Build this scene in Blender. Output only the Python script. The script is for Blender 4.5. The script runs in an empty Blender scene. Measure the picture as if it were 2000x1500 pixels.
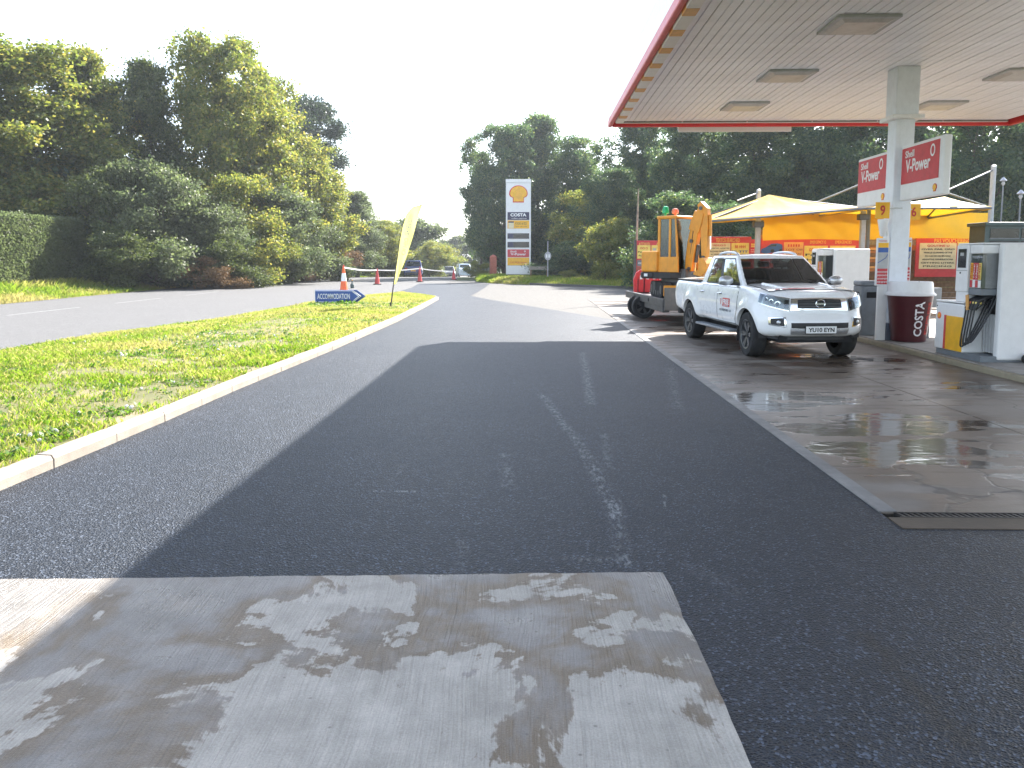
import bpy, bmesh, math, random
import numpy as np
from mathutils import Vector, Matrix, Euler

scene = bpy.context.scene
COL = scene.collection
R = math.radians
random.seed(7)

# ------------------------------------------------------------------ camera
CAM_H = 1.7
PITCH = R(5.8)
FPX = 1530.0          # focal length in pixels of the 2000 px wide picture
PCX, PCY = 1000.0, 661.0
cam_d = bpy.data.cameras.new('camera')
cam = bpy.data.objects.new('camera', cam_d)
COL.objects.link(cam)
cam.location = (0, 0, CAM_H)
cam.rotation_euler = (math.pi / 2 - PITCH, 0, 0)
cam_d.sensor_fit = 'HORIZONTAL'
cam_d.sensor_width = 36.0
cam_d.lens = 36.0 * FPX / 2000.0
cam_d.shift_y = (PCY - 750.0) / 2000.0
cam_d.clip_start = 0.05
cam_d.clip_end = 3000
scene.camera = cam

# ------------------------------------------------------------------ sky + sun
SUN_AZ, SUN_EL = R(35.0), R(37.7)
world = bpy.data.worlds.new('World')
scene.world = world
world.use_nodes = True
wn = world.node_tree
for n in list(wn.nodes):
    wn.nodes.remove(n)
sky = wn.nodes.new('ShaderNodeTexSky')
sky.sky_type = 'NISHITA'
sky.sun_disc = False
sky.sun_elevation = SUN_EL
sky.sun_rotation = SUN_AZ
sky.altitude = 50
sky.air_density = 1.0
sky.dust_density = 1.0
sky.ozone_density = 1.0
bg = wn.nodes.new('ShaderNodeBackground')
bg.inputs['Strength'].default_value = 0.13
wo = wn.nodes.new('ShaderNodeOutputWorld')
hs = wn.nodes.new('ShaderNodeHueSaturation')   # thin high haze: the whole sky is paler
hs.inputs['Saturation'].default_value = 0.66
wn.links.new(sky.outputs[0], hs.inputs['Color'])
wn.links.new(hs.outputs[0], bg.inputs['Color'])
wn.links.new(bg.outputs[0], wo.inputs['Surface'])

sun_d = bpy.data.lights.new('sun', 'SUN')
sun_d.energy = 5.0
sun_d.angle = R(0.55)
sun_d.color = (1.0, 0.96, 0.90)
sun = bpy.data.objects.new('sun', sun_d)
COL.objects.link(sun)
to_sun = Vector((math.sin(SUN_AZ) * math.cos(SUN_EL), math.cos(SUN_AZ) * math.cos(SUN_EL), math.sin(SUN_EL)))
sun.rotation_euler = to_sun.to_track_quat('Z', 'Y').to_euler()
sun.location = to_sun * 60

scene.view_settings.view_transform = 'Standard'
scene.view_settings.look = 'None'
scene.view_settings.gamma = 1.0
scene.view_settings.use_curve_mapping = False
scene.view_settings.exposure = 1.92
try:
    scene.cycles.use_denoising = True
    scene.cycles.max_bounces = 7
    scene.cycles.transparent_max_bounces = 12
    scene.cycles.caustics_reflective = False
    scene.cycles.caustics_refractive = False
    scene.cycles.sample_clamp_indirect = 6.0
except Exception:
    pass

# ------------------------------------------------------------------ projection: picture point -> place
def ray(px, py):
    dx = (px - PCX) / FPX
    dy = (PCY - py) / FPX
    return dx, math.cos(PITCH) + dy * math.sin(PITCH), -math.sin(PITCH) + dy * math.cos(PITCH)

def G(px, py, z=0.0):
    a = ray(px, py)
    k = (z - CAM_H) / a[2]
    return a[0] * k, a[1] * k

def Z(px, py, D):
    a = ray(px, py)
    k = D / a[1]
    return a[0] * k, CAM_H + a[2] * k

def dip(y):
    t = min(max((y - 66.0) / 60.0, 0.0), 1.0)
    return -1.1 * t * t * (3 - 2 * t)

FA = -0.0255   # the station is turned this much against the camera
def FU(u, v):  # station frame -> world
    return u * math.cos(FA) - v * math.sin(FA), u * math.sin(FA) + v * math.cos(FA)

# ------------------------------------------------------------------ node helper
class NT:
    def __init__(s, name):
        s.m = bpy.data.materials.new(name)
        s.m.use_nodes = True
        s.t = s.m.node_tree
        s.t.nodes.clear()
        s.out = s.t.nodes.new('ShaderNodeOutputMaterial')
        s.n = s.t.nodes
    def link(s, a, b):
        s.t.links.new(a, b)
    def put(s, sock, v):
        if v is None:
            return
        if hasattr(v, 'links') or isinstance(v, bpy.types.NodeSocket):
            s.link(v, sock)
        else:
            if isinstance(v, (tuple, list)) and len(v) == 3 and sock.type == 'RGBA':
                v = (*v, 1)
            sock.default_value = v
    def pos(s):
        return s.n.new('ShaderNodeNewGeometry').outputs['Position']
    def obj(s):
        return s.n.new('ShaderNodeTexCoord').outputs['Object']
    def map(s, vec, scale=(1, 1, 1), rot=(0, 0, 0), loc=(0, 0, 0)):
        n = s.n.new('ShaderNodeMapping')
        s.link(vec, n.inputs[0])
        n.inputs['Scale'].default_value = scale
        n.inputs['Rotation'].default_value = rot
        n.inputs['Location'].default_value = loc
        return n.outputs[0]
    def noise(s, vec, scale, detail=4, rough=0.55, dist=0.0):
        n = s.n.new('ShaderNodeTexNoise')
        s.link(vec, n.inputs['Vector'])
        n.inputs['Scale'].default_value = scale
        n.inputs['Detail'].default_value = detail
        n.inputs['Roughness'].default_value = rough
        n.inputs['Distortion'].default_value = dist
        return n.outputs[0]
    def vor(s, vec, scale, feature='F1', out=0):
        n = s.n.new('ShaderNodeTexVoronoi')
        n.feature = feature
        s.link(vec, n.inputs['Vector'])
        n.inputs['Scale'].default_value = scale
        return n.outputs[out]
    def wave(s, vec, scale, dist=1.0, detail=2, dscale=1.0):
        n = s.n.new('ShaderNodeTexWave')
        s.link(vec, n.inputs['Vector'])
        n.inputs['Scale'].default_value = scale
        n.inputs['Distortion'].default_value = dist
        n.inputs['Detail'].default_value = detail
        n.inputs['Detail Scale'].default_value = dscale
        return n.outputs['Fac'] if 'Fac' in n.outputs else n.outputs[1]
    def ramp(s, fac, stops, interp='LINEAR'):
        n = s.n.new('ShaderNodeValToRGB')
        n.color_ramp.interpolation = interp
        e = n.color_ramp.elements
        while len(e) < len(stops):
            e.new(0.5)
        for i, (p, c) in enumerate(stops):
            if not isinstance(c, (tuple, list)):
                c = (c, c, c)
            e[i].position = p
            e[i].color = (*c[:3], 1)
        s.link(fac, n.inputs[0])
        return n.outputs[0]
    def mix(s, fac, a, b, mode='MIX'):
        n = s.n.new('ShaderNodeMix')
        n.data_type = 'RGBA'
        n.blend_type = mode
        s.put(n.inputs[0], fac)
        s.put(n.inputs[6], a)
        s.put(n.inputs[7], b)
        return n.outputs[2]
    def math(s, op, a, b=None, c=None, clamp=False):
        n = s.n.new('ShaderNodeMath')
        n.operation = op
        n.use_clamp = clamp
        s.put(n.inputs[0], a)
        s.put(n.inputs[1], b)
        if c is not None:
            s.put(n.inputs[2], c)
        return n.outputs[0]
    def sep(s, vec):
        n = s.n.new('ShaderNodeSeparateXYZ')
        s.link(vec, n.inputs[0])
        return n.outputs
    def attr(s, name):
        n = s.n.new('ShaderNodeAttribute')
        n.attribute_name = name
        return n.outputs['Fac']
    def bump(s, h, strength=0.3, dist=0.01, normal=None):
        n = s.n.new('ShaderNodeBump')
        n.inputs['Strength'].default_value = strength
        n.inputs['Distance'].default_value = dist
        s.link(h, n.inputs['Height'])
        if normal is not None:
            s.link(normal, n.inputs['Normal'])
        return n.outputs[0]
    def bsdf(s, color, rough=0.5, metallic=0.0, normal=None, spec=None, coat=None, trans=None, emis=None, emis_s=0):
        n = s.n.new('ShaderNodeBsdfPrincipled')
        s.put(n.inputs['Base Color'], color)
        s.put(n.inputs['Roughness'], rough)
        s.put(n.inputs['Metallic'], metallic)
        if normal is not None:
            s.link(normal, n.inputs['Normal'])
        if spec is not None:
            s.put(n.inputs['Specular IOR Level'], spec)
        if coat is not None:
            s.put(n.inputs['Coat Weight'], coat)
            n.inputs['Coat Roughness'].default_value = 0.04
        if trans is not None:
            s.put(n.inputs['Transmission Weight'], trans)
        return n.outputs[0]
    def done(s, shader):
        s.link(shader, s.out.inputs['Surface'])
        return s.m

def plain(name, col, rough=0.5, metallic=0.0, var=0.12, scale=6.0, bump=0.0, coat=None, dirt=0.0):
    t = NT(name)
    o = t.obj()
    nz = t.noise(o, scale, 5, 0.6)
    lo = tuple(c * (1 - var) for c in col)
    hi = tuple(min(1, c * (1 + var)) for c in col)
    c = t.ramp(nz, [(0.3, lo), (0.7, hi)])
    if dirt > 0:
        dz = t.noise(t.map(o, (1, 1, 0.35)), scale * 1.7, 6, 0.7)
        dm = t.math('MULTIPLY', t.ramp(dz, [(0.5, 0), (0.72, 1)]), dirt)
        c = t.mix(dm, c, (0.16, 0.135, 0.10))
    r = t.math('MULTIPLY_ADD', t.noise(o, scale * 2.3, 4, 0.6), 0.16, rough - 0.08)
    nm = None
    if bump > 0:
        nm = t.bump(t.noise(o, scale * 9, 4, 0.6), bump, 0.01)
    return t.done(t.bsdf(c, r, metallic, nm, coat=coat))

M = {}
def P(key, *a, **k):
    M[key] = plain(key, *a, **k)
P('white_paint', (0.80, 0.80, 0.79), 0.35, dirt=0.10)
P('white_panel', (0.78, 0.78, 0.78), 0.4, var=0.04, dirt=0.06)
P('car_white', (0.88, 0.89, 0.90), 0.28, var=0.015, scale=2, coat=0.8)
P('black_plastic', (0.020, 0.020, 0.022), 0.5, var=0.3)
P('gap_black', (0.008, 0.008, 0.009), 0.8)
P('rubber', (0.022, 0.022, 0.023), 0.85, var=0.3, bump=0.2, dirt=0.25)
P('dark_steel', (0.10, 0.10, 0.105), 0.45, 0.6, var=0.25, dirt=0.3)
P('trailer_grey', (0.085, 0.085, 0.087), 0.5, 0.3, var=0.25, scale=4, dirt=0.5)
P('steel', (0.50, 0.51, 0.52), 0.38, 0.85, var=0.12, dirt=0.15)
P('chrome', (0.80, 0.81, 0.82), 0.14, 1.0, var=0.05)
P('silver', (0.55, 0.56, 0.58), 0.30, 0.7, var=0.05)
P('red_paint', (0.60, 0.035, 0.04), 0.4, dirt=0.08)
P('red_board', (0.55, 0.05, 0.06), 0.5, dirt=0.1)
P('red_plastic', (0.62, 0.04, 0.05), 0.45, dirt=0.25)
P('orange_plastic', (0.85, 0.14, 0.03), 0.5, dirt=0.15)
P('cone_red', (0.55, 0.05, 0.045), 0.55, dirt=0.2)
P('digger_orange', (0.80, 0.33, 0.03), 0.42, dirt=0.22, scale=4)
P('sign_yellow', (0.85, 0.45, 0.015), 0.4, dirt=0.06)
P('board_yellow', (0.78, 0.62, 0.16), 0.5, dirt=0.12)
P('board_cream', (0.74, 0.64, 0.42), 0.5, dirt=0.12)
P('amber', (0.70, 0.36, 0.10), 0.4)
P('sign_blue', (0.02, 0.075, 0.30), 0.4, dirt=0.06)
P('navy', (0.025, 0.028, 0.075), 0.4)
P('letter_white', (0.82, 0.82, 0.82), 0.5, var=0.03)
P('letter_black', (0.02, 0.02, 0.022), 0.5)
P('letter_red', (0.55, 0.04, 0.03), 0.5)
P('letter_yellow', (0.80, 0.60, 0.15), 0.5)
P('screen', (0.018, 0.020, 0.028), 0.12, var=0.1)
P('grey_plastic', (0.16, 0.18, 0.20), 0.5, dirt=0.12)
P('grey_light', (0.42, 0.43, 0.44), 0.5, dirt=0.12)
P('cup_brown', (0.075, 0.012, 0.016), 0.32, var=0.15, dirt=0.05)
P('kerb_paint', (0.27, 0.235, 0.165), 0.7, dirt=0.5)
P('hose_black', (0.015, 0.016, 0.018), 0.4)
P('soffit', (0.86, 0.88, 0.94), 0.42, var=0.07, scale=2.5, dirt=0.10)
P('column_white', (0.75, 0.79, 0.85), 0.45, var=0.05, dirt=0.10)
P('column_blue', (0.09, 0.11, 0.15), 0.5, dirt=0.2)
P('lamp_lens', (0.52, 0.50, 0.48), 0.35, dirt=0.25)
P('wood', (0.20, 0.12, 0.065), 0.7, var=0.3, scale=10, bump=0.3)
P('wood_grey', (0.26, 0.23, 0.19), 0.8, var=0.3, scale=10, bump=0.3)
P('shed_orange', (0.42, 0.17, 0.05), 0.6, var=0.25, dirt=0.3)
P('brick_red', (0.32, 0.10, 0.07), 0.8, var=0.25, bump=0.3)
P('kiosk_green', (0.05, 0.085, 0.085), 0.45, dirt=0.15)
P('glass_dark', (0.012, 0.016, 0.018), 0.06, var=0.1)
P('suv_blue', (0.025, 0.055, 0.20), 0.25, coat=0.8)
P('car_grey', (0.14, 0.14, 0.15), 0.3, coat=0.6)
P('van_pale', (0.55, 0.66, 0.72), 0.3, coat=0.6)
P('poster_blue', (0.03, 0.10, 0.36), 0.35)
P('tail_red', (0.35, 0.01, 0.01), 0.2)
P('beacon_green', (0.01, 0.42, 0.16), 0.25)
P('beacon_orange', (0.75, 0.20, 0.10), 0.25)
P('stone_white', (0.66, 0.64, 0.60), 0.8)
P('cast_iron', (0.06, 0.055, 0.052), 0.55, 0.5, var=0.4, dirt=0.4)
P('seat_dark', (0.03, 0.03, 0.032), 0.8)
P('bark', (0.10, 0.078, 0.055), 0.9, var=0.4, scale=8, bump=0.5)
P('bark_pale', (0.28, 0.24, 0.18), 0.9, var=0.3, scale=8, bump=0.4)
P('feather_yellow', (0.80, 0.74, 0.13), 0.6, var=0.06)
P('dry_white', (0.7, 0.69, 0.66), 0.7)

def glass_pane(name, tint, fac):
    t = NT(name)
    tr = t.n.new('ShaderNodeBsdfTransparent')
    tr.inputs[0].default_value = (*tint, 1)
    gl = t.n.new('ShaderNodeBsdfGlossy')
    gl.inputs['Roughness'].default_value = 0.03
    gl.inputs[0].default_value = (0.9, 0.95, 1, 1)
    fr = t.n.new('ShaderNodeFresnel')
    fr.inputs[0].default_value = 1.5
    f = t.math('MULTIPLY_ADD', fr.outputs[0], 0.9, fac, clamp=True)
    mx = t.n.new('ShaderNodeMixShader')
    t.link(f, mx.inputs[0]); t.link(tr.outputs[0], mx.inputs[1]); t.link(gl.outputs[0], mx.inputs[2])
    M[name] = t.done(mx.outputs[0])
glass_pane('glass_screen', (0.42, 0.47, 0.44), 0.03)
glass_pane('glass_side', (0.62, 0.70, 0.76), 0.38)
glass_pane('glass_cab', (0.42, 0.46, 0.45), 0.02)
P('fascia_white', (0.90, 0.89, 0.87), 0.4, var=0.03, dirt=0.04)
glass_pane('glass_clear', (0.85, 0.88, 0.88), 0.04)

def fabric(name, col, tcol, tw):
    t = NT(name)
    o = t.pos()
    nz = t.noise(o, 1.3, 5, 0.6)
    c = t.ramp(nz, [(0.3, tuple(x * 0.85 for x in col)), (0.7, col)])
    nm = t.bump(t.noise(o, 3.0, 3, 0.5), 0.25, 0.05)
    d = t.bsdf(c, 0.7, 0, nm)
    tr = t.n.new('ShaderNodeBsdfTranslucent')
    tr.inputs[0].default_value = (*tcol, 1)
    t.link(nm, tr.inputs['Normal'])
    mx = t.n.new('ShaderNodeMixShader')
    mx.inputs[0].default_value = tw
    t.link(d, mx.inputs[1]); t.link(tr.outputs[0], mx.inputs[2])
    M[name] = t.done(mx.outputs[0])
fabric('canvas_yellow', (0.80, 0.50, 0.035), (0.80, 0.45, 0.02), 0.30)
fabric('flag_yellow', (0.82, 0.78, 0.30), (0.85, 0.80, 0.26), 0.4)
fabric('canvas_back', (0.78, 0.46, 0.03), (0.70, 0.36, 0.01), 0.12)
fabric('tape_white', (0.75, 0.74, 0.72), (0.8, 0.8, 0.8), 0.3)

def leafmat(name, stops, tstops, tw=0.45):
    t = NT(name)
    a = t.attr('tint')
    c = t.ramp(a, stops)
    tc = t.ramp(a, tstops)
    d = t.bsdf(c, 0.5, 0, spec=0.35)
    tr = t.n.new('ShaderNodeBsdfTranslucent')
    t.link(tc, tr.inputs[0])
    mx = t.n.new('ShaderNodeMixShader')
    mx.inputs[0].default_value = tw
    t.link(d, mx.inputs[1]); t.link(tr.outputs[0], mx.inputs[2])
    M[name] = t.done(mx.outputs[0])
leafmat('leaf_warm', [(0.0, (0.070, 0.100, 0.032)), (0.4, (0.125, 0.155, 0.048)), (0.75, (0.18, 0.19, 0.058)), (1.0, (0.27, 0.225, 0.07))],
        [(0.0, (0.13, 0.19, 0.03)), (0.5, (0.30, 0.34, 0.05)), (1.0, (0.55, 0.45, 0.08))], 0.5)
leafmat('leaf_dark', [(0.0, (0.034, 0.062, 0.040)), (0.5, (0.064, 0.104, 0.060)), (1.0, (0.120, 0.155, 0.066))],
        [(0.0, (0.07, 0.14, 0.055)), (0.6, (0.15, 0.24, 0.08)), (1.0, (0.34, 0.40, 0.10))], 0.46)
leafmat('leaf_mid', [(0.0, (0.045, 0.066, 0.026)), (0.5, (0.088, 0.112, 0.042)), (1.0, (0.155, 0.170, 0.066))],
        [(0.0, (0.05, 0.09, 0.02)), (1.0, (0.24, 0.28, 0.06))], 0.4)
leafmat('leaf_grey', [(0.0, (0.070, 0.088, 0.044)), (0.5, (0.128, 0.146, 0.074)), (1.0, (0.20, 0.208, 0.118))],
        [(0.0, (0.08, 0.13, 0.05)), (1.0, (0.30, 0.36, 0.13))], 0.42)
leafmat('leaf_pine', [(0.0, (0.020, 0.042, 0.030)), (1.0, (0.060, 0.090, 0.055))],
        [(0.0, (0.03, 0.06, 0.03)), (1.0, (0.11, 0.14, 0.06))], 0.3)
leafmat('leaf_dry', [(0.0, (0.14, 0.085, 0.04)), (1.0, (0.30, 0.19, 0.09))],
        [(0.0, (0.16, 0.08, 0.03)), (1.0, (0.36, 0.22, 0.08))], 0.3)
leafmat('grass_blade', [(0.0, (0.065, 0.120, 0.020)), (0.45, (0.145, 0.215, 0.030)), (0.75, (0.27, 0.28, 0.06)), (1.0, (0.42, 0.36, 0.14))],
        [(0.0, (0.12, 0.28, 0.01)), (0.5, (0.28, 0.42, 0.02)), (1.0, (0.55, 0.48, 0.16))], 0.5)
leafmat('weed_leaf', [(0.0, (0.035, 0.085, 0.015)), (1.0, (0.10, 0.19, 0.03))],
        [(0.0, (0.08, 0.20, 0.01)), (1.0, (0.20, 0.36, 0.03))], 0.45)

# ------------------------------------------------------------------ mesh helper
class MB:
    def __init__(s):
        s.v = []; s.f = []; s.mi = []
    def add(s, vs, fs, mi=0):
        b = len(s.v)
        s.v += [tuple(p) for p in vs]
        s.f += [tuple(b + i for i in f) for f in fs]
        s.mi += [mi] * len(fs)
        return s
    def box(s, a, b, mi=0, mat=None):
        x0, y0, z0 = a; x1, y1, z1 = b
        vs = [(x0, y0, z0), (x1, y0, z0), (x1, y1, z0), (x0, y1, z0), (x0, y0, z1), (x1, y0, z1), (x1, y1, z1), (x0, y1, z1)]
        if mat is not None:
            vs = [tuple(mat @ Vector(p)) for p in vs]
        return s.add(vs, [(0, 3, 2, 1), (4, 5, 6, 7), (0, 1, 5, 4), (1, 2, 6, 5), (2, 3, 7, 6), (3, 0, 4, 7)], mi)
    def prism(s, poly, lo, hi, axis='y', mi=0, mat=None):
        # poly: 2D points; axis y -> (x,z); x -> (y,z); z -> (x,y)
        def mk(p, h):
            if axis == 'y': q = (p[0], h, p[1])
            elif axis == 'x': q = (h, p[0], p[1])
            else: q = (p[0], p[1], h)
            return tuple(mat @ Vector(q)) if mat is not None else q
        n = len(poly)
        vs = [mk(p, lo) for p in poly] + [mk(p, hi) for p in poly]
        fs = [tuple(range(n))[::-1], tuple(range(n, 2 * n))]
        fs += [(i, (i + 1) % n, n + (i + 1) % n, n + i) for i in range(n)]
        return s.add(vs, fs, mi)
    def tube(s, pts, rad, n=8, mi=0, cap=True):
        pts = [Vector(p) for p in pts]
        if not hasattr(rad, '__len__'):
            rad = [rad] * len(pts)
        vs = []; up = None
        for i, p in enumerate(pts):
            a = pts[max(i - 1, 0)]; b = pts[min(i + 1, len(pts) - 1)]
            d = (b - a)
            d = d.normalized() if d.length > 1e-9 else Vector((0, 0, 1))
            if up is None:
                up = Vector((0, 0, 1)) if abs(d.z) < 0.9 else Vector((1, 0, 0))
            e1 = (up - d * up.dot(d))
            e1 = e1.normalized() if e1.length > 1e-6 else d.orthogonal().normalized()
            up = e1
            e2 = d.cross(e1)
            for k in range(n):
                t = 2 * math.pi * k / n
                vs.append(p + (e1 * math.cos(t) + e2 * math.sin(t)) * rad[i])
        fs = []
        for i in range(len(pts) - 1):
            for k in range(n):
                fs.append((i * n + k, i * n + (k + 1) % n, (i + 1) * n + (k + 1) % n, (i + 1) * n + k))
        if cap:
            fs.append(tuple(range(n))[::-1])
            fs.append(tuple((len(pts) - 1) * n + k for k in range(n)))
        return s.add(vs, fs, mi)
    def lathe(s, prof, n=24, mat=None, mi=0, caps=True):
        # prof: (r, h) about local z
        vs = []
        for r, h in prof:
            for k in range(n):
                t = 2 * math.pi * k / n
                q = Vector((r * math.cos(t), r * math.sin(t), h))
                vs.append(tuple(mat @ q) if mat is not None else tuple(q))
        fs = []
        for i in range(len(prof) - 1):
            for k in range(n):
                fs.append((i * n + k, i * n + (k + 1) % n, (i + 1) * n + (k + 1) % n, (i + 1) * n + k))
        if caps:
            fs.append(tuple(range(n))[::-1])
            fs.append(tuple((len(prof) - 1) * n + k for k in range(n)))
        return s.add(vs, fs, mi)
    def grid(s, rows, mi=0, closed=False, flip=False, skip=None):
        nr = len(rows); nc = len(rows[0])
        vs = [p for r in rows for p in r]
        fs = []
        for i in range(nr - 1):
            for j in range(nc if closed else nc - 1):
                if skip and skip(i, j):
                    continue
                q = (i * nc + j, i * nc + (j + 1) % nc, (i + 1) * nc + (j + 1) % nc, (i + 1) * nc + j)
                fs.append(q[::-1] if flip else q)
        return s.add(vs, fs, mi)
    def mesh(s, name):
        me = bpy.data.meshes.new(name)
        me.from_pydata(s.v, [], s.f)
        if any(s.mi):
            me.polygons.foreach_set('material_index', s.mi)
        me.update()
        return me
    def build(s, name, mat, parent=None, smooth=False, bevel=0.0, kind=None, weld=False, seg=2):
        me = s.mesh(name)
        bm = bmesh.new(); bm.from_mesh(me)
        if weld:
            bmesh.ops.remove_doubles(bm, verts=bm.verts, dist=0.0008)
        bmesh.ops.recalc_face_normals(bm, faces=bm.faces)
        bm.to_mesh(me); bm.free()
        return link_mesh(name, me, mat, parent, smooth, bevel, kind, seg)

def link_mesh(name, me, mat, parent=None, smooth=False, bevel=0.0, kind=None, seg=2):
    for m in (mat if isinstance(mat, (list, tuple)) else [mat]):
        me.materials.append(M[m] if isinstance(m, str) else m)
    o = bpy.data.objects.new(name, me)
    COL.objects.link(o)
    if parent is not None:
        o.parent = parent
    if smooth:
        me.polygons.foreach_set('use_smooth', [True] * len(me.polygons))
        try:
            me.set_sharp_from_angle(angle=R(38))
        except Exception:
            pass
    if bevel > 0:
        b = o.modifiers.new('bevel', 'BEVEL')
        b.width = bevel; b.segments = seg; b.limit_method = 'ANGLE'; b.angle_limit = R(40)
        b.harden_normals = False
    if kind:
        o['kind'] = kind
    return o

def tag(o, label, cat, group=None):
    o['label'] = label; o['category'] = cat
    if group:
        o['group'] = group
    return o

def thing(name, label, cat, loc=(0, 0, 0), rotz=0.0, group=None):
    o = bpy.data.objects.new(name, None)
    COL.objects.link(o)
    o.empty_display_size = 0.2
    o.location = loc
    o.rotation_euler = (0, 0, rotz)
    return tag(o, label, cat, group)

def copy_tree(o, parent=None):
    c = o.copy()
    COL.objects.link(c)
    if parent is not None:
        c.parent = parent
    for ch in list(o.children):
        copy_tree(ch, c)
    return c

def share(src, name, parent, loc=(0, 0, 0), rot=(0, 0, 0), scale=(1, 1, 1)):
    o = bpy.data.objects.new(name, src.data)
    COL.objects.link(o)
    o.parent = parent
    o.location = loc; o.rotation_euler = rot; o.scale = scale
    for m in src.modifiers:
        if m.type == 'BEVEL':
            b = o.modifiers.new('bevel', 'BEVEL')
            b.width = m.width; b.segments = m.segments; b.limit_method = 'ANGLE'; b.angle_limit = m.angle_limit
    return o

def text(name, s, size, mat, parent, matrix, width=None, depth=0.004, bold=0.0, height=None):
    cu = bpy.data.curves.new(name, 'FONT')
    cu.body = s
    cu.size = size
    cu.align_x = 'CENTER'; cu.align_y = 'CENTER'
    cu.extrude = depth / 2
    cu.offset = bold
    cu.resolution_u = 3
    tmp = bpy.data.objects.new('tmp', cu)
    COL.objects.link(tmp)
    bpy.context.view_layer.update()
    me = bpy.data.meshes.new_from_object(tmp)
    bpy.data.objects.remove(tmp)
    bpy.data.curves.remove(cu)
    n = len(me.vertices)
    co = np.empty(n * 3, np.float32); me.vertices.foreach_get('co', co); co = co.reshape(-1, 3)
    if n:
        cx = (co[:, 0].min() + co[:, 0].max()) / 2; w = co[:, 0].max() - co[:, 0].min()
        cy = (co[:, 1].min() + co[:, 1].max()) / 2; h = co[:, 1].max() - co[:, 1].min()
        co[:, 0] -= cx; co[:, 1] -= cy
        if width: co[:, 0] *= width / w
        if height: co[:, 1] *= height / h
        me.vertices.foreach_set('co', co.ravel())
    me.transform(matrix)
    me.materials.clear()
    me.name = name
    return link_mesh(name, me, mat, parent)

def face_mat(origin, right, up):
    r = Vector(right).normalized(); u = Vector(up).normalized(); n = r.cross(u)
    m = Matrix((r, u, n)).transposed().to_4x4()
    m.translation = Vector(origin)
    return m
FRONT = lambda x, y, z: face_mat((x, y, z), (1, 0, 0), (0, 0, 1))      # faces -Y
LEFT = lambda x, y, z: face_mat((x, y, z), (0, -1, 0), (0, 0, 1))      # faces -X
def rotm(m, a):
    return m @ Matrix.Rotation(a, 4, 'Z')

# value noise for scattering
_ng = np.random.default_rng(5).random((256, 256))
def vnoise(x, y):
    xi = np.floor(x).astype(int); yi = np.floor(y).astype(int)
    fx = x - xi; fy = y - yi
    fx = fx * fx * (3 - 2 * fx); fy = fy * fy * (3 - 2 * fy)
    g = lambda a, b: _ng[a % 256, b % 256]
    return (g(xi, yi) * (1 - fx) + g(xi + 1, yi) * fx) * (1 - fy) + (g(xi, yi + 1) * (1 - fx) + g(xi + 1, yi + 1) * fx) * fy
def fbm(x, y):
    return 0.55 * vnoise(x, y) + 0.28 * vnoise(x * 2.1 + 17, y * 2.1 + 5) + 0.17 * vnoise(x * 4.3 + 3, y * 4.3 + 31)

def np_mesh(name, V, F, tint=None):
    me = bpy.data.meshes.new(name)
    nv, nf = len(V), len(F)
    k = F.shape[1]
    me.vertices.add(nv); me.vertices.foreach_set('co', V.astype(np.float32).ravel())
    me.loops.add(nf * k); me.loops.foreach_set('vertex_index', F.astype(np.int32).ravel())
    me.polygons.add(nf)
    me.polygons.foreach_set('loop_start', np.arange(0, nf * k, k, dtype=np.int32))
    me.polygons.foreach_set('loop_total', np.full(nf, k, dtype=np.int32))
    me.update(calc_edges=True)
    if tint is not None:
        a = me.attributes.new('tint', 'FLOAT', 'POINT')
        a.data.foreach_set('value', tint.astype(np.float32))
    return me
# ================================================================== SETTING: surfaces
def seg_mask(t, xy, A, B, w, vec, nscale=14.0, lo=0.45, hi=0.62):
    """worn streak along a line on the surface, broken up by noise"""
    ax, ay = A; bx, by = B
    L2 = (bx - ax) ** 2 + (by - ay) ** 2 + 1e-6
    dx = t.math('SUBTRACT', xy[0], ax); dy = t.math('SUBTRACT', xy[1], ay)
    k = t.math('ADD', t.math('MULTIPLY', dx, (bx - ax) / L2), t.math('MULTIPLY', dy, (by - ay) / L2), clamp=True)
    ex = t.math('SUBTRACT', dx, t.math('MULTIPLY', k, bx - ax))
    ey = t.math('SUBTRACT', dy, t.math('MULTIPLY', k, by - ay))
    d = t.math('SQRT', t.math('ADD', t.math('MULTIPLY', ex, ex), t.math('MULTIPLY', ey, ey)))
    m = t.math('SUBTRACT', 1.0, t.math('DIVIDE', d, w), clamp=True)
    nz = t.noise(vec, nscale, 5, 0.7)
    return t.math('MULTIPLY', m, t.ramp(nz, [(lo, 0), (hi, 1)]))

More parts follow.
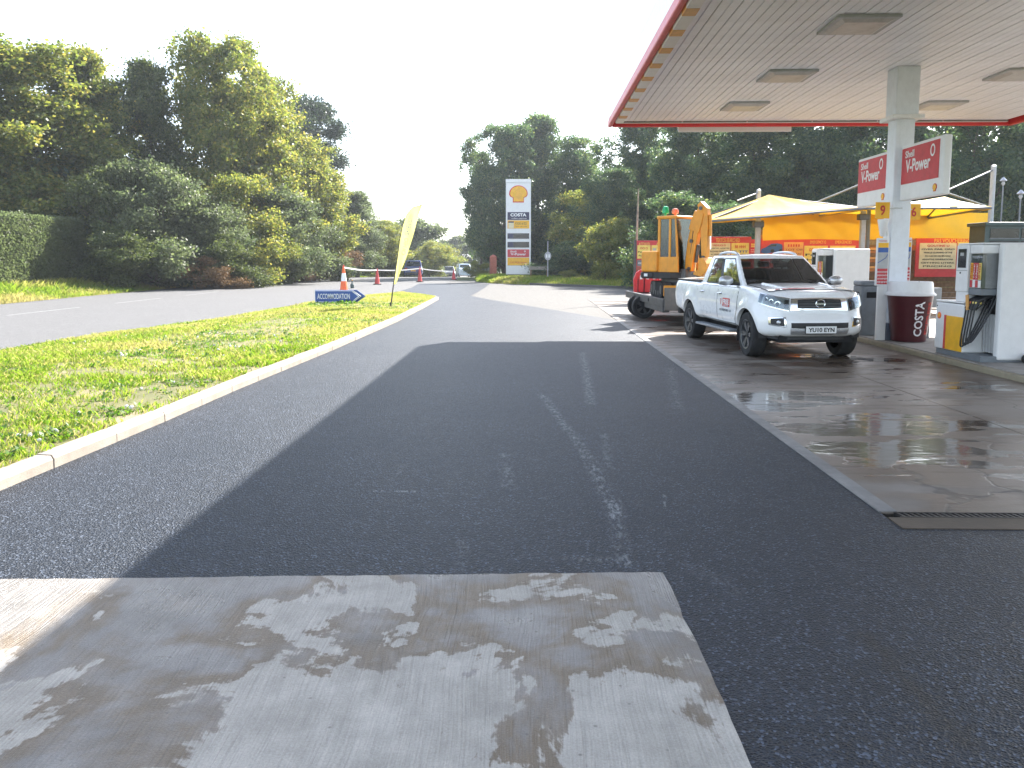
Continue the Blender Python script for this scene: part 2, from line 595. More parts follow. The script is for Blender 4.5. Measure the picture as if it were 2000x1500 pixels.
def mk_asphalt(name, dark, light, tintc, marks=True, cell=95.0, rough=0.62):
    t = NT(name)
    p = t.pos(); xy = t.sep(p)
    cellc = t.vor(p, cell, 'F1', 1)
    cv = t.sep(cellc)[0]
    c = t.ramp(cv, [(0.0, dark), (0.55, tuple((a + b) / 2 for a, b in zip(dark, light))), (0.86, light), (1.0, tuple(min(1, x * (4.0 if marks else 1.8)) for x in light))])
    big = t.noise(p, 0.55, 5, 0.6)
    c = t.mix(t.ramp(big, [(0.35, 0), (0.7, 0.55)]), c, tintc)
    mid = t.noise(p, 5.0, 5, 0.65)
    c = t.mix(t.math('MULTIPLY', t.ramp(mid, [(0.5, 0), (0.75, 1)]), 0.30), c, tuple(x * 1.5 for x in light))
    if marks:
        dust = (0.42, 0.44, 0.46)
        for a, b, w, s in (((1058, 772), (1150, 895), 0.10, 0.8), ((1150, 895), (1205, 1010), 0.12, 0.8), ((1195, 980), (1222, 1105), 0.10, 0.6),
                           ((1138, 690), (1155, 790), 0.13, 0.8), ((1308, 720), (1325, 800), 0.14, 0.5),
                           ((725, 962), (810, 962), 0.05, 1.0), ((810, 964), (920, 968), 0.03, 0.5), ((760, 940), (800, 905), 0.05, 0.35), ((985, 890), (995, 955), 0.10, 0.5),
                           ((1180, 850), (1190, 920), 0.08, 0.5), ((1297, 968), (1299, 996), 0.022, 1.3), ((1120, 1095), (1230, 1100), 0.11, 0.5), ((905, 1060), (900, 1115), 0.07, 0.35),
                           ((1350, 1110), (1440, 1160), 0.12, 0.22)):
            m = seg_mask(t, xy, G(*a), G(*b), w * 0.75, t.map(p, (1, 0.4, 1)), 34.0, 0.47, 0.72)
            c = t.mix(t.math('MULTIPLY', m, s * 0.75, clamp=True), c, dust)
        m = seg_mask(t, xy, G(1690, 1245), G(1890, 1460), 0.075, p, 6.0, 0.25, 0.5)
        c = t.mix(t.math('MULTIPLY', m, 0.85, clamp=True), c, (0.022, 0.020, 0.019))
    h = t.math('ADD', t.vor(p, cell, 'F1', 0), t.math('MULTIPLY', t.noise(p, 1.5, 3, 0.5), 0.6))
    hh = t.math('ADD', h, t.math('MULTIPLY', t.noise(p, cell * 0.4, 3, 0.6), 0.8))
    nm = t.bump(hh, 0.8, 0.010)
    r = t.math('MULTIPLY_ADD', cv, 0.22, rough - 0.12)
    M[name] = t.done(t.bsdf(c, r, 0, nm, spec=0.27))
mk_asphalt('asphalt_new', (0.003, 0.004, 0.007), (0.034, 0.040, 0.051), (0.010, 0.0155, 0.025), cell=90.0, rough=0.56)
mk_asphalt('asphalt_old', (0.09, 0.086, 0.08), (0.165, 0.158, 0.146), (0.13, 0.124, 0.116), marks=False, cell=70.0, rough=0.85)
mk_asphalt('asphalt_road', (0.09, 0.088, 0.088), (0.165, 0.162, 0.16), (0.125, 0.122, 0.12), marks=False, cell=70.0, rough=0.85)

def mk_slab():
    t = NT('concrete_brushed')
    p = t.pos(); xy = t.sep(p)
    wob = t.noise(t.map(p, (0.7, 0.5, 1)), 1.2, 2, 0.5)
    n0 = t.n.new('ShaderNodeVectorMath'); n0.operation = 'ADD'
    t.link(p, n0.inputs[0])
    cmb = t.n.new('ShaderNodeCombineXYZ')
    t.link(t.math('MULTIPLY', wob, 0.22), cmb.inputs[0])
    t.link(cmb.outputs[0], n0.inputs[1])
    q = n0.outputs[0]
    brush = t.noise(t.map(q, (120, 2.2, 1), (0, 0, R(14))), 1.0, 3, 0.6)
    fine = t.noise(p, 110, 3, 0.7)
    ps = t.map(q, (1.15, 0.95, 1), (0, 0, R(22)), (0.35, 0.62, 0))
    n1 = t.noise(ps, 0.95, 8, 0.60, 0.35)
    n1 = t.math('ADD', n1, t.math('MULTIPLY', t.math('SUBTRACT', brush, 0.5), 0.02))
    # damp towards the new asphalt, drier in the middle
    yb = t.math('MULTIPLY', t.math('SUBTRACT', xy[1], 3.05), 0.075)
    n1 = t.math('SUBTRACT', n1, yb)
    dry = t.ramp(n1, [(0.505, 0), (0.520, 1)])
    rim = t.ramp(n1, [(0.43, 0), (0.49, 1), (0.512, 1), (0.525, 0)])
    wet = t.ramp(n1, [(0.34, 1), (0.43, 0)])
    cdry = t.ramp(t.noise(p, 3.0, 6, 0.65), [(0.3, (0.34, 0.31, 0.265)), (0.7, (0.48, 0.44, 0.385))])
    cdamp = t.ramp(t.noise(p, 2.2, 5, 0.6), [(0.3, (0.175, 0.157, 0.140)), (0.7, (0.27, 0.245, 0.222))])
    c = t.mix(dry, cdamp, cdry)
    stain = t.math('MULTIPLY', rim, t.ramp(t.noise(p, 1.9, 5, 0.6), [(0.36, 0), (0.52, 1)]))
    c = t.mix(t.math('MULTIPLY', stain, 0.9), c, (0.16, 0.115, 0.07))
    lum = t.math('MULTIPLY_ADD', t.ramp(brush, [(0.3, 0), (0.7, 1)]), 0.26, 0.86)
    lum = t.math('MULTIPLY', lum, t.math('MULTIPLY_ADD', fine, 0.7, 0.65))
    lum = t.math('MULTIPLY', lum, t.math('MULTIPLY_ADD', t.noise(p, 7.0, 6, 0.7), 0.6, 0.70))
    c = t.mix(1.0, c, lum, 'MULTIPLY')
    pits = t.ramp(t.vor(p, 9, 'F1', 0), [(0.04, 1), (0.08, 0)])
    c = t.mix(t.math('MULTIPLY', pits, 0.5), c, (0.08, 0.07, 0.06))
    r = t.math('ADD', t.math('MULTIPLY_ADD', dry, 0.40, 0.40), t.math('MULTIPLY', wet, -0.26))
    hh = t.math('ADD', t.math('MULTIPLY', brush, 1.0), t.math('MULTIPLY', fine, 0.35))
    nm = t.bump(hh, 0.85, 0.012)
    M['concrete_brushed'] = t.done(t.bsdf(c, r, 0, nm))
mk_slab()

def mk_forecourt():
    t = NT('concrete_forecourt')
    p = t.pos(); xy = t.sep(p)
    ps = t.map(p, (0.55, 1.0, 1), (0, 0, R(8)))
    n1 = t.noise(ps, 0.85, 7, 0.58, 0.5)
    # the hollow by the drain keeps the water: wetness by place
    def blob(cx, cy, rx, ry, s):
        a = t.math('DIVIDE', t.math('SUBTRACT', xy[0], cx), rx); b = t.math('DIVIDE', t.math('SUBTRACT', xy[1], cy), ry)
        d = t.math('ADD', t.math('MULTIPLY', a, a), t.math('MULTIPLY', b, b))
        return t.math('MULTIPLY', t.math('SUBTRACT', 1.0, d, clamp=True), s)
    w = t.math('ADD', blob(5.4, 6.9, 3.6, 2.4, 0.13), blob(6.0, 12.0, 2.4, 2.2, 0.10))
    w = t.math('ADD', w, blob(3.6, 9.0, 1.8, 3.4, 0.10))
    strk = t.noise(t.map(p, (0.5, 2.6, 1), (0, 0, R(6))), 1.6, 4, 0.55, 0.6)
    w = t.math('ADD', w, t.math('MULTIPLY', t.math('SUBTRACT', strk, 0.5), 0.62))
    nw = t.math('ADD', n1, w)
    damp = t.ramp(nw, [(0.44, 0), (0.54, 1)])
    pud = t.ramp(nw, [(0.645, 0), (0.665, 1)])
    cdry = t.ramp(t.noise(p, 1.1, 6, 0.65), [(0.3, (0.150, 0.125, 0.102)), (0.7, (0.235, 0.203, 0.172))])
    cdamp = t.ramp(t.noise(p, 1.4, 6, 0.6), [(0.3, (0.075, 0.053, 0.038)), (0.7, (0.135, 0.100, 0.074))])
    c = t.mix(damp, cdry, cdamp)
    oil = t.ramp(t.noise(t.map(p, (1, 1, 1), (0, 0, 0), (7.3, 1.1, 0)), 1.3, 6, 0.7), [(0.58, 0), (0.72, 1)])
    c = t.mix(t.math('MULTIPLY', oil, 0.6), c, (0.05, 0.045, 0.04))
    cw = t.noise(p, 2.2, 3, 0.6)
    crk_v = t.n.new('ShaderNodeVectorMath'); crk_v.operation = 'ADD'
    cm = t.n.new('ShaderNodeCombineXYZ')
    t.link(t.math('MULTIPLY', cw, 0.6), cm.inputs[0]); t.link(t.math('MULTIPLY', t.noise(p, 1.7, 3, 0.6), 0.5), cm.inputs[1])
    t.link(p, crk_v.inputs[0]); t.link(cm.outputs[0], crk_v.inputs[1])
    crk = t.ramp(t.vor(crk_v.outputs[0], 0.55, 'DISTANCE_TO_EDGE', 0), [(0.004, 1), (0.012, 0)])
    c = t.mix(t.math('MULTIPLY', crk, 0.55), c, (0.045, 0.04, 0.035))
    r = t.math('SUBTRACT', 0.72, t.math('ADD', t.math('MULTIPLY', damp, 0.34), t.math('MULTIPLY', pud, 0.29)), clamp=True)
    hgt = t.math('MULTIPLY', t.math('ADD', t.noise(p, 45, 4, 0.6), t.math('MULTIPLY', crk, -1.5)), t.math('SUBTRACT', 1.0, pud))
    rip = t.math('MULTIPLY', t.noise(t.map(p, (1, 1.6, 1)), 5.0, 2, 0.5), t.math('MULTIPLY', pud, 1.6))
    nm = t.bump(t.math('ADD', hgt, rip), 0.28, 0.006)
    M['concrete_forecourt'] = t.done(t.bsdf(c, r, 0, nm, spec=0.6))
mk_forecourt()

def mk_kerb():
    t = NT('kerb_concrete')
    p = t.pos()
    c = t.ramp(t.noise(p, 2.5, 6, 0.7), [(0.3, (0.27, 0.23, 0.19)), (0.7, (0.39, 0.34, 0.285))])
    f = t.noise(p, 70, 4, 0.6)
    c = t.mix(t.math('MULTIPLY', t.ramp(f, [(0.25, 1), (0.45, 0)]), 0.5), c, (0.22, 0.18, 0.13))
    d = t.ramp(t.noise(t.map(p, (1, 1, 4)), 1.7, 6, 0.7), [(0.56, 0), (0.75, 1)])
    c = t.mix(t.math('MULTIPLY', d, 0.45), c, (0.20, 0.17, 0.12))
    M['kerb_concrete'] = t.done(t.bsdf(c, 0.85, 0, t.bump(f, 0.35, 0.006)))
mk_kerb()

def mk_soil():
    t = NT('soil')
    p = t.pos()
    c = t.ramp(t.noise(p, 1.1, 6, 0.65), [(0.32, (0.085, 0.10, 0.03)), (0.52, (0.17, 0.155, 0.065)), (0.66, (0.33, 0.26, 0.17))])
    f = t.noise(p, 40, 5, 0.7)
    c = t.mix(t.math('MULTIPLY', f, 0.5), c, (0.16, 0.14, 0.06))
    M['soil'] = t.done(t.bsdf(c, 0.95, 0, t.bump(f, 0.8, 0.02)))
    t = NT('field')
    p = t.pos()
    c = t.ramp(t.noise(p, 0.15, 6, 0.65), [(0.3, (0.045, 0.070, 0.018)), (0.7, (0.095, 0.115, 0.030))])
    M['field'] = t.done(t.bsdf(c, 0.95, 0, t.bump(t.noise(p, 8, 5, 0.7), 0.8, 0.05)))
mk_soil()

def sheet(name, rows, z, mat, kind='structure'):
    """rows: list of (left xy, right xy) going away; follows the dip of the ground"""
    m = MB()
    g = []
    for (lx, ly), (rx, ry) in rows:
        g.append([(lx + (rx - lx) * k / 6, ly + (ry - ly) * k / 6, z + dip(ly + (ry - ly) * k / 6)) for k in range(7)])
    m.grid(g)
    o = m.build(name, mat, kind=kind)
    return o

# ground to the horizon
m = MB()
ys = [-120, -40, 0, 30, 50, 60, 66, 72, 80, 88, 96, 104, 112, 120, 126, 140, 200, 320, 600, 1200, 2400]
m.grid([[(x, y, -0.02 + dip(y)) for x in (-1600, -500, -200, -80, -30, 0, 30, 80, 200, 500, 1600)] for y in ys])
m.build('ground', 'field', kind='structure')

def interp(pts, y):
    xs = [p[1] for p in pts]
    return float(np.interp(y, xs, [p[0] for p in pts]))
ROAD_L = [(-19.1, -30), (-19.1, 29), (-19.6, 45), (-19.7, 70), (-18.8, 90), (-15.5, 120), (-9.5, 155), (0.0, 190), (12, 220)]
ROAD_R = [(-10.6, -30), (-9.6, 14.5), (-9.55, 17.2), (-9.0, 19.1), (-8.35, 23.2), (-8.0, 31), (-6.2, 39.4), (-5.2, 46), (-4.4, 56), (-4.6, 66), (-5.6, 80), (-6.2, 95), (-4.5, 120), (1.5, 155), (11, 190), (23, 220)]
yy = [-30, -10, 5, 14.5, 17, 19, 21, 23, 27, 31, 35, 39.4, 43, 46, 51, 56, 61, 66, 73, 80, 87, 95, 103, 111, 120, 130, 142, 155, 172, 190, 205, 220]
sheet('road', [((interp(ROAD_L, y), y), (interp(ROAD_R, y), y)) for y in yy], 0.004, 'asphalt_road')

# worn centre line dashes of the road
ml = thing('road_marking', '', '')
del ml['label']; del ml['category']
ml['kind'] = 'structure'
t = NT('road_paint')
pp = t.pos()
wear = t.ramp(t.noise(pp, 9, 6, 0.7), [(0.42, 0), (0.58, 1)])
M['road_paint'] = t.done(t.bsdf(t.mix(wear, (0.17, 0.17, 0.165), (0.30, 0.30, 0.29)), 0.8))
for k in range(12):
    y0 = 17 + k * 6.5
    mb = MB()
    rows = []
    for j in range(5):
        y = y0 + j * 1.0
        xc = -15.2 + 0.0 * y if y < 70 else -15.2 + (y - 70) * 0.06
        rows.append([(xc - 0.06, y, 0.009 + dip(y)), (xc + 0.06, y, 0.009 + dip(y))])
    mb.grid(rows)
    mb.build('dash', 'road_paint', ml)

# old apron between drive, wash bay and totem sign
sheet('apron', [((-4.6, 31), (45, 31)), ((-4.6, 36), (45, 36)), ((-4.5, 40), (45, 40)), ((-4.5, 46), (45, 46)), ((-4.4, 56), (45, 56)), ((-4.5, 62), (45, 62))], 0.004, 'asphalt_old')
sheet('apron_near', [((-3.2, 15.0), (45, 15.0)), ((-3.2, 20), (45, 20)), ((-3.2, 26), (45, 26)), ((-4.6, 31), (45, 31))], 0.004, 'asphalt_old')

# new asphalt of the drive
KERB = [(-4.02, -6), (-3.95, 0.0), (-3.75, 5.67), (-3.69, 6.68), (-3.63, 7.8), (-3.56, 10.24), (-3.34, 14.31), (-3.10, 20.78), (-3.04, 27.0), (-3.06, 32.6)]
EDGE = lambda y: FU(2.335, y)[0]
m = MB()
rows = []
for y in (-6, -2, 0, 2, 4.0, 4.86):
    rows.append([(interp(KERB, y), y, 0.010), (22.0, y, 0.010)])
m.grid(rows)
rows = []
for y in (4.86, 6, 8, 10, 12, 14, 16, 18, 20, 21.7):
    rows.append([(interp(KERB, y), y, 0.010), (EDGE(y), y, 0.010)])
m.grid(rows)
rows = []
for y, xl, xr in ((21.7, interp(KERB, 21.7), EDGE(21.7)), (26, interp(KERB, 26), 1.4), (32.6, -3.06, -0.9), (36, -4.6, -1.9), (40, -5.9, -1.75), (46, -5.9, -1.6), (54, -6.4, -1.5)):
    rows.append([(xl, y, 0.010), (xr, y, 0.010)])
m.grid(rows)
m.build('driveway', 'asphalt_new', kind='structure', weld=True)

# brushed concrete slab in the foreground
rnd = random.Random(3)
pts = []
for y in np.linspace(-3.0, 4.02, 60):
    pts.append((0.80 + 0.01 * (y - 2.5) + rnd.uniform(-0.008, 0.008) * (1 if y > 0 else 0.3), y))
pts[-1] = (0.812, 4.072)
for x in np.linspace(0.74, -3.9, 50):
    pts.append((x, 4.045 + (x + 0.5) * 0.028 + rnd.uniform(-0.006, 0.006)))
pts.append((-3.93, -3.0))
m = MB(); m.prism(pts, -0.05, 0.018, 'z')
m.build('concrete_slab', 'concrete_brushed', kind='structure')

# forecourt of cast slabs
fc = thing('forecourt', '', '')
del fc['label']; del fc['category']
fc['kind'] = 'structure'
fc.rotation_euler.z = FA
us = [2.345, 4.75, 7.2, 10.4, 13.6, 16.8, 20.0, 23.2, 26.4]
vs = [5.16, 9.05, 13.0, 17.0, 21.0, 25.0, 29.0, 33.0]
for i in range(len(us) - 1):
    for j in range(len(vs) - 1):
        mb = MB()
        e = 0.007
        mb.box((us[i] + (e if i else 0), vs[j] + (e if j else 0), -0.06), (us[i + 1] - e, vs[j + 1] - e, 0.014))
        mb.build('slab', 'concrete_forecourt', fc)
mb = MB(); mb.box((2.345, 5.16, -0.05), (26.4, 33.0, 0.002)); mb.build('joint_bed', 'gap_black', fc)
# pale border strip along the asphalt
t = NT('border_concrete')
pp = t.pos()
M['border_concrete'] = t.done(t.bsdf(t.ramp(t.noise(pp, 3, 6, 0.7), [(0.3, (0.13, 0.125, 0.12)), (0.7, (0.26, 0.25, 0.235))]), 0.6, 0, t.bump(t.noise(pp, 50, 4, 0.6), 0.4, 0.005)))
for j in range(9):
    mb = MB(); mb.box((2.33, 5.17 + j * 1.8, -0.03), (2.45, 5.17 + (j + 1) * 1.8 - 0.008, 0.020))
    mb.build('border_strip', 'border_concrete', fc, bevel=0.004)

# slotted drain along the near end of the forecourt
dr = thing('drain_channel', 'slotted cast iron drain across the near edge of the wet forecourt', 'drain', rotz=FA)
mb = MB()
mb.box((2.335, 4.84, -0.04), (14.0, 5.05, 0.016))
t = NT('drain_concrete')
pp = t.pos()
M['drain_concrete'] = t.done(t.bsdf(t.ramp(t.noise(pp, 2, 6, 0.7), [(0.3, (0.05, 0.037, 0.026)), (0.7, (0.105, 0.078, 0.053))]), 0.7, 0, t.bump(t.noise(pp, 50, 4, 0.6), 0.4, 0.005)))
mb.build('surround', 'drain_concrete', dr)
mb = MB(); mb.box((2.335, 5.05, -0.10), (14.0, 5.16, -0.03)); mb.build('trough', 'gap_black', dr)
mb = MB()
mb.box((2.42, 5.052, -0.03), (14.0, 5.062, 0.018)); mb.box((2.42, 5.147, -0.03), (14.0, 5.157, 0.018))
mb.build('edge_rail', 'cast_iron', dr)
mb = MB(); mb.box((-0.009, -0.043, -0.02), (0.009, 0.043, 0.0)); b0 = None
for k in range(90):
    x = 2.45 + k * 0.042
    if b0 is None:
        b0 = mb.build('grate_bar', 'cast_iron', dr); b0.location = (x, 5.1045, 0.015); b0.rotation_euler.z = 0.25
    else:
        share(b0, 'grate_bar', dr, (x, 5.1045, 0.015), (0, 0, 0.25))

# kerb of the grass strip: single stones
kr = thing('kerb', '', '')
del kr['label']; del kr['category']
kr['kind'] = 'structure'
prof = [(0, -0.1), (0, 0.085), (-0.018, 0.118), (-0.145, 0.122), (-0.145, -0.1)]
kst = None
ky = -2.0
kn = 0
while ky < 32.0:
    L = 0.914
    x0 = interp(KERB, ky); x1 = interp(KERB, ky + L)
    a = math.atan2(-(x1 - x0), L)
    if kst is None:
        mb = MB(); mb.prism(prof, 0.0, L - 0.005, 'y')
        kst = mb.build('kerb_stone', 'kerb_concrete', kr, bevel=0.006)
        o = kst
    else:
        o = share(kst, 'kerb_stone', kr)
    o.location = (x0 + rnd.uniform(-.003, .003), ky, rnd.uniform(-.004, .003)); o.rotation_euler.z = a
    ky += L; kn += 1

# grass strip between drive and road
def strip_left(y):
    return float(np.interp(y, [-6, 5, 14.5, 17.2, 19.1, 23.2, 31, 36, 39.5], [-10.0, -9.8, -9.45, -9.45, -8.9, -8.25, -7.9, -6.6, -5.6]))
def strip_right(y):
    return float(np.interp(y, [p[1] for p in KERB] + [36, 39.5], [p[0] - 0.13 for p in KERB] + [-4.3, -5.5]))
def strip_z(x, y):
    l, r = strip_left(y), strip_right(y)
    k = (x - l) / max(r - l, 0.05)
    k = min(max(k, 0), 1)
    fade = 1.0 if y < 33 else max(0.1, 1 - (y - 33) / 6.5)
    return (0.008 + (0.105 * min(1, k * 2.6) + 0.05 * math.sin(math.pi * k)) * fade)
m = MB()
rows = []
for y in list(np.arange(-6, 33, 0.6)) + [33, 34, 35, 36, 37, 38, 39, 39.5]:
    l, r = strip_left(y), strip_right(y)
    rows.append([(l + (r - l) * k / 22, y, strip_z(l + (r - l) * k / 22, y) + 0.03 * (float(fbm(np.array([(l + (r - l) * k / 22) * 1.3 + 50]), np.array([y * 1.3 + 50]))[0]) - .5) * (1 if 1 < k < 21 else 0)) for k in range(23)])
m.grid(rows)
m.build('grass_strip', 'soil', kind='structure', smooth=True)

def blades(name, xs, ys, zs, hs, ws, tint, label, cat, mat='grass_blade', seed=1, lean=0.5):
    g = np.random.default_rng(seed)
    n = len(xs)
    a = g.random(n) * 2 * np.pi
    l = g.random(n) * lean * hs
    la = g.random(n) * 2 * np.pi
    V = np.empty((n, 4, 3))
    c, s = np.cos(a), np.sin(a)
    V[:, 0] = np.stack([xs - c * ws / 2, ys - s * ws / 2, zs - 0.01], 1)
    V[:, 1] = np.stack([xs + c * ws / 2, ys + s * ws / 2, zs - 0.01], 1)
    mx, my = xs + np.cos(la) * l * 0.35, ys + np.sin(la) * l * 0.35
    V[:, 2] = np.stack([mx + c * ws * 0.35, my + s * ws * 0.35, zs + hs * 0.6], 1)
    V[:, 3] = np.stack([xs + np.cos(la) * l, ys + np.sin(la) * l, zs + hs], 1)
    F = np.arange(n * 4).reshape(n, 4)
    # quad 0,1,2,3 : a tapering bent blade
    me = np_mesh(name, V.reshape(-1, 3), F, np.repeat(np.clip(tint, 0, 1), 4))
    o = link_mesh(name, me, mat)
    o['kind'] = 'stuff'
    if label:
        o['label'] = label; o['category'] = cat
    return o

g = np.random.default_rng(11)
N = 420000
yv = 3.5 + 36 * g.random(N) ** 1.9
lv = np.array([0.0])
L_ = np.interp(yv, [-6, 5, 14.5, 17.2, 19.1, 23.2, 31, 36, 39.5], [-10.0, -9.8, -9.45, -9.45, -8.9, -8.25, -7.9, -6.6, -5.6])
R_ = np.interp(yv, [p[1] for p in KERB] + [36, 39.5], [p[0] - 0.13 for p in KERB] + [-4.3, -5.5])
k = g.random(N)
xv = L_ + (R_ - L_) * k
dens = fbm(xv * 0.55 + 9, yv * 0.55 + 3)
patch = fbm(xv * 1.7 + 40, yv * 1.7 + 2)
edge = np.clip(np.minimum(k * (R_ - L_) / 0.9, 1) * 1.0, 0.05, 1)
bare = np.clip((patch - 0.54) / 0.10, 0, 1) * np.clip((19 - yv) / 7, 0.25, 1)
keep = (g.random(N) < edge * np.clip(0.38 + (dens - 0.38) * 2.4, 0.14, 1) * (1 - 0.9 * bare)) & (-xv < yv * 0.70 + 1.2)
xv, yv, k, L_, R_, dens, patch = [q[keep] for q in (xv, yv, k, L_, R_, dens, patch)]
fade = np.where(yv < 33, 1.0, np.clip(1 - (yv - 33) / 6.5, 0.1, 1))
zv = 0.008 + (0.105 * np.minimum(1, k * 2.6) + 0.05 * np.sin(np.pi * k)) * fade
h = (0.025 + 0.055 * g.random(len(xv))) * (0.7 + 0.9 * np.clip(dens - 0.3, 0, 1))
tn = 0.30 + 0.5 * g.random(len(xv)) + (fbm(xv * 0.8 + 3, yv * 0.8 + 77) - 0.5) * 0.9 + np.clip((yv - 12) / 60, 0, .25)
tn = np.where(g.random(len(xv)) < 0.15, 1.0, tn)
blades('grass', xv, yv, zv, h, 0.005 + 0.0006 * yv, tn, 'short bright green grass on the strip between drive and road', 'grass', seed=3, lean=1.1)
print('grass blades', len(xv))

# broad leaved weeds in the strip: small rosettes, too many to count
def rosettes(name, n, sampler, seed, mat, label, cat, rmin, rmax, leafs=9):
    g = np.random.default_rng(seed)
    V = []; T = []
    for _ in range(n):
        x, y, z = sampler(g)
        r = g.uniform(rmin, rmax)
        nl = int(leafs * g.uniform(0.7, 1.4))
        tb = g.random()
        for q in range(nl):
            a = g.random() * 6.283; e = g.uniform(0.15, 1.1)
            ll = r * g.uniform(0.6, 1.2); w = ll * g.uniform(0.28, 0.5)
            d = np.array([math.cos(a) * math.cos(e), math.sin(a) * math.cos(e), math.sin(e)])
            sd = np.array([-math.sin(a), math.cos(a), 0]) * w / 2
            b = np.array([x, y, z]) + d * ll * 0.15 + np.array([g.normal(0, r * .3), g.normal(0, r * .3), 0])
            V += [b, b + d * ll * 0.5 + sd, b + d * ll - np.array([0, 0, ll * 0.2]), b + d * ll * 0.5 - sd]
            T += [min(1, max(0, 0.6 * tb + 0.4 * g.random()))] * 4
    V = np.array(V); F = np.arange(len(V)).reshape(-1, 4)
    o = link_mesh(name, np_mesh(name, V, F, np.array(T)), mat)
    o['kind'] = 'stuff'; o['label'] = label; o['category'] = cat
    return o
def strip_pt(g):
    while True:
        y = 4.0 + 26 * g.random() ** 2.2
        l, r = strip_left(y), strip_right(y)
        kk = 0.12 + 0.86 * g.random()
        x = l + (r - l) * kk
        if -x > y * 0.70 + 1: continue
        if float(fbm(np.array([x * 0.7 + 21]), np.array([y * 0.7 + 8]))[0]) < 0.50 and g.random() < 0.8: continue
        return x, y, strip_z(x, y)
rosettes('weeds', 3600, strip_pt, 5, 'weed_leaf', 'low leafy weeds growing through the grass strip by the kerb', 'weeds', 0.025, 0.085)
# pale stones and dry flower heads lying in the grass
t = MB()
gg = random.Random(8)
gn = np.random.default_rng(4)
for _ in range(170):
    x, y, z = strip_pt(gn)
    if y > 16: continue
    s = gg.uniform(0.008, 0.026)
    mt = Matrix.Translation((x, y, z + s * 0.8 + 0.02)) @ Euler((gg.random() * 3, gg.random() * 3, 0)).to_matrix().to_4x4() @ Matrix.Diagonal((s * gg.uniform(.7, 1.5), s, s * 0.7, 1))
    t.lathe([(0.05, -1), (0.8, -0.5), (1, 0.1), (0.6, 0.8), (0.05, 1)], 6, mt)
o = t.build('pebbles', 'stone_white', smooth=True, kind='stuff'); o['label'] = 'pale pebbles scattered in the grass strip'; o['category'] = 'pebbles'

# far verge of the road and the verge round the totem sign
m = MB(); rows = []
def lvx(y): return interp(ROAD_L, y)
for y in (-20, 0, 15, 25, 35, 45, 55, 65, 75, 85, 95, 105, 120, 140, 160, 190, 220):
    e = lvx(y)
    rows.append([(e - w_, y, 0.01 + z_ + dip(y)) for w_, z_ in ((0.0, 0), (0.5, 0.03), (2.0, 0.12), (5, 0.25), (12, 0.4), (40, 0.5))])
m.grid(rows)
m.build('road_verge', 'soil', kind='structure', smooth=True)
N = 95000
yv = 18 + 105 * g.random(N) ** 1.5
e = np.interp(yv, [p[1] for p in ROAD_L], [p[0] for p in ROAD_L])
w_ = 6.5 * g.random(N) ** 1.1
xv = e - 0.05 - w_
zv = 0.01 + np.interp(w_, [0, .5, 2, 5, 12], [0, .03, .12, .25, .4]) + np.array([dip(q) for q in yv])
h = (0.08 + 0.30 * np.clip(w_ / 3, 0.1, 1)) * (0.5 + g.random(N)) * (0.6 + 0.8 * fbm(xv * .5, yv * .5))
tn = 0.25 + 0.4 * g.random(N) + (fbm(xv * .35 + 8, yv * .35) - 0.45) * 1.4 + np.where(w_ < 1.2, 0.22, 0)
blades('verge_grass', xv, yv, zv, h, 0.012 + 0.0006 * yv, tn, 'long rough grass of the verge below the hedge and trees', 'grass', seed=6, lean=0.9)

VERGE = [(-3.0, 63), (-2.6, 58.0), (-1.6, 55.0), (0.3, 52.4), (3.0, 49.2), (7.0, 44.6), (14, 41.5), (24, 40.5), (40, 40)]
m = MB()
rows = []
for (x, y) in VERGE:
    rows.append([(x, y, 0.006), (x + 0.1, y + 0.35, 0.13), (x + 0.4, y + 3, 0.18), (x * 1.05 + 0.5, y + 14, 0.25 + dip(y + 14) * .8), (x * 1.1, y + 60, 0.3 + dip(y + 60)), (x * 1.3 + 4, y + 130, 0.3 + dip(y + 130))])
m.grid(rows)
m.build('corner_verge', 'soil', kind='structure', smooth=True)
N = 42000
kx = g.random(N)
vx = np.interp(kx * 8, range(9), [p[0] for p in VERGE]); vy = np.interp(kx * 8, range(9), [p[1] for p in VERGE])
dd = 9 * g.random(N) ** 1.4
xv = vx + dd * 0.12; yv = vy + dd
zv = 0.01 + np.interp(dd, [0, .35, 3, 14], [0, .12, .17, .24])
h = (0.10 + 0.22 * g.random(N)) * (0.35 + 0.8 * np.clip(dd / 2, 0, 1))
tn = 0.25 + 0.45 * g.random(N) + (fbm(xv * .5 + 8, yv * .5) - 0.45) * 1.2
blades('corner_grass', xv, yv, zv, h, 0.04, tn, 'rough grass around the foot of the tall price sign', 'grass', seed=9, lean=0.8)
# dark kerb in front of the corner verge
kr2 = thing('verge_kerb', '', '')
del kr2['label']; del kr2['category']
kr2['kind'] = 'structure'
P('kerb_dark', (0.10, 0.098, 0.095), 0.85, dirt=0.3)
pv = [(1.2, 51.2), (3.0, 49.0), (7.0, 44.4), (14, 41.3), (24, 40.3)]
for i in range(len(pv) - 1):
    (xa, ya), (xb, yb) = pv[i], pv[i + 1]
    L = math.hypot(xb - xa, yb - ya); n = int(L / 0.92)
    for q in range(n):
        mb = MB(); mb.box((0, -0.07, -0.05), (L / n - 0.01, 0.07, 0.14))
        o = mb.build('kerb_stone', 'kerb_dark', kr2)
        o.location = (xa + (xb - xa) * q / n, ya + (yb - ya) * q / n, 0); o.rotation_euler.z = math.atan2(yb - ya, xb - xa)
# ================================================================== TREES
def unit(g, n):
    v = g.normal(size=(n, 3))
    return v / np.linalg.norm(v, axis=1, keepdims=True)

